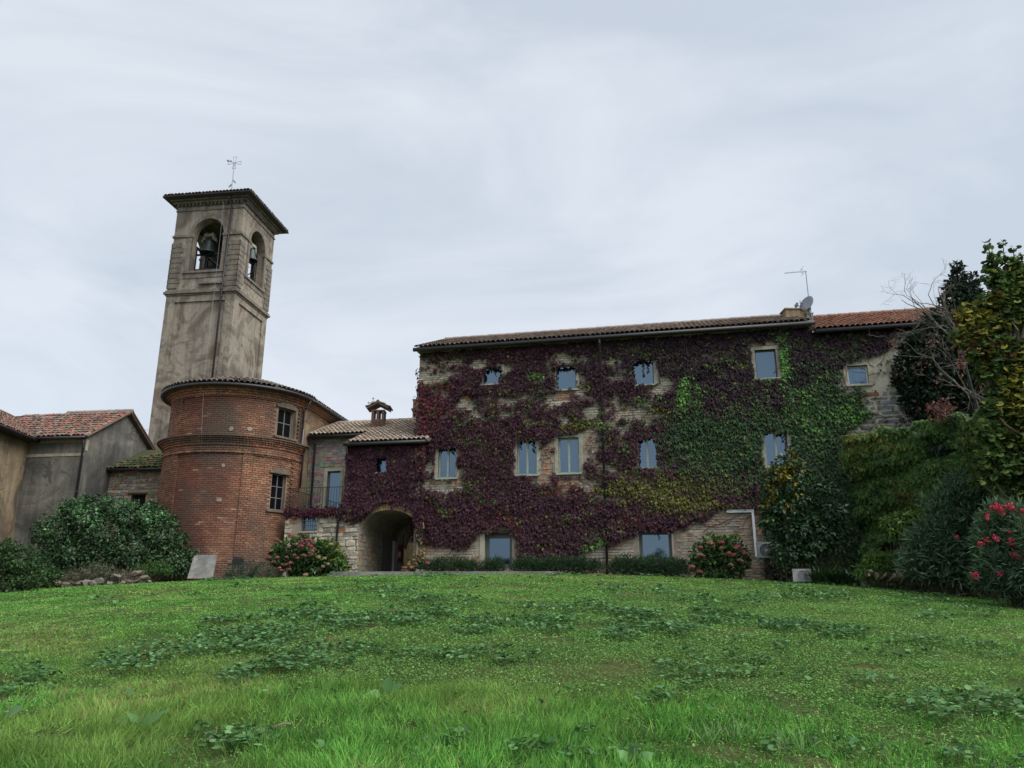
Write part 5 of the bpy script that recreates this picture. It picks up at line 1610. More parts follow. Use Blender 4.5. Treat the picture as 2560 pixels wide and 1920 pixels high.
def climb(P, s0, s1, z0, z1, n, dmax=0.16, size=0.12, avoid=None, pad=0.02, seedoff=0):
    s = s0 + (s1 - s0) * rng.random(n); z = z0 + (z1 - z0) * rng.random(n)
    pw = P.W(s, 0.05, z)
    u, v = project(pw)
    c = cover(u, v)
    keep = rng.random(n) < c
    if avoid is not None: keep &= ~avoid(s, z)
    s, z, u, v, c = s[keep], z[keep], u[keep], v[keep], c[keep]
    n = len(s)
    lump = fbm(s * 1.6 + seedoff, z * 1.9, 61, 3)
    d = 0.03 + (0.05 + dmax * lump) * rng.random(n) ** 0.7 * np.clip(c + 0.2, 0, 1)
    pos = P.W(s, d, z)
    n3 = np.array([P.n[0], P.n[1], 0.0]); r3 = np.array([P.r[0], P.r[1], 0.0])
    T = np.array([0, 0, -1.0]) + n3 * (0.35 + 0.5 * rng.random((n, 1))) + r3 * rng.normal(0, 0.45, (n, 1))
    N = n3 + np.array([0, 0, 0.55]) + rdir(n) * 0.35
    C = creeper_colour(u, v)
    S = size * (0.6 + 0.8 * rng.random(n))
    return leaf_arrays(pos, T, N, S, C, T_IVY)

def avoid_house(s, z):
    m = np.zeros(len(s), bool)
    qa = PF.hit(1815, 1279); qb = PF.hit(1890, 1279)
    m |= (s > qa[0] - .1) & (s < qb[0] + .1) & (z < qa[1] + .12)
    pads = {'top1': (-.04, -.05, -.03, -.10), 'top2': (-.05, -.05, -.02, -.06), 'top3': (-.12, .16, .02, -.08), 'top4': (.12, .13, .02, .30), 'mid1': (.13, .08, .06, -.05), 'mid2': (.10, .13, .06, -.05),
            'mid3': (.16, .2, .1, .12), 'mid4': (-.10, -.08, .0, -.05), 'mid5': (.10, .13, .08, -.03), 'low1': (.2, -.1, 0, .05), 'low2': (.0, .06, 0, -.10), 'ann1': (.1, .2, .1, .1), 'ann2': (.1, .1, .1, .1)}
    for k, (a, b, c, e) in WR.items():
        l, r, bt, t = pads[k]
        wob = (fbm(s * 3.1, z * 3.1, 71, 2) - 0.5) * 0.16
        m |= (s > a - l + wob) & (s < b + r + wob) & (z > c - bt + wob) & (z < e + t + wob)
    return m

def stems(P, m, paths, col=(0.12, 0.095, 0.08)):
    for _ in range(paths):
        u = random.uniform(1055, 2250); s, z = P.hit(u, random.uniform(880, 1340))
        pts = []
        ang = random.uniform(0.3, 2.8)
        for k in range(random.randint(8, 22)):
            pts.append(P.w(s, 0.03 + 0.012 * random.random(), z))
            ang += random.uniform(-0.45, 0.45); s += 0.16 * math.cos(ang); z += 0.12 * math.sin(ang)
            if not (0 < s < S_END + 4 and z < ZG - 0.35) or near_win(s, s, z, z, 0.0): break
        if len(pts) > 3: m.tube(pts, [0.013 - 0.008 * i / len(pts) for i in range(len(pts))], 4, col, caps=False)

def build_creeper():
    t = thing('wall_creeper', 'dense plum and green creeper covering the front of the long stone house', 'climbing plant', PF.w(9, 0.1, 2.7))
    ch = [climb(PF, 0.0, S_END + 6.5, 2.5, ZG - 0.05, 105000, 0.17, 0.115, avoid_house)]
    # spilling past the left corner
    PE = Plane(tuple(PF.o - PF.n * 2.5), tuple(PF.n)); n = 2600
    s = 2.5 * rng.random(n) ** 0.5; z = 4 + (ZG - 4.6) * rng.random(n)
    pos = PE.W(s, 0.02 + 0.16 * rng.random(n), z); kp = rng.random(n) < np.where(z < 8.6, 0.9, 0.25); pos = pos[kp]; n = len(pos)
    n3 = np.array([PE.n[0], PE.n[1], 0.0])
    ch.append(leaf_arrays(pos, np.array([0, 0, -1.0]) + n3 * 0.5 + rdir(n) * 0.4, n3 + rdir(n) * 0.4 + np.array([0, 0, .5]), 0.12 * (0.6 + 0.7 * rng.random(n)), pick([(0.11, 0.02, 0.035), (0.07, 0.02, 0.035), (0.16, 0.025, 0.04)], n), T_IVY))
    put('leaves', leaf_mesh('leaves', ch, M['leaf']), t, kind='stuff')
    m = MB(); stems(PF, m, 340)
    # fine strings hanging in front of the panes
    m.build('stems', M['bark'], t, kind='stuff')
    ch = []; sm = MB()
    for (u, v0, v1) in ((1300, 1100, 1118), (1332, 1102, 1127), (1130, 1117, 1135), (1607, 900, 936), (1619, 900, 926), (1963, 1080, 1125), (1966, 1085, 1120), (1598, 1100, 1125), (1642, 1095, 1130), (1239, 920, 935), (1645, 1325, 1345), (1100, 1118, 1128), (1385, 915, 955), (1955, 1080, 1100)):
        s, za = PF.hit(u, v0); _, zb = PF.hit(u, v1)
        n = max(4, int((za - zb) / 0.045))
        z = np.linspace(za, zb, n); pos = PF.W(s + rng.normal(0, 0.03, n), -0.05 + rng.random(n) * 0.05, z)
        n3 = np.array([PF.n[0], PF.n[1], 0])
        ch.append(leaf_arrays(pos, np.array([0, 0, -1.0]) + rdir(n) * 0.5, n3 + rdir(n) * 0.4, 0.085 * (0.6 + 0.8 * rng.random(n)), pick([(0.05, 0.02, 0.03), (0.04, 0.05, 0.02)], n), T_IVY))
    put('hanging_strands', leaf_mesh('hanging_strands', ch, M['leaf']), t, kind='stuff')

    t = thing('gateway_creeper', 'wine-red creeper hanging over the arch and up the gateway wing', 'climbing plant', PW.w(4, 0.1, 4.5))
    a, b, c, e = PW.rect(934, 1138, 970, 1180)
    a0, a1, zsp, zcr = ARCH
    def av(s, z):
        m = (s > a + 0.12) & (s < b) & (z > c) & (z < e - 0.08)
        k = (s - (a0 + a1) / 2) / ((a1 - a0) / 2)
        top = zsp + (zcr - zsp) * np.sqrt(np.clip(1 - k * k, 0, 1))
        m |= (np.abs(k) < 1) & (z < top + 0.02)
        m |= (k > -0.55) & (k < 0.78) & (z < top + 0.30) & (rng.random(len(s)) < 0.93)
        m |= (s < WG['s_not'])
        return m
    chs = [climb(PW, WG['s_not'] - 0.05, SW + 0.25, 2.5, ZW - 0.02, 22000, 0.2, 0.12, av)]
    # fringe over the terrace slab and up beside the door
    n = 1500; s = WG['s_not'] * rng.random(n); z = WG['z_t'] + 0.10 * rng.normal(size=n)
    kp = rng.random(n) < fbm(s * 3, s * 0, 77, 2) * 1.1 + 0.1
    s, z = s[kp], z[kp]; n = len(s); n3 = np.array([PW.n[0], PW.n[1], 0.0])
    chs.append(leaf_arrays(PW.W(s, 0.05 + 0.12 * rng.random(n), z), np.array([0, 0, -1.0]) + rdir(n) * 0.7, n3 + rdir(n) * 0.5, 0.10 * (0.6 + 0.7 * rng.random(n)), pick([(0.09, 0.02, 0.035), (0.05, 0.02, 0.03)], n), T_IVY))
    n = 2200; sR = WG['s_not']; s = sR - 0.55 * rng.random(n) ** 1.6 + 0.05; z = WG['z_t'] + 2.4 * rng.random(n)
    n = len(s)
    chs.append(leaf_arrays(PD.W(s, 0.04 + 0.15 * rng.random(n), z), np.array([0, 0, -1.0]) + rdir(n) * 0.5, n3 + rdir(n) * 0.4 + np.array([0, 0, .4]), 0.11 * (0.6 + 0.7 * rng.random(n)), pick([(0.09, 0.02, 0.04), (0.05, 0.02, 0.035), (0.14, 0.025, 0.04)], n), T_IVY))
    put('leaves', leaf_mesh('leaves', chs, M['leaf']), t, kind='stuff')
build_creeper()

# ------------------------------------------------------------------ ivy-clad garden wall on the right
GW_O = V(12.75, 27.4)
PR = Plane(tuple(GW_O), (0.262, -0.965))
PR.n = -PR.n if PR.n[0] > 0 else PR.n
def build_garden_wall():
    ztop = PR.hit(2215, 1107)[1] - 0.15
    t = thing('garden_wall', 'old retaining wall smothered in green ivy running forward from the house on the right', 'wall', PR.w(3, 0, 2.3))
    m = MB(); m.hexa([PR.w(0, -.6, .8), PR.w(11, -.6, .8), PR.w(11, 0, .8), PR.w(0, 0, .8), PR.w(0, -.6, ztop - .2), PR.w(11, -.6, ztop - 1.1), PR.w(11, 0, ztop - 1.1), PR.w(0, 0, ztop - .2)]); m.build('wall', M['ochre_render'], t)
    m = MB(); q = at(2196, 1094, 27.0); m.box(PF, *(lambda a, b: (a, a + 1.5, 0.0, 0.9))(*PF.hit(2200, 1094)), PF.hit(2200, 1094)[1] - 0.05, PF.hit(2200, 1094)[1] + 0.05)
    o = m.build('stone_shelf', M['concrete'], None); tag(o, 'thin grey stone slab jutting from the wall above the ivy', 'slab')
    t = thing('green_ivy', 'thick green and golden ivy hanging over the whole garden wall on the right', 'climbing plant', PR.w(3, 0.3, 2.3))
    n = 52000
    s = -0.3 + 11 * rng.random(n); z = 2.3 + (ztop + 0.4 - 2.3) * rng.random(n)
    lump = fbm(s * 0.5, z * 1.7, 81, 5)
    d = (0.10 + 1.2 * np.clip(lump - 0.25, 0, 1)) * (0.75 + 0.25 * rng.random(n)) + 0.3 * np.clip((z - ztop + 0.9) / 1.2, 0, 1)
    z = np.where(z > ztop - 0.1, ztop - 0.1 + (z - ztop + 0.1) * (0.7 + 1.3 * fbm(s * 1.3, s * 0 + 4, 83, 3)), z); z = 2.3 + (z - 2.3) * (1 - 0.018 * np.maximum(s - 1.5, 0))
    pos = PR.W(s, d, z)
    n3 = np.array([PR.n[0], PR.n[1], 0.0]); r3 = np.array([PR.r[0], PR.r[1], 0.0])
    u, v = project(pos)
    bare = (ell(u, v, 2230, 1365, 45, 20) > 0.5) | (ell(u, v, 2175, 1258, 14, 8) > 0.5)
    C = pick([(0.065, 0.14, 0.036), (0.09, 0.185, 0.042), (0.045, 0.10, 0.034), (0.13, 0.21, 0.05)], n, 0.5)
    gold = np.clip((z - ztop + 0.9) * 0.6, 0, 1) * (lump > 0.45)
    C = np.where((rng.random(n) < gold * 0.7)[:, None], np.array((0.17, 0.17, 0.035)) * (0.7 + 0.6 * rng.random((n, 1))), C)
    C = np.where((rng.random(n) < ell(u, v, 2260, 1230, 40, 30) * 0.5)[:, None], np.array((0.13, 0.10, 0.03)), C)
    n_ = ~bare & (lump > 0.22 + 0.1 * rng.random(len(lump)))
    pos, C, lumpk = pos[n_], C[n_], lump[n_]; n = len(pos)
    T = np.array([0, 0, -1.0]) + n3 * (0.3 + 0.5 * rng.random((n, 1))) + r3 * rng.normal(0, 0.5, (n, 1)); T = T + np.array([0, -0.55, 0]) + rdir(n) * 0.4; N = n3 * 0.4 + np.array([0, -0.9, 0.9]) + rdir(n) * 0.5
    ch = [leaf_arrays(pos, T, N, 0.165 * (0.6 + 0.8 * rng.random(n)), C, T_IVY)]
    # reddish sprig on the bare wall
    n = 260; pos = np.array([at(2165 + 50 * a + rng.normal(0, 3), 1120 - 22 * a + rng.normal(0, 3), 27.2) for a in rng.random(n)])
    ch.append(leaf_arrays(pos, rdir(n) + V(0, 0, -.6), rdir(n) + V(0, -1, .5), np.full(n, 0.08), pick([(0.16, 0.05, 0.04), (0.10, 0.04, 0.035)], n), T_IVY))
    put('leaves', leaf_mesh('leaves', ch, M['leaf']), t, kind='stuff')
build_garden_wall()

# ------------------------------------------------------------------ shrubs
def base_at(u, v):
    """point of the lawn seen at a photograph pixel"""
    d = ray(u, v); t0, t1 = 1e-3, 40 / d[1]
    ts = np.linspace(4 / d[1], 40 / d[1], 1500)
    p = EYE + ts[:, None] * d
    h = p[:, 2] - gz(p[:, 0], p[:, 1])
    i = np.argmax(h < 0)
    if h[i] >= 0: i = len(ts) - 1
    return p[i]

def blob(u, v, Y, rpx):
    p = at(u, v, Y); return tuple(p), rpx * Y / 1950.0

def shrub(name, label, cat, blobs, Y, per, size, cols, tpl=T_OVAL, mat='leaf', group=None, droop=0.2, stems_n=8, zs=0.85, flat=0.0, shell=0.5, vary=0.3, colfn=None, width=None):
    cs, rs = [], []
    for b in blobs:
        c, r = blob(b[0], b[1], b[3] if len(b) > 3 else Y, b[2]); cs.append(c); rs.append(r)
    cm = np.mean(np.array(cs), axis=0); zg = float(gz(cm[0], cm[1]))
    t = thing(name, label, cat, (cm[0], cm[1], zg), group)
    ch = [clump_leaves(cs, rs, per, size, cols, tpl, droop, shell, flat, vary, zs, colfn)]
    put('leaves', leaf_mesh('leaves', ch, M[mat]), t, kind='stuff')
    m = MB()
    for c, r in zip(cs, rs):
        for k in range(max(1, stems_n // len(cs) + 1)):
            e = V(*c) + rdir(1)[0] * r * 0.5
            b0 = V(cm[0] + random.uniform(-.2, .2) + (c[0] - cm[0]) * 0.4, cm[1] + (c[1] - cm[1]) * 0.4, zg - 0.05)
            mid = (b0 + e) / 2 + V(random.uniform(-.1, .1), random.uniform(-.1, .1), 0.05)
            m.tube([b0, mid, e], [0.012, 0.009, 0.005], 5, (0.05, 0.045, 0.03), caps=False)
    m.build('stems', M['bark'], t, kind='stuff')
    return t, cs, rs

GREEN_D = [(0.028, 0.068, 0.030), (0.038, 0.088, 0.035), (0.024, 0.055, 0.028), (0.05, 0.105, 0.036)]
GREEN_M = [(0.045, 0.10, 0.03), (0.055, 0.12, 0.035), (0.035, 0.08, 0.03)]
GREEN_L = [(0.10, 0.19, 0.045), (0.13, 0.23, 0.05), (0.08, 0.15, 0.04)]
YELLOW = [(0.26, 0.25, 0.045), (0.20, 0.21, 0.045), (0.15, 0.18, 0.04)]

# hydrangea head: one rounded cluster of petals, shared by all heads of a colour
def head_mesh(name, cols, r=0.1, n=90):
    d = rdir(n); d[:, 2] = np.abs(d[:, 2]) * 1.0 - 0.25; d = unit(d)
    P = d * r * (0.85 + 0.25 * rng.random((n, 1))) * np.array([1, 1, 0.8])
    T = unit(np.cross(d, rdir(n)))
    ch = [leaf_arrays(P - T * r * 0.17, T, d + rdir(n) * 0.25, np.full(n, r * 0.42), pick(cols, n, 0.25), T_CLOVER)]
    ch.append(leaf_arrays(P * 0.8 + 0, T, d, np.full(n, r * 0.5), pick(cols, n, 0.2) * 0.8, T_CLOVER))
    return leaf_mesh(name, ch, M['petal'])
HEADS_PINK = [head_mesh('flower_head', [(0.28, 0.09, 0.095), (0.22, 0.07, 0.07), (0.31, 0.13, 0.12)]), head_mesh('flower_head', [(0.33, 0.18, 0.13), (0.26, 0.13, 0.10)]), head_mesh('flower_head', [(0.27, 0.055, 0.065), (0.31, 0.07, 0.085)]), head_mesh('flower_head', [(0.38, 0.30, 0.16), (0.33, 0.22, 0.15)])]
def heads(t, spots, Y, jitter=0.15):
    for q in spots:
        u, v, k = q[:3]; y = (q[3] if len(q) > 3 else Y) + random.uniform(-jitter, jitter)
        o = put('flower_head', HEADS_PINK[k], t, loc=at(u, v, y))
        s = random.uniform(0.85, 1.2) * (q[4] if len(q) > 4 else 1.0); s *= 0.88; o.scale = (s, s, s * random.uniform(0.85, 1.0)); o.rotation_euler = (random.uniform(-.3, .3), random.uniform(-.3, .3), random.uniform(0, 6))

def z5(x, y): return 660 + x / 3.318, 960 + y / 3.318
# left hydrangea
Yh = 29.4
hb = [(*z5(120, 1440), 26), (*z5(230, 1370), 30), (*z5(330, 1340), 30), (*z5(350, 1450), 34), (*z5(470, 1400), 32), (*z5(520, 1350), 22), (*z5(560, 1460), 34), (*z5(240, 1500), 28), (*z5(430, 1520), 30), (*z5(620, 1510), 24), (*z5(100, 1380), 14), (*z5(560, 1390), 24), (*z5(300, 1540), 24)]
def hcol(P, C):
    u, v = project(P); w = np.clip((u - 790) / 60, 0, 1) * np.clip((1420 - v) / 50, 0.2, 1)
    return np.where((rng.random(len(P)) < w * 0.75)[:, None], C * np.array((2.6, 1.9, 0.9)), C)
t, cs, rs = shrub('hydrangea', 'large hydrangea full of pink and russet flower heads below the terrace wall', 'hydrangea', hb, Yh, 480, 0.15, GREEN_M + [(0.075, 0.15, 0.035)], T_OVAL, colfn=hcol, stems_n=20)
pink = [(105, 1297, 0), (200, 1355, 0), (252, 1422, 0), (187, 1440, 0), (108, 1440, 0), (15, 1447, 0), (40, 1440, 0), (60, 1385, 1), (150, 1500, 0), (178, 1500, 0), (218, 1487, 0), (205, 1540, 0), (145, 1550, 0), (320, 1310, 2), (350, 1300, 2), (380, 1300, 2), (330, 1330, 2), (385, 1345, 2), (295, 1360, 0), (410, 1370, 0), (395, 1385, 1), (325, 1425, 1), (350, 1430, 1), (280, 1445, 1), (385, 1420, 1), (75, 1480, 1), (500, 1450, 3), (530, 1495, 3), (490, 1515, 3), (345, 1585, 3), (605, 1380, 3), (555, 1330, 3), (128, 1530, 1), (450, 1440, 3), (265, 1330, 1), (400, 1310, 2), (310, 1345, 0)]
heads(t, [(*z5(x, y), k, Yh - 0.75) for x, y, k in pink], Yh)
# right hydrangea
Yr = 27.2
def z9(x, y): return 1480 + x / 4.148, 1100 + y / 4.148
hb = [(*z9(1230, 1080), 26), (*z9(1350, 1090), 26), (*z9(1450, 1070), 24), (*z9(1120, 1180), 26), (*z9(1250, 1230), 32), (*z9(1400, 1220), 32), (*z9(1530, 1190), 26), (*z9(1560, 1270), 18), (*z9(1100, 1290), 20), (*z9(1300, 1350), 30), (*z9(1450, 1340), 28), (*z9(1150, 1380), 16), (*z9(1050, 1340), 12)]
def hcol2(P, C):
    u, v = project(P); w = np.clip((1370 - v) / 40, 0, 1)
    return np.where((rng.random(len(P)) < w * 0.7)[:, None], C * np.array((2.4, 2.1, 0.9)), C)
t, cs, rs = shrub('hydrangea', 'round hydrangea with dark pink heads against the brick wall left of the white duct', 'hydrangea', hb, Yr, 480, 0.14, GREEN_M + [(0.07, 0.15, 0.035)], T_OVAL, colfn=hcol2, stems_n=16)
heads(t, [(*z9(x, y), k, Yr - 0.65, 1.15) for x, y, k in ((1240, 1095, 0), (1340, 1065, 0), (1340, 1125, 0), (1120, 1120, 0), (1135, 1205, 0), (1115, 1195, 1), (1510, 1110, 0), (1540, 1125, 0), (1420, 1180, 0), (1465, 1195, 0), (1575, 1165, 0), (1540, 1255, 1), (1440, 1300, 1), (1110, 1370, 0), (1035, 1320, 1), (1030, 1345, 0), (1490, 1130, 0), (1595, 1190, 1), (1230, 1080, 1), (1440, 1200, 1), (1150, 1215, 0))], Yr)
# reddish one at the mouth of the arch
hb = [(1034, 1412, 17), (1050, 1400, 15), (1018, 1424, 11), (1056, 1380, 9), (1040, 1398, 12)]
t, cs, rs = shrub('hydrangea', 'faded russet hydrangea at the right foot of the arch', 'hydrangea', hb, 29.9, 420, 0.12, [(0.16, 0.12, 0.05), (0.09, 0.11, 0.03), (0.20, 0.13, 0.07), (0.15, 0.18, 0.05)], T_OVAL, stems_n=8)
heads(t, [(1069, 1408, 0), (1022, 1412, 1), (1034, 1400, 1), (1012, 1420, 1), (1047, 1390, 1), (1056, 1398, 1), (1037, 1410, 1), (1016, 1428, 3), (1028, 1419, 1), (1052, 1378, 1)], 29.4)

# rosemary-like low hedges along the wall
def hedge(label, u0, u1, vt, vb, Y, n, group='low clipped hedges along the foot of the house'):
    bl = []
    r = (vb - vt) / 2 * 1.15
    for i in range(n):
        f = i / (n - 1); bl.append((u0 + (u1 - u0) * f, (vt + vb) / 2 + random.uniform(-3, 3) + (3 if f in (0, 1) else 0), r * random.uniform(0.9, 1.2) * (0.85 if i in (0, n - 1) else 1)))
    shrub('low_hedge', label, 'hedge', bl, Y, 1500, 0.12, [(0.035, 0.075, 0.035), (0.05, 0.095, 0.045), (0.028, 0.06, 0.03), (0.06, 0.11, 0.05)], T_LONG, droop=-0.6, group=group, stems_n=10, zs=1.0, shell=0.3)
hedge('low hedge between the arch and the first ground-floor window', 1062, 1185, 1400, 1432, 29.7, 8)
hedge('small low hedge right under the first ground-floor window', 1212, 1250, 1402, 1432, 29.4, 4)
hedge('long low hedge between the ground-floor window and the downpipe', 1290, 1492, 1399, 1432, 29.2, 13)
hedge('fullest low hedge under the second ground-floor window', 1540, 1705, 1396, 1442, 27.9, 9)
# grey-green bush in front of the drum
shrub('sage_bush', 'small grey-green bush on the lawn in front of the brick drum', 'bush', [(590, 1432, 22), (620, 1425, 24), (655, 1428, 24), (685, 1436, 18), (575, 1440, 14), (635, 1442, 20)], 28.6, 900, 0.11, [(0.07, 0.105, 0.07), (0.05, 0.08, 0.05), (0.09, 0.13, 0.09)], T_LONG, droop=-0.4)
# bushes on the left
big = [(215, 1248, 16), (330, 1262, 14), (165, 1262, 16), (455, 1345, 18), (480, 1380, 14), (100, 1345, 18), (275, 1252, 14), (375, 1262, 14), (425, 1300, 16), (140, 1330, 55), (215, 1290, 55), (180, 1380, 60), (270, 1330, 62), (330, 1290, 45), (340, 1370, 65), (400, 1330, 48), (420, 1390, 55), (260, 1400, 60), (120, 1400, 45), (450, 1410, 40), (370, 1290, 36), (245, 1262, 30), (180, 1275, 30), (395, 1285, 26), (300, 1270, 28)]
def bigcol(P, C):  # upper leaves get a brighter colour in patches, imitating light on the tops
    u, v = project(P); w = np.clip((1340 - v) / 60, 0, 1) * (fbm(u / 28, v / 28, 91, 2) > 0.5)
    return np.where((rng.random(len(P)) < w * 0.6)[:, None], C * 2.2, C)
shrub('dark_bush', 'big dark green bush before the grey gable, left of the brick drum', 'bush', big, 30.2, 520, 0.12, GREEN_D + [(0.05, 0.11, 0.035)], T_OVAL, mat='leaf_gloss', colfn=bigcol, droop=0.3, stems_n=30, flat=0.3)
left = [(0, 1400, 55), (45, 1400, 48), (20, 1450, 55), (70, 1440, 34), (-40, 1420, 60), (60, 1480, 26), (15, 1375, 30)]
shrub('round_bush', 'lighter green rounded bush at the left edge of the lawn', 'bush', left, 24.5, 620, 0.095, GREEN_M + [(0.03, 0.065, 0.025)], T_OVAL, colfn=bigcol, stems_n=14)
shrub('fern_patch', 'low bright green plants right of the rockery', 'plant', [(350, 1425, 16), (375, 1420, 18), (400, 1418, 20), (420, 1425, 14), (370, 1438, 12)], 28.6, 900, 0.10, [(0.07, 0.16, 0.035), (0.05, 0.12, 0.03)], T_LONG)
shrub('low_shrub', 'low green growth between the round bush and the rockery', 'shrub', [(110, 1430, 22), (125, 1450, 18), (95, 1455, 20), (140, 1435, 16)], 26.5, 800, 0.10, GREEN_M, T_OVAL)
# dry cover over the rockery
shrub('ground_cover', 'greyish dry trailing plant spread over the rockery stones', 'plant', [(170, 1440, 22), (200, 1432, 24), (235, 1425, 24), (270, 1427, 22), (300, 1434, 18), (150, 1455, 16), (220, 1452, 22), (255, 1450, 18), (180, 1458, 18)], 27.5, 800, 0.10, [(0.13, 0.14, 0.09), (0.17, 0.155, 0.10), (0.09, 0.10, 0.065)], T_LONG, droop=0.6, zs=0.6)

def rock_mesh(seed, s, col, name='rock'):
    """angular field stone: the hull of a few scattered points"""
    import bmesh
    r_ = np.random.default_rng(seed)
    bm = bmesh.new()
    d = unit(r_.normal(size=(22, 3))) * (0.7 + 0.45 * r_.random((22, 1))) * s
    for p in d: bm.verts.new(p)
    bmesh.ops.convex_hull(bm, input=bm.verts)
    bmesh.ops.delete(bm, geom=[v for v in bm.verts if not v.link_faces], context='VERTS')
    bmesh.ops.bevel(bm, geom=bm.edges[:], offset=s * 0.06, segments=1, affect='EDGES')
    me = bpy.data.meshes.new(name); bm.to_mesh(me); bm.free()
    a = me.attributes.new("Col", 'FLOAT_COLOR', 'FACE')
    c = np.ones((len(me.polygons), 4), np.float32); c[:, :3] = col
    a.data.foreach_set("color", c.ravel()); me.materials.append(M['rock'])
    return me

def rocks():
    spots = [(345, 1430, .27, .42), (290, 1440, .22, .28), (320, 1452, .2, .35), (340, 1448, .17, .4), (250, 1450, .24, .3), (215, 1458, .26, .34), (180, 1462, .28, .28), (135, 1455, .3, .26), (230, 1470, .18, .35), (200, 1472, .2, .3), (155, 1474, .22, .3), (275, 1462, .15, .4), (305, 1465, .14, .4), (125, 1474, .2, .25), (360, 1440, .16, .4), (375, 1450, .1, .4)]
    for i, (u, v, s, c) in enumerate(spots):
        p = at(u, v, 27.2 + random.uniform(-.4, .4))
        z = float(gz(p[0], p[1])); z = max(z + s * 0.35, p[2] - 0.05)
        s *= 0.85; col = tuple(c * 0.62 * x for x in random.choice([(0.75, 0.66, 0.5), (0.8, 0.74, 0.6), (0.6, 0.5, 0.38)]))
        lab = 'lichen-spotted stone lying in the rockery heap left of the brick drum'
        gr = 'rocks heaped in the rockery'
        if i == 0: lab = 'largest pale boulder at the right top of the rockery'
        me = rock_mesh(100 + i, s, col)
        o = bpy.data.objects.new('rock', me); link(o)
        o.location = (p[0], p[1], z); o.scale = (1.35, 1.0, 0.72); o.rotation_euler = (0, 0, random.uniform(0, 6))
        tag(o, lab, 'rock', None if i == 0 else gr)
    o = bpy.data.objects.new('rock', rock_mesh(300, 0.13, (0.42, 0.42, 0.40))); link(o)
    p = base_at(413, 1447); o.location = (p[0], p[1], p[2] + 0.02); o.scale = (1.5, 1, 0.4); tag(o, 'small flat pale stone alone on the grass right of the rockery', 'rock')
    for i in range(26):
        u, v = 2170 + 82 * random.random(), 1428 + 26 * random.random()
        p = at(u, v, 24.6 + random.uniform(-.3, .3)); s = random.uniform(0.06, 0.12)
        o = bpy.data.objects.new('rock', rock_mesh(400 + i, s, random.choice([(0.30, 0.23, 0.17), (0.22, 0.18, 0.14), (0.36, 0.30, 0.23)]))); link(o)
        o.location = (p[0], p[1], max(float(gz(p[0], p[1])) + s * .4, p[2])); o.scale = (1.5, 1, 0.7); o.rotation_euler = (random.random(), random.random(), random.uniform(0, 6))
        tag(o, 'rough brown rubble stone in the small heap beside the oleander', 'rock', 'rubble heaped beside the oleander')
rocks()

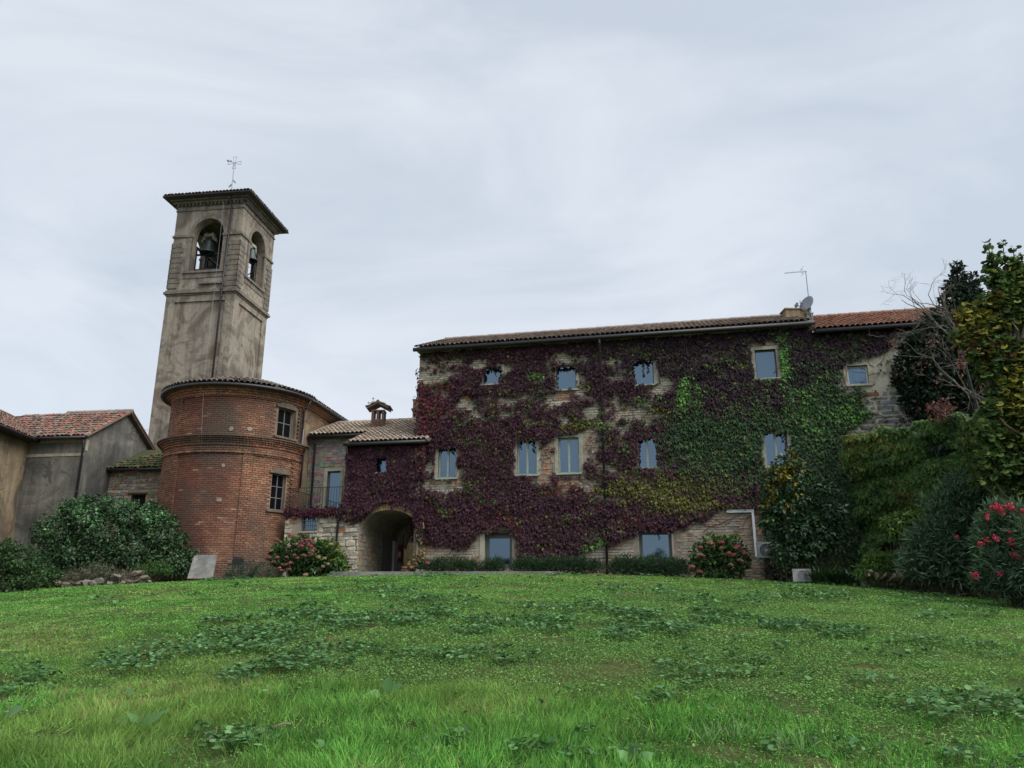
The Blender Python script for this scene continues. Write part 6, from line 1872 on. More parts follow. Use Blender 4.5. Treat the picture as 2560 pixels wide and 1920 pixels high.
# ------------------------------------------------------------------ small built things
def small_things():
    # leaning slab
    z = lambda u, v, Y: at(u, v, Y)
    q = [z(468, 1446, 28.9), z(530, 1446, 28.9), z(541, 1390, 29.35), z(536, 1388, 29.37), z(491, 1388, 29.4), z(485, 1390, 29.4)]
    m = MB(); n = len(q); back = [p + V(0, 0.09, 0.02) for p in q]
    m.mesh(q + back, [tuple(range(n)), tuple(range(n, 2 * n))[::-1]] + [(i, n + i, n + (i + 1) % n, (i + 1) % n) for i in range(n)])
    o = m.build('stone_slab', M['concrete']); tag(o, 'grey stone slab leaning on the foot of the brick drum', 'slab')
    # kerb in front of the gateway
    a, b, c = base_at(820, 1436), base_at(1385, 1429), base_at(1420, 1431)
    m = MB(); y0 = 28.75
    pa, pb, pc = at(822, 1432, y0), at(1384, 1425, y0), at(1422, 1429, y0 - 0.35)
    top = (pa[2] + pb[2]) / 2
    for P_, Q_ in (((pa[0], y0 + .15), (pb[0], y0 - 0.1)), ((pb[0], y0 - 0.1), (pc[0], y0 - 0.45))):
        P_, Q_ = V(*P_), V(*Q_); L = np.linalg.norm(Q_ - P_); k = Plane(P_, Q_ - P_); nn = max(1, int(L / 1.0))
        for i in range(nn):
            zt = lambda s: top if P_[0] < pb[0] - .01 else top - 0.10 * s / L
            s0, s1 = L * i / nn + 0.004, L * (i + 1) / nn - 0.004
            m.hexa([k.w(s0, 0, 2.3), k.w(s1, 0, 2.3), k.w(s1, -0.14, 2.3), k.w(s0, -0.14, 2.3), k.w(s0, 0, zt(s0)), k.w(s1, 0, zt(s1)), k.w(s1, -0.14, zt(s1)), k.w(s0, -0.14, zt(s0))])
    o = m.build('kerb', M['concrete']); o['kind'] = 'structure'
    # air conditioning
    def ac(c, w, h, d, yaw, lab, grp, fan=True):
        B = Plane(c[:2], (math.cos(yaw), math.sin(yaw)))
        t = thing('air_conditioner', lab, 'air conditioner', c, grp)
        z0 = c[2]; m = MB()
        m.box(B, -w / 2, w / 2, -d, 0, z0 + 0.05, z0 + h); m.box(B, -w / 2 - 0.006, w / 2 + 0.006, -d - .006, 0.006, z0 + h - 0.05, z0 + h + 0.008)
        m.build('casing', M['ac_paint'], t)
        m = MB(); m.box(B, -w / 2 + .05, -w / 2 + .15, -d + .02, -.02, z0, z0 + 0.05); m.box(B, w / 2 - .15, w / 2 - .05, -d + .02, -.02, z0, z0 + 0.05); m.build('foot', M['iron'], t)
        cx, cz, R = (-0.06 if fan else 0.03) * w, z0 + h * 0.52, h * 0.40
        m = MB(); pts = [B.w(cx + R * 0.98 * math.cos(a), 0.010, cz + R * 0.98 * math.sin(a)) for a in np.linspace(0, 2 * math.pi, 25)[:-1]]
        m.poly(pts, (0.03,) * 3 if fan else (0.22,) * 3); m.build('fan_opening', M['paint'], t)
        m = MB()
        for rr in ([0.25, 0.5, 0.75, 1.0] if fan else [1.0, 0.93]):
            m.tube([B.w(cx + R * rr * math.cos(a), 0.022, cz + R * rr * math.sin(a)) for a in np.linspace(0, 2 * math.pi, 33)], 0.006 if rr < 1 else 0.012, 4, caps=False)
        for i in range(28 if fan else 0):
            a = 2 * math.pi * i / 28; m.tube([B.w(cx + R * .12 * math.cos(a), 0.022, cz + R * .12 * math.sin(a)), B.w(cx + R * math.cos(a + .25), 0.022, cz + R * math.sin(a + .25))], 0.004, 4, caps=False)
        m.build('fan_grille', M['ac_paint'], t)
        if fan:
            m = MB(); m.tube([B.w(cx, 0.01, cz), B.w(cx, 0.035, cz)], R * 0.14, 12); m.build('hub', M['white_plastic'], t)
        m = MB(); m.box(B, w / 2 - 0.13, w / 2 - 0.03, 0, 0.008, z0 + 0.12, z0 + h * 0.6); m.build('service_panel', M['white_plastic'], t)
    p = at(1921, 1398, 27.2)
    ac((p[0], p[1], p[2]), 0.66, 0.58, 0.3, -0.2, 'white air conditioner with round fan grille on brackets by the duct', None)
    m = MB(); B = Plane(p[:2], (math.cos(-.2), math.sin(-.2)))
    for s in (-.28, .28): m.box(B, s - .02, s + .02, -1.2, 0.02, p[2] - 0.04, p[2] - 0.003)
    o = m.build('wall_bracket', M['galv']); tag(o, 'pair of steel arms carrying the upper air conditioner', 'bracket')
    p = base_at(2006, 1444); p = at(2006, 1444, 25.6); zz = float(gz(p[0], p[1]))
    ac((p[0], p[1], zz), 0.56, 0.44, 0.3, -0.25, 'grey air conditioner standing on the ground among the shrubs', None, fan=False)
    # duct on the wall
    a = PF.hit(1819, 1279); b = PF.hit(1884, 1279); c = PF.hit(1900, 1392)
    m = MB(); m.box(PF, a[0], b[0], 0.04, 0.13, a[1] - 0.055, a[1] + 0.055); m.tube([PF.w(a[0], 0.085, a[1] - 0.02), PF.w(a[0] - 0.04, 0.085, a[1] - 0.02)], 0.06, 10)
    m.hexa([PF.w(b[0] - .09, 0.04, a[1] - .054), PF.w(b[0], 0.04, a[1] - .054), PF.w(b[0], 0.135, a[1] - .054), PF.w(b[0] - .09, 0.135, a[1] - .054), PF.w(b[0] - .09 + 0.0, 0.04, a[1] + .058), PF.w(b[0] + .004, 0.04, a[1] + .058), PF.w(b[0] + .004, 0.14, a[1] + .058), PF.w(b[0] - .09, 0.14, a[1] + .058)])
    m.box(PF, b[0] - 0.085, b[0] - 0.003, 0.045, 0.13, c[1], a[1] - 0.056)
    o = m.build('cable_duct', M['white_plastic']); tag(o, 'white plastic duct turning down the wall to the air conditioner', 'duct')
    # antenna, dishes
    Ya = 29.9
    c = at(2023, 806, Ya); px = Ya / 1815
    t = thing('concrete_pillar', 'short concrete pillar on the roof carrying the satellite dish', 'pillar', c)
    m = MB(); m.abox((c[0], c[1], c[2] + 0.02), 0.27, 0.27, 0.62); m.abox((c[0], c[1], c[2] + 0.35), 0.32, 0.32, 0.04); m.build('pillar', M['concrete'], t)
    d = at(2018, 760, Ya - 0.25)
    t = thing('satellite_dish', 'large grey satellite dish on the roof ridge below the aerial', 'satellite dish', d)
    def dish(d, R, ax, t):
        ax = unit(V(*ax)); x = unit(np.cross(ax, V(0, 0, 1))); y = np.cross(x, ax)
        m = MB(); rings = [(0.001, 0.0), (0.3, 0.02), (0.6, 0.07), (0.85, 0.14), (1.0, 0.2), (1.0, 0.24), (0.6, 0.11), (0.001, 0.04)]
        v = []; seg = 28
        for r, h in rings:
            for k in range(seg):
                a = 2 * math.pi * k / seg; v.append(d + x * r * R * math.cos(a) + y * r * R * 1.08 * math.sin(a) + ax * (h - 0.1) * R)
        m.mesh(v, [(i * seg + k, i * seg + (k + 1) % seg, (i + 1) * seg + (k + 1) % seg, (i + 1) * seg + k) for i in range(len(rings) - 1) for k in range(seg)])
        m.build('reflector', M['galv'], t, smooth=True)
        m = MB(); f = d + ax * R * 1.0 - y * R * 0.4; m.tube([d - y * R * 1.0, f], 0.012, 5); m.tube([f, f - ax * 0.1 + y * .03], 0.03, 8); m.build('receiver_arm', M['galv'], t)
        m = MB(); m.tube([d - ax * 0.05, d - ax * 0.2, d - ax * 0.2 - V(0, 0, R * 1.6)], 0.02, 6); m.build('mount', M['galv'], t)
    dish(V(*d), 0.33, (-0.82, -0.5, 0.35), t)
    d = at(1992, 763, Ya + 0.1)
    t = thing('small_dish', 'tiny dish on a short post left of the satellite dish', 'satellite dish', d)
    dish(V(*d), 0.11, (-0.9, -0.4, 0.2), t)
    m = MB(); pp = at(2000, 752, Ya + 0.15); m.tube([pp, (pp[0] + .03, pp[1], pp[2] - 0.62)], 0.02, 6); m.build('post', M['galv'], t)
    m = MB(); c2 = at(2026, 806, Ya - 0.1); tp = at(2014, 677, Ya - 0.1)
    t = thing('tv_aerial', 'thin television aerial mast with horizontal boom leaning over the roof', 'aerial', c2)
    m.tube([c2, at(2021, 740, Ya - .1), tp], 0.017, 6); m.build('mast', M['galv'], t)
    m = MB(); e = at(1961, 683, Ya - 0.3); m.tube([V(*e), V(*tp) + V(.04, 0, -.03)], 0.01, 5)
    for f in np.linspace(0.02, 0.75, 14):
        q = V(*e) + (V(*tp) - V(*e)) * f; m.tube([q + V(0, -.09, .0), q + V(0, .09, 0.0)], 0.004, 4)
    m.build('boom', M['galv'], t)
    m = MB(); q = V(*tp) + V(-.12, 0, -0.02)
    for s in (-1, 1):
        m.tube([q + V(0, 0, 0), q + V(-.04, s * .1, .17 * s)], 0.008, 4); m.tube([q + V(-.12, 0, 0), q + V(-.04, s * .1, .17 * s)], 0.008, 4); m.tube([q + V(.06, 0, 0), q + V(-.04, s * .1, .17 * s)], 0.006, 4)
        m.tube([q + V(-.02, -.2, .14 * s), q + V(-.02, .2, .14 * s)], 0.006, 4)
    m.build('reflector', M['galv'], t)
    # overhead wires between the gable and the tower
    m = MB()
    for dv in (0, 4):
        a = at(300, 1066 + dv, 46); b = at(392, 1074 + dv, 46); m.tube([a, (V(*a) + V(*b)) / 2 - V(0, 0, .06), b], 0.008, 4)
    o = m.build('overhead_wire', M['galv']); tag(o, 'faint overhead wires between the gable roof and the tower', 'wire')
small_things()
# ------------------------------------------------------------------ shrubs on the right
def z10(x, y): return 1920 + x / 3.19, 1000 + y / 3.19
yb = [(1960, 1160, 26), (1945, 1190, 30), (1985, 1150, 24), (1925, 1225, 26), (1975, 1215, 36), (1950, 1265, 40), (2000, 1250, 34), (1930, 1300, 34), (1975, 1320, 44), (2020, 1310, 36), (2040, 1360, 34), (1965, 1375, 40), (2010, 1380, 30), (2060, 1330, 30), (2090, 1360, 24), (1990, 1120, 14), (2080, 1280, 34), (2060, 1220, 30), (2100, 1320, 26), (1985, 1175, 20), (1915, 1260, 16)]
def ycol(P, C):
    u, v = project(P)
    w = np.clip((1330 - v) / 130, 0, 1) * np.clip((2010 - u) / 30, 0, 1) * (fbm(u / 16, v / 14, 95, 2) > 0.47)
    return np.where((rng.random(len(P)) < w * 0.85)[:, None], np.array((0.25, 0.21, 0.04)) * (0.5 + 0.8 * rng.random((len(P), 1))), C)
shrub('golden_shrub', 'tall dark shrub with golden yellow tips under the right-hand window above the air conditioner', 'shrub', yb, 25.9, 430, 0.15, GREEN_D, T_OVAL, mat='leaf_gloss', colfn=ycol, droop=0.35, stems_n=24)
shrub('lime_shrub', 'lime-green leafy shrub poking out before the ivy wall', 'shrub', [(*z10(950, 970), 14), (*z10(1000, 1010), 20), (*z10(1060, 960), 22), (*z10(1120, 940), 20), (*z10(1000, 1060), 18), (*z10(1220, 930), 20), (*z10(1320, 850), 16), (*z10(1280, 790), 10)], 23.6, 560, 0.13, GREEN_L + [(0.2, 0.27, 0.05)], T_OVAL, droop=0.5, stems_n=10)
shrub('fern_shrub', 'bright yellow-green feathery shrub above the rubble heap', 'shrub', [(*z10(860, 1230), 16), (*z10(820, 1290), 24), (*z10(900, 1290), 24), (*z10(980, 1260), 20), (*z10(760, 1350), 20), (*z10(850, 1370), 22), (*z10(730, 1390), 12), (*z10(1010, 1300), 14)], 24.6, 700, 0.13, [(0.10, 0.20, 0.04), (0.14, 0.25, 0.05), (0.07, 0.15, 0.035)], T_LONG, droop=0.3, stems_n=10)
# strap-leaved clump
def straps(name, label, us, v, Y, L, cols, n, cat='plant'):
    P, T, N, S = [], [], [], []
    for u in us:
        b = at(u, v, Y); b[2] = float(gz(b[0], b[1]))
        for k in range(n):
            a = random.uniform(0, 6.28); lean = random.uniform(0.15, 1.1)
            P.append(b + V(random.gauss(0, .06), random.gauss(0, .06), 0)); T.append(V(math.cos(a) * lean, math.sin(a) * lean, 1)); N.append(V(math.cos(a), math.sin(a), -0.2) * -1 + V(0, 0, .6)); S.append(L * random.uniform(.6, 1.15))
    P, T, N = np.array(P), np.array(T), np.array(N)
    t = thing(name, label, cat, (P[0][0], P[0][1], P[0][2]))
    put('leaves', leaf_mesh('leaves', [leaf_arrays(P, T, N, np.array(S), pick(cols, len(P), 0.3), T_STRAP, width=np.array(S) * 1.0)], M['leaf_gloss']), t, kind='stuff')
straps('agapanthus', 'clump of dark strap-leaved plants right of the ground air conditioner', [2040, 2052, 2066, 2080, 2094, 2108, 2120, 2134], 1446, 25.2, 0.62, [(0.03, 0.075, 0.03), (0.04, 0.1, 0.035), (0.07, 0.13, 0.05)], 55)
straps('hosta', 'pale yellow-edged leaves behind the strap-leaved clump', [2030, 2045, 2066, 2082, 2100], 1440, 26.0, 0.85, [(0.16, 0.18, 0.06), (0.10, 0.13, 0.04)], 26)
# oleander
ol = [(*z10(1530, 640), 26), (*z10(1620, 700), 30), (*z10(1460, 720), 28), (*z10(1560, 790), 38), (*z10(1680, 820), 34), (*z10(1340, 800), 22), (*z10(1450, 880), 38), (*z10(1350, 930), 30), (*z10(1250, 820), 14), (*z10(1600, 930), 46), (*z10(1440, 1010), 44), (*z10(1300, 1050), 40), (*z10(1700, 1020), 50), (*z10(1200, 1130), 34), (*z10(1380, 1140), 46), (*z10(1560, 1100), 50), (*z10(1260, 1230), 40), (*z10(1160, 1250), 30), (*z10(1400, 1270), 50), (*z10(1560, 1260), 56), (*z10(1720, 1180), 50), (*z10(1330, 1360), 36), (*z10(1180, 1360), 26), (*z10(1480, 1390), 46), (*z10(1650, 1380), 50), (*z10(1100, 1330), 18)]
fr = [(*z10(1830, 900), 34, 19.0), (*z10(1930, 930), 40, 19.0), (*z10(2030, 930), 36, 19.0), (*z10(1780, 1010), 38, 19.2), (*z10(1900, 1050), 48, 19.0), (*z10(2020, 1060), 44, 18.8), (*z10(1800, 1160), 48, 19.2), (*z10(1930, 1200), 50, 19.0), (*z10(2050, 1220), 46, 18.8), (*z10(1840, 1320), 50, 19.0), (*z10(1960, 1360), 50, 18.8), (*z10(1760, 1420), 40, 19.2), (*z10(1880, 1460), 36, 19.0), (*z10(2060, 1400), 50, 18.6), (*z10(2150, 1100), 70, 18.4), (*z10(2150, 1350), 70, 18.4)]
OLC = [(0.10, 0.17, 0.09), (0.13, 0.22, 0.12), (0.055, 0.11, 0.055), (0.14, 0.22, 0.13)]
t1, c1, r1 = shrub('oleander', 'tall grey-green oleander bush on the right without flowers, beside the rubble heap', 'oleander', ol, 22.4, 460, 0.23, OLC, T_LONG, droop=-0.35, stems_n=40)
t2, c2, r2 = shrub('oleander', 'oleander with bright pink-red flowers at the right edge', 'oleander', fr, 19.0, 620, 0.2, OLC, T_LONG, droop=-0.35, stems_n=40)
def flower(name='flower'):
    n = 26; P = rng.normal(0, 0.035, (n, 3)); d = rdir(n); d[:, 1] -= 0.6; d[:, 2] += 0.5
    return leaf_mesh(name, [leaf_arrays(P, rdir(n), d, np.full(n, 0.05), pick([(0.50, 0.035, 0.075), (0.42, 0.025, 0.06), (0.55, 0.08, 0.12)], n, .2), T_ROUND)], M['petal'])
FL = [flower(), flower(), flower()]
for (x, y, s) in ((1790, 858, 1), (1825, 850, 1.2), (1850, 860, 1), (1860, 885, 1.1), (1838, 882, .8), (1910, 850, 1.1), (1935, 855, 1.2), (1955, 870, .8), (2035, 890, 1.1), (1745, 900, .7), (1750, 945, .9), (1740, 1110, .9), (1690, 1150, 1), (1810, 1100, 1), (1830, 1120, .8), (1940, 1120, 1), (1960, 1145, 1), (1938, 1140, .9), (2025, 1010, .9), (2040, 1025, .9), (1965, 1240, .9), (2000, 1245, 1), (2025, 1275, 1), (1650, 1385, 1), (1655, 1405, .9), (1845, 1380, .8), (1925, 1055, .6), (1500, 1090, .6)):
    u, v = z10(x, y)
    o = put('flower', random.choice(FL), t2, loc=at(u, v, 18.35)); o.scale = (s * 0.85,) * 3; o.rotation_euler = (0, 0, random.uniform(-.8, .8))

# ------------------------------------------------------------------ trees
def limb(m, p, d, L, r, depth, tips, spread=0.6, col=(0.10, 0.08, 0.06), seg=5, gnarl=0.25, up=0.1):
    pts = [p]; n = 5; q = V(*p)
    for k in range(n):
        d = unit(d + V(*[random.gauss(0, gnarl) for _ in range(3)]) * 0.5 + V(0, 0, up * 0.3))
        q = q + d * (L / n); pts.append(q)
    m.tube(pts, [r * (1 - 0.55 * k / n) for k in range(n + 1)], seg, col, caps=False)
    tips.append((pts[-1], depth))
    if depth <= 0: return
    for k in range(random.choice((2, 3, 3))):
        b = pts[random.randint(2, n)]
        nd = unit(d + V(*[random.gauss(0, spread) for _ in range(3)]))
        limb(m, b, nd, L * random.uniform(0.4, 0.6), r * 0.5, depth - 1, tips, spread, col, max(3, seg - 1), gnarl, up)

def tree(name, label, cat, base, H, r, blobs, Y, per, size, cols, tpl, mat, droop=0.3, colfn=None, shell=0.35, zs=1.0, barkcol=(0.10, 0.08, 0.06), limbs=14, vary=0.3, flat=0.0):
    t = thing(name, label, cat, base)
    cs, rs = [], []
    for b in blobs:
        c, rr = blob(b[0], b[1], b[3] if len(b) > 3 else Y, b[2]); cs.append(c); rs.append(rr)
    m = MB(); b0 = V(*base) - V(0, 0, 0.1)
    top = V(base[0], base[1], base[2] + H)
    tr = [b0 + (top - b0) * f + V(random.gauss(0, .06), random.gauss(0, .06), 0) * (f > 0) for f in np.linspace(0, 1, 7)]
    m.tube(tr, [r * (1 - 0.8 * f) for f in np.linspace(0, 1, 7)], 8, barkcol, caps=False)
    for c in cs:
        c = V(*c); i = min(range(len(tr)), key=lambda k: np.linalg.norm(tr[k] - (c - V(0, 0, np.linalg.norm(c[:2] - top[:2]) * 0.7 + 0.2))))
        mid = (tr[i] + c) / 2 + V(random.gauss(0, .1), random.gauss(0, .1), -.1)
        m.tube([tr[i], mid, c], [r * 0.35, r * 0.2, r * 0.08], 5, barkcol, caps=False)
    m.build('trunk', M['bark'], t)
    put('crown', leaf_mesh('crown', [clump_leaves(cs, rs, per, size, cols, tpl, droop, shell, flat, vary, zs, colfn)], M[mat]), t, kind='stuff')
    return t

random.seed(77)
Ym = 26.5
mag = [(2460, 830, 40), (2480, 780, 34), (2500, 850, 50), (2430, 870, 50), (2262, 900, 24), (2256, 945, 26), (2268, 870, 20), (2280, 850, 16), (2270, 1000, 22), (2392, 668, 14), (2395, 690, 20), (2385, 718, 26), (2412, 722, 26), (2380, 750, 30), (2415, 760, 34), (2445, 770, 26), (2440, 735, 16), (2433, 690, 9), (2437, 710, 12), (2440, 752, 20), (2400, 790, 40), (2350, 790, 26), (2330, 800, 22), (2440, 800, 34),
       (2340, 830, 36), (2390, 840, 50), (2440, 850, 44), (2300, 860, 30), (2340, 880, 44), (2290, 900, 36), (2270, 935, 32), (2320, 930, 50), (2380, 910, 55), (2440, 920, 55), (2275, 970, 30), (2330, 980, 55), (2400, 980, 60), (2460, 990, 50), (2290, 1010, 30), (2345, 1040, 48), (2410, 1050, 60), (2470, 1060, 50), (2320, 1050, 28), (2370, 1090, 40), (2440, 1110, 56), (2500, 1120, 60), (2330, 830, 20), (2500, 1030, 50), (2540, 1080, 60), (2380, 1130, 30), (2360, 1110, 40, 24.0), (2420, 1130, 44, 23.6), (2480, 1140, 40, 23.0), (2300, 1085, 20, 25)]
b = at(2400, 1300, Ym); zg = float(gz(b[0], b[1]))
tree('magnolia_tree', 'tall dark evergreen with a pointed top rising over the annex roof', 'evergreen tree', (b[0], b[1], zg), 8.6, 0.2, mag, Ym, 560, 0.17, [(0.018, 0.035, 0.022), (0.026, 0.05, 0.028), (0.035, 0.06, 0.035), (0.014, 0.028, 0.02)], T_OVAL, 'leaf_gloss', droop=-0.1, zs=1.0, shell=0.3)
Yl = 20.4
lime = [(2530, 660, 16), (2550, 700, 26), (2500, 760, 34), (2540, 760, 40), (2450, 880, 26), (2475, 900, 26), (2392, 835, 16), (2400, 790, 14), (2420, 800, 22), (2450, 790, 22), (2470, 760, 26), (2445, 830, 26), (2480, 820, 34), (2495, 740, 28), (2500, 700, 28), (2530, 730, 30), (2475, 690, 18), (2480, 660, 14), (2545, 690, 18), (2520, 790, 36), (2550, 800, 40), (2470, 870, 26), (2510, 870, 34), (2550, 880, 40), (2540, 930, 36), (2560, 980, 44), (2525, 950, 30), (2540, 1030, 40), (2570, 1080, 50), (2530, 1010, 26), (2510, 1100, 26), (2550, 1160, 44), (2490, 1130, 20), (2600, 760, 50), (2610, 900, 60), (2620, 1060, 60), (2420, 770, 12), (2415, 850, 14), (2500, 1180, 34), (2450, 1150, 26), (2560, 1230, 40), (2470, 1080, 26), (2440, 1200, 16), (2480, 1020, 24), (2500, 970, 26), (2460, 930, 22),
        (2472, 630, 7), (2468, 610, 6), (2480, 645, 8), (2507, 610, 7), (2508, 640, 8), (2535, 620, 6), (2545, 640, 8), (2520, 655, 10), (2556, 660, 12)]
def limecol(P, C):
    u, v = project(P); n = len(P)
    w = np.clip(ell(u, v, 2440, 800, 70, 60) + ell(u, v, 2545, 950, 40, 80) + ell(u, v, 2560, 1020, 40, 60), 0, 1) * 0.75
    C = np.where((rng.random(n) < w)[:, None], np.array((0.29, 0.27, 0.05)) * (0.6 + 0.6 * rng.random((n, 1))), C)
    w = (ell(u, v, 2400, 790, 30, 14) + ell(u, v, 2500, 745, 14, 10) + ell(u, v, 2470, 870, 40, 40) * .6 + ell(u, v, 2430, 860, 20, 20)) * 0.35
    return np.where((rng.random(n) < w)[:, None], np.array((0.26, 0.12, 0.045)), C)
b = at(2600, 1300, Yl); zg = float(gz(b[0], b[1]))
tree('lime_tree', 'lime tree turning yellow at the right edge of the picture', 'tree', (b[0], b[1], zg), 6.5, 0.16, lime, Yl, 520, 0.15, [(0.065, 0.12, 0.034), (0.085, 0.15, 0.038), (0.05, 0.095, 0.032), (0.14, 0.18, 0.045)], T_ROUND, 'leaf', droop=0.5, colfn=limecol, shell=0.3)

# bare, half dead tree between them
def bare_tree():
    Yb = 24.5
    b = at(2420, 1300, Yb); zg = float(gz(b[0], b[1]))
    t = thing('bare_tree', 'half-dead tree with bare twisted grey twigs and a few rust-red leaves', 'tree', (b[0], b[1], zg))
    m = MB(); tips = []
    root = V(b[0], b[1], zg - 0.1)
    j = V(*at(2440, 1010, Yb)); k2 = V(*at(2400, 860, Yb))
    m.tube([root, (root + j) / 2 + V(.1, 0, 0), j, k2], [0.10, 0.08, 0.05, 0.03], 7, (0.05, 0.045, 0.04), caps=False)
    col = (0.15, 0.135, 0.12)
    random.seed(5)
    for (u0, v0, u1, v1, r) in ((2380, 800, 2290, 745, .018), (2385, 810, 2310, 720, .02), (2370, 780, 2350, 705, .018), (2360, 790, 2275, 760, .018), (2390, 790, 2380, 700, .016), (2400, 870, 2330, 740, .028), (2390, 860, 2300, 700, .03), (2330, 800, 2272, 712, .022), (2400, 850, 2352, 690, .025), (2370, 820, 2300, 770, .02), (2340, 815, 2285, 780, .022), (2440, 1000, 2300, 830, .03), (2440, 1000, 2260, 845, .022), (2440, 990, 2500, 960, .03), (2460, 1010, 2400, 960, .025), (2470, 1000, 2350, 1000, .02), (2440, 1000, 2480, 1060, .025), (2420, 900, 2360, 930, .02), (2430, 900, 2470, 850, .02)):
        p = V(*at(u0, v0, Yb)); q = V(*at(u1, v1, Yb - random.uniform(0.2, 1.6)))
        d = q - p; L = np.linalg.norm(d)
        limb(m, p, unit(d), L * 0.85, r, 4 if v1 < 800 else 3, tips, 0.75, col, 5, 0.45, 0.05)
    m.build('trunk', M['bark'], t)
    P = []
    for p, d in tips:
        u, v = project(p); u, v = float(u[0]), float(v[0])
        if v > 850 and random.random() < 0.10:
            for _ in range(10): P.append(p + np.array([random.gauss(0, .15), random.gauss(0, .12), random.gauss(0, .15)]))
    for (u, v, rx, ry, n) in ((2360, 1030, 26, 26, 300), (2340, 1020, 30, 14, 120), (2420, 860, 20, 20, 90), (2405, 900, 12, 30, 80)):
        for _ in range(n): P.append(at(u + random.gauss(0, rx * .6), v + random.gauss(0, ry * .6), Yb - 1.2 + random.gauss(0, .3)))
    P = np.array(P); n = len(P)
    put('crown', leaf_mesh('crown', [leaf_arrays(P, rdir(n) + V(0, 0, -.8), rdir(n) + V(0, -.5, .5), 0.11 * (0.6 + .6 * rng.random(n)), pick([(0.13, 0.055, 0.045), (0.10, 0.05, 0.04), (0.17, 0.08, 0.05)], n), T_IVY)], M['leaf']), t, kind='stuff')
bare_tree()

# trees and a church spire behind the viewer, mirrored in the ground-floor panes
def behind():
    n_f = np.array([PF.n[0], PF.n[1], 0.0])
    def mirror(key, u, v, dist):
        q = ray(u, v); n2 = PF.n
        t = (PF.o @ n2 - 0.25 - EYE[:2] @ n2) / (q[:2] @ n2); p = EYE + q * t
        d = unit(q); d = d - 2 * (d @ n_f) * n_f
        return p + d * dist
    top = mirror('low1', 1240, 1372, 190); foot = mirror('low1', 1241, 1402, 190)
    t = thing('spire_church', 'distant village church spire behind the viewer, seen only as a reflection', 'church', (foot[0], foot[1], foot[2] - 14))
    m = MB(); h = top[2] - foot[2]
    k = MB(); k.abox((foot[0], foot[1], foot[2] - 7), 2.0, 2.0, 14.0, (0.3, 0.24, 0.18)); k.build('tower', M['brick'], t)
    c = [(foot[0] + a, foot[1] + b_, foot[2]) for a, b_ in ((-1, -1), (1, -1), (1, 1), (-1, 1))]
    for i in range(4): m.poly([c[i], c[(i + 1) % 4], tuple(top)], (0.12, 0.1, 0.1))
    m.build('spire', M['tile'], t)
    k = MB(); k.abox((foot[0] + 5, foot[1], foot[2] - 6), 9, 6, 12, (0.3, 0.24, 0.18)); k.build('nave', M['brick'], t)
    for i, (u, v, dist, r) in enumerate(((1228, 1409, 150, 1.0), (1258, 1408, 150, 1.3), (1272, 1410, 140, 0.9), (1640, 1394, 60, 0.6), (1652, 1388, 62, 0.65), (1620, 1400, 60, 0.5))):
        p = mirror('', u, v, dist)
        b_ = (p[0], p[1], float(gz(p[0], p[1])))
        tt = thing('distant_tree', 'broad dark tree behind the viewer, reflected in a ground-floor pane', 'tree', b_, 'trees behind the viewer')
        cs = [tuple(p + rdir(1)[0] * r * 0.6) for _ in range(7)]
        put('crown', leaf_mesh('crown', [clump_leaves(cs, [r * 0.6] * 7, 60, 0.2, GREEN_D, T_OVAL)], M['leaf']), tt, kind='stuff')
        k = MB(); k.tube([b_, tuple(p)], [r * .08, r * .04], 6, (0.1, 0.08, 0.06)); k.build('trunk', M['bark'], tt)
behind()

# ------------------------------------------------------------------ lawn
def in_view(x, y, m=1.06):
    return np.abs(x) < (0.655 * y * m + 0.5)

def zone_noise(x, y):
    return fbm(x * 0.32, y * 0.32, 101, 4)

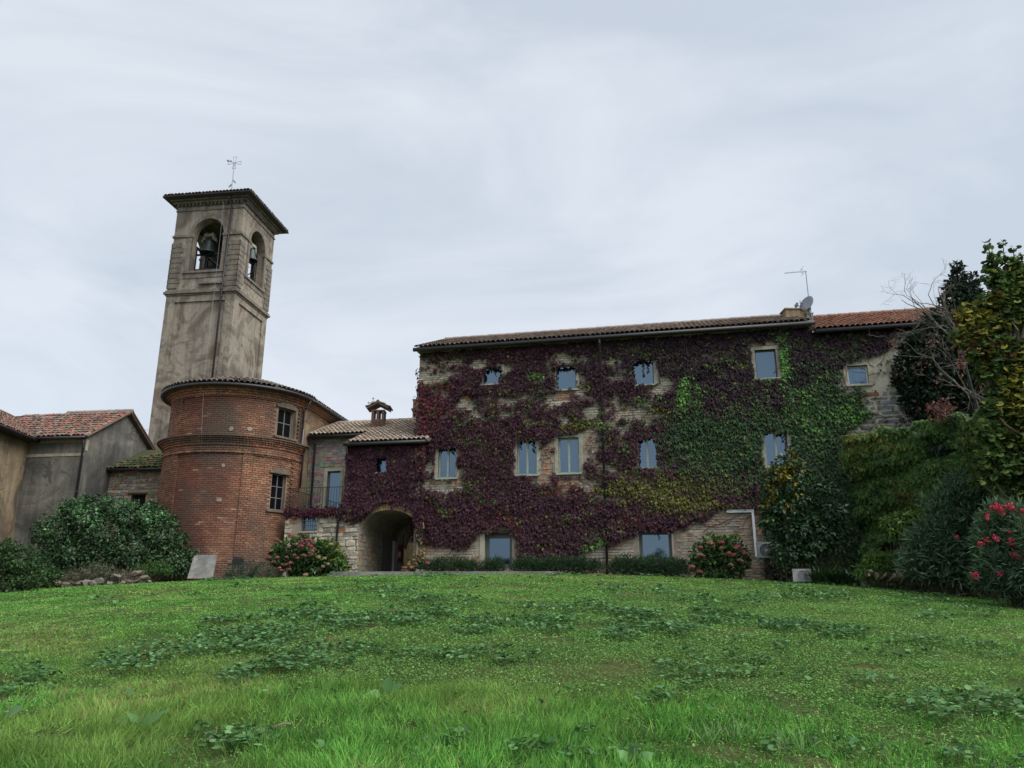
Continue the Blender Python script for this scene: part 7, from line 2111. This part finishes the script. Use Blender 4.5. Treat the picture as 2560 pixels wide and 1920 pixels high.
def lawn():
    # where broad-leaved mallow grows, and where clover takes over
    MAL = [(60, 1700, 110, 30), (20, 1730, 90, 40), (330, 1650, 120, 22), (420, 1630, 130, 22), (520, 1590, 120, 18), (640, 1600, 150, 26), (300, 1680, 130, 16), (560, 1625, 160, 20), (760, 1580, 110, 18), (880, 1560, 120, 20), (760, 1540, 90, 16), (1000, 1550, 120, 22), (960, 1480, 90, 12), (1050, 1500, 70, 10),
           (830, 1660, 90, 14), (1180, 1580, 80, 12), (1370, 1520, 120, 12), (1480, 1515, 70, 12), (1560, 1560, 80, 16), (1560, 1590, 60, 16), (1380, 1580, 60, 14), (1640, 1480, 60, 8), (1720, 1500, 90, 12), (1880, 1500, 80, 14), (2050, 1495, 120, 16), (2240, 1460, 110, 14), (2260, 1515, 70, 10), (2330, 1545, 90, 10), (2450, 1540, 60, 12), (2290, 1610, 60, 12), (2450, 1620, 70, 14), (2500, 1640, 60, 12),
           (1670, 1670, 70, 20), (1810, 1695, 80, 20), (2150, 1720, 90, 18), (1480, 1740, 60, 12), (1650, 1760, 60, 16), (1330, 1880, 70, 24), (1460, 1900, 60, 20), (1470, 1845, 40, 10), (1950, 1880, 60, 20), (2080, 1860, 50, 16), (2180, 1890, 70, 20), (2440, 1790, 100, 20), (2420, 1900, 90, 24), (2530, 1920, 80, 30), (1550, 1905, 60, 20), (250, 1507, 50, 6), (500, 1495, 30, 5)]
    def mallow_w(u, v):
        w = np.zeros(u.shape)
        for cx, cy, rx, ry in MAL: w = np.maximum(w, ell(u, v, cx, cy, rx, ry))
        return w * np.where((u < 620) & (v > 1560), 0.8, 1.0)
    def clover_w(u, v):
        w = ell(u, v, 1050, 1640, 420, 75) + ell(u, v, 1900, 1620, 600, 120) + ell(u, v, 1500, 1620, 300, 90) + 0.7 * ell(u, v, 2300, 1780, 300, 90)
        return np.clip(w * 1.3, 0, 1)
    def tall_w(u, v):
        w = np.clip((v + (fbm(u / 130, v / 45, 171, 3) - 0.5) * 190 - 1700) / 70, 0, 1) * np.clip((1900 - u) / 300, 0.3, 1)
        return np.clip(w - 0.5 * ell(u, v, 1500, 1710, 200, 40), 0, 1)
    def sample(n, y0, y1):
        y = np.sqrt(y0 ** 2 + (y1 ** 2 - y0 ** 2) * rng.random(n)); x = (rng.random(n) * 2 - 1) * (0.68 * y + 0.4)
        return x, y
    def base_mask(x, y):
        # keep off the buildings, path and planting beds
        front = 28.3 + 0.0 * x
        front = np.where(x < -8, 28.6, front); front = np.where(x > 4, 27.6 - 0.21 * (x - 4), front)
        front = np.where((x > -7.2) & (x < 1.7), 28.55, front)
        return y < front
    G = np.array([(0.092, 0.27, 0.048), (0.13, 0.34, 0.058), (0.058, 0.19, 0.038), (0.17, 0.34, 0.07)])
    def gcol(x, y, u, v, n):
        C = pick(G, n, 0.45)
        z = zone_noise(x, y)[:, None]; z2 = fbm(x * 1.1, y * 1.1, 111, 3)[:, None]
        yel = np.clip((z - 0.52) * 6, 0, 1) * 0.55 + 0.5 * ell(u, v, 100, 1600, 260, 60)[:, None]
        C = C * (1 - yel) + np.array((0.22, 0.31, 0.08)) * yel
        dry = (rng.random((n, 1)) < np.clip((z2 - 0.60) * 2.0, 0, 0.3) + 0.35 * ell(u, v, 110, 1600, 140, 40)[:, None] + 0.15 * ell(u, v, 1850, 1470, 700, 14)[:, None])
        C = np.where(dry, np.array((0.22, 0.17, 0.085)), C)
        return C * (0.55 + 0.9 * z2) * (0.7 + 0.6 * fbm(x * 3.3, y * 3.3, 117, 2)[:, None])
    def blades(n, y0, y1, h, w, tpl, name, tallpow=1.0):
        x, y = sample(n, y0, y1); z = gz(x, y)
        u, v = project(np.stack([x, y, z], -1))
        tw = tall_w(u, v); cw = clover_w(u, v); mw = mallow_w(u, v)
        keep = base_mask(x, y) & (rng.random(n) < (1 - 0.72 * cw) * (1 - 0.75 * mw) * (1 - 0.85 * (fbm(x * 1.9, y * 1.9, 121, 3) > 0.63)))
        x, y, z, u, v, tw, cw = (a[keep] for a in (x, y, z, u, v, tw, cw)); n = len(x)
        P = np.stack([x, y, z - 0.01], -1)
        clump = fbm(x * 2.7, y * 2.7, 131, 2); ang = fbm(x * 1.3, y * 1.3, 137, 2) * 14
        T = np.stack([np.cos(ang) * 0.45, np.sin(ang) * 0.45, np.full(n, 1.0)], -1) + rng.normal(0, 0.6, (n, 3)) * np.array([1, 1, 0.3])
        flat = np.clip((y - 7.5) / 7, 0, 1)[:, None]; T = unit(T); T = T * (1 - 0.75 * flat) + rdir(n) * V(1, 1, .1) * flat + V(0, 0, .25) * flat
        N = rdir(n) * np.array([1, 1, 0.2]) + V(0, -0.6, 0.3) + V(0, 0, 1.2) * flat
        H = h * (0.5 + 0.8 * rng.random(n)) * (0.55 + 0.9 * clump) * (0.75 + 0.95 * tw ** tallpow)
        return leaf_arrays(P, T, N, H, gcol(x, y, u, v, n), tpl, width=w * (0.7 + 0.6 * rng.random(n)) * (1 + 0.05 * np.maximum(y - 10, 0)))
    ch = [blades(90000, 5.4, 8.5, 0.075, 0.0075, T_BLADE2, 'a'), blades(130000, 8.5, 13, 0.055, 0.010, T_BLADE, 'b'), blades(170000, 13, 20, 0.045, 0.014, T_BLADE, 'c'), blades(150000, 20, 28.7, 0.04, 0.02, T_BLADE, 'd')]
    o = put('lawn_grass', leaf_mesh('lawn_grass', ch, M['grass'])); tag(o, 'rough green lawn grass rising towards the house', 'grass', kind='stuff')
    # clover and small creeping weeds
    ch = []
    for n, y0, y1, s in ((150000, 5.6, 11, 0.022), (210000, 11, 19, 0.030), (90000, 19, 28, 0.042)):
        x, y = sample(n, y0, y1); z = gz(x, y); u, v = project(np.stack([x, y, z], -1))
        keep = base_mask(x, y) & (rng.random(n) < (0.22 + clover_w(u, v)) * np.clip(fbm(x * 1.7, y * 1.7, 141, 3) * 2.6 - 0.45, 0, 1))
        x, y, z, u, v = (a[keep] for a in (x, y, z, u, v)); n = len(x)
        P = np.stack([x, y, z + 0.012 + 0.022 * rng.random(n)], -1)
        ch.append(leaf_arrays(P, rdir(n) * V(1, 1, .15), V(0, 0, 1) + rng.normal(0, .3, (n, 3)), s * (0.6 + .7 * rng.random(n)), pick([(0.16, 0.33, 0.08), (0.12, 0.27, 0.06), (0.21, 0.37, 0.11), (0.075, 0.18, 0.045)], n, .35), T_CLOVER))
    o = put('clover', leaf_mesh('clover', ch, M['grass'])); tag(o, 'pale green clover and creeping weeds in the lawn', 'clover', kind='stuff')
    # mallow patches
    ch = []
    for n, y0, y1, s in ((14000, 5.6, 8, 0.06), (80000, 8, 15, 0.06), (90000, 15, 28, 0.075)):
        x, y = sample(n, y0, y1); z = gz(x, y); u, v = project(np.stack([x, y, z], -1))
        un = u + (fbm(x * 1.8, y * 1.8, 151, 2) - .5) * 70; vn = v + (fbm(x * 1.8, y * 1.8, 157, 2) - .5) * 24
        w = mallow_w(un, vn); w = np.maximum(w, 0.85 * (fbm(x * 0.8, y * 0.8, 181, 4) > 0.665) * (u > 500))
        cl = fbm(x * 2.4, y * 2.4, 161, 3)
        keep = base_mask(x, y) & (rng.random(n) < np.clip(w * 1.5 - 0.45, 0, 1) * np.clip(cl * 3.4 - 1.0, 0, 1) + 0.004)
        x, y, z, cl, w = (a[keep] for a in (x, y, z, cl, w)); n = len(x)
        P = np.stack([x, y, z + 0.03 + 0.10 * np.clip(cl - .3, 0, 1) + 0.03 * rng.random(n)], -1)
        ch.append(leaf_arrays(P, rdir(n) * V(1, 1, .2), V(0, 0, 1) + rng.normal(0, .32, (n, 3)), s * (0.55 + .8 * rng.random(n)), pick([(0.085, 0.20, 0.065), (0.06, 0.15, 0.05), (0.125, 0.25, 0.09), (0.045, 0.11, 0.035)], n, .3), T_ROUND))
    o = put('mallow', leaf_mesh('mallow', ch, M['leaf'])); tag(o, 'patches of low round-leaved mallow with darker bluish green leaves', 'weeds', kind='stuff')
    # big single weeds
    def weed(label, u, v, leaves, col=(0.10, 0.22, 0.07)):
        b_ = base_at(u, v)
        t = thing('dock_plant', label, 'weed', b_)
        for (dx, dz, L, w, tx, tz) in leaves:
            P = (V(*b_) + V(dx, random.uniform(-.05, .05), dz * 0.6 + 0.015))[None]
            me = leaf_mesh('leaf', [leaf_arrays(P, V(tx, -0.15, tz)[None], V(random.uniform(-.3, .3), -0.65, 0.75)[None], np.array([L]), np.array([col]) * random.uniform(.85, 1.2), T_DOCK, width=np.array([w]))], M['leaf'])
            put('leaf', me, t)
        k = MB(); k.tube([V(*b_) - V(0, 0, .02), V(*b_) + V(0.01, 0, .12)], 0.006, 5, (0.15, 0.17, 0.08)); k.build('stem', M['bark'], t)
    weed('broad-leaved weed with three large pointed leaves low on the left', 350, 1822, [(0.0, 0.0, .20, .15, 1.0, .55), (-.07, 0.05, .13, .09, -1, .15), (.06, .06, .16, .07, 1, .7), (-0.02, .05, .12, .07, -.6, .6)])
    weed('pale broad weed in the middle of the lawn grass', 965, 1745, [(0, .06, .15, .11, .2, 1), (-.05, .02, .14, .12, -1, .1), (.04, .06, .13, .1, .8, .6)], (0.12, 0.26, 0.09))
    weed('single pale round-leaved weed at the left edge of the lawn', 15, 1795, [(0, .02, .16, .15, .8, .3)], (0.10, 0.21, 0.08))
    weed('broad plantain weed at the bottom edge right of centre', 1585, 1918, [(-.03, 0.0, .13, .12, -.6, .7), (.04, .0, .13, .11, .8, .6), (0, .0, .1, .1, 0.1, 1)], (0.14, 0.28, 0.10))
    weed('tiny weed with two grey-green leaves at bottom left of centre', 535, 1860, [(-.03, 0.0, .09, .05, -.6, .7), (.03, .0, .09, .05, .8, .5)], (0.13, 0.2, 0.13))
    weed('small weed of two flat leaves at the bottom left of centre', 1080, 1855, [(-.0, 0.0, .08, .07, -1, .1)], (0.13, 0.24, 0.16))
    # coarse grass tufts bottom centre-right
    for (u, v, lab) in ((1760, 1860, 'coarse arching grass tuft at the bottom, right of centre'), (1830, 1850, 'second coarse grass tuft near the bottom, bending right'), (1990, 1880, 'tall pale grass tuft at the bottom right beside the mallow')):
        b_ = base_at(u, v); n = 16
        t = thing('grass_tuft', lab, 'grass', b_, 'coarse grass tufts in the foreground')
        P = V(*b_) + rng.normal(0, .05, (n, 3)) * V(1, 1, 0)
        put('blades', leaf_mesh('blades', [leaf_arrays(P, rng.normal(0, .5, (n, 3)) * V(1, .6, 0) + V(.1, 0, 1), V(0, -1, .3) + rng.normal(0, .3, (n, 3)), 0.17 * (.7 + .6 * rng.random(n)), pick([(0.12, 0.22, 0.07), (0.09, 0.19, 0.045)], n), T_STRAP, width=np.full(n, 0.11))], M['leaf']), t, kind='stuff')
    # sticks
    for (u, v, L, a, lab) in ((705, 1830, .13, .2, 'short pale broken stick lying in the grass'), (2400, 1492, 1.1, .35, 'long fallen twig on the lawn under the oleander')):
        b_ = base_at(u, v); m = MB(); d = V(math.cos(a), math.sin(a), .12)
        m.tube([V(*b_) - d * L / 2 + V(0, 0, .05), V(*b_) + V(0, .02, .06), V(*b_) + d * L / 2 + V(0, 0, .05)], [.008, .01, .006], 6, (0.25, 0.18, 0.12))
        o = m.build('stick', M['bark']); tag(o, lab, 'stick')
T_DOCK = (np.array([(0, 0, 0), (-.35, .15, .04), (-.5, .4, .06), (-.3, .75, .03), (0, 1, -.05), (.3, .75, .03), (.5, .4, .06), (.35, .15, .04), (0, .5, -.02)]), [(8, 0, 1), (8, 1, 2), (8, 2, 3), (8, 3, 4), (8, 4, 5), (8, 5, 6), (8, 6, 7), (8, 7, 0)])
lawn()
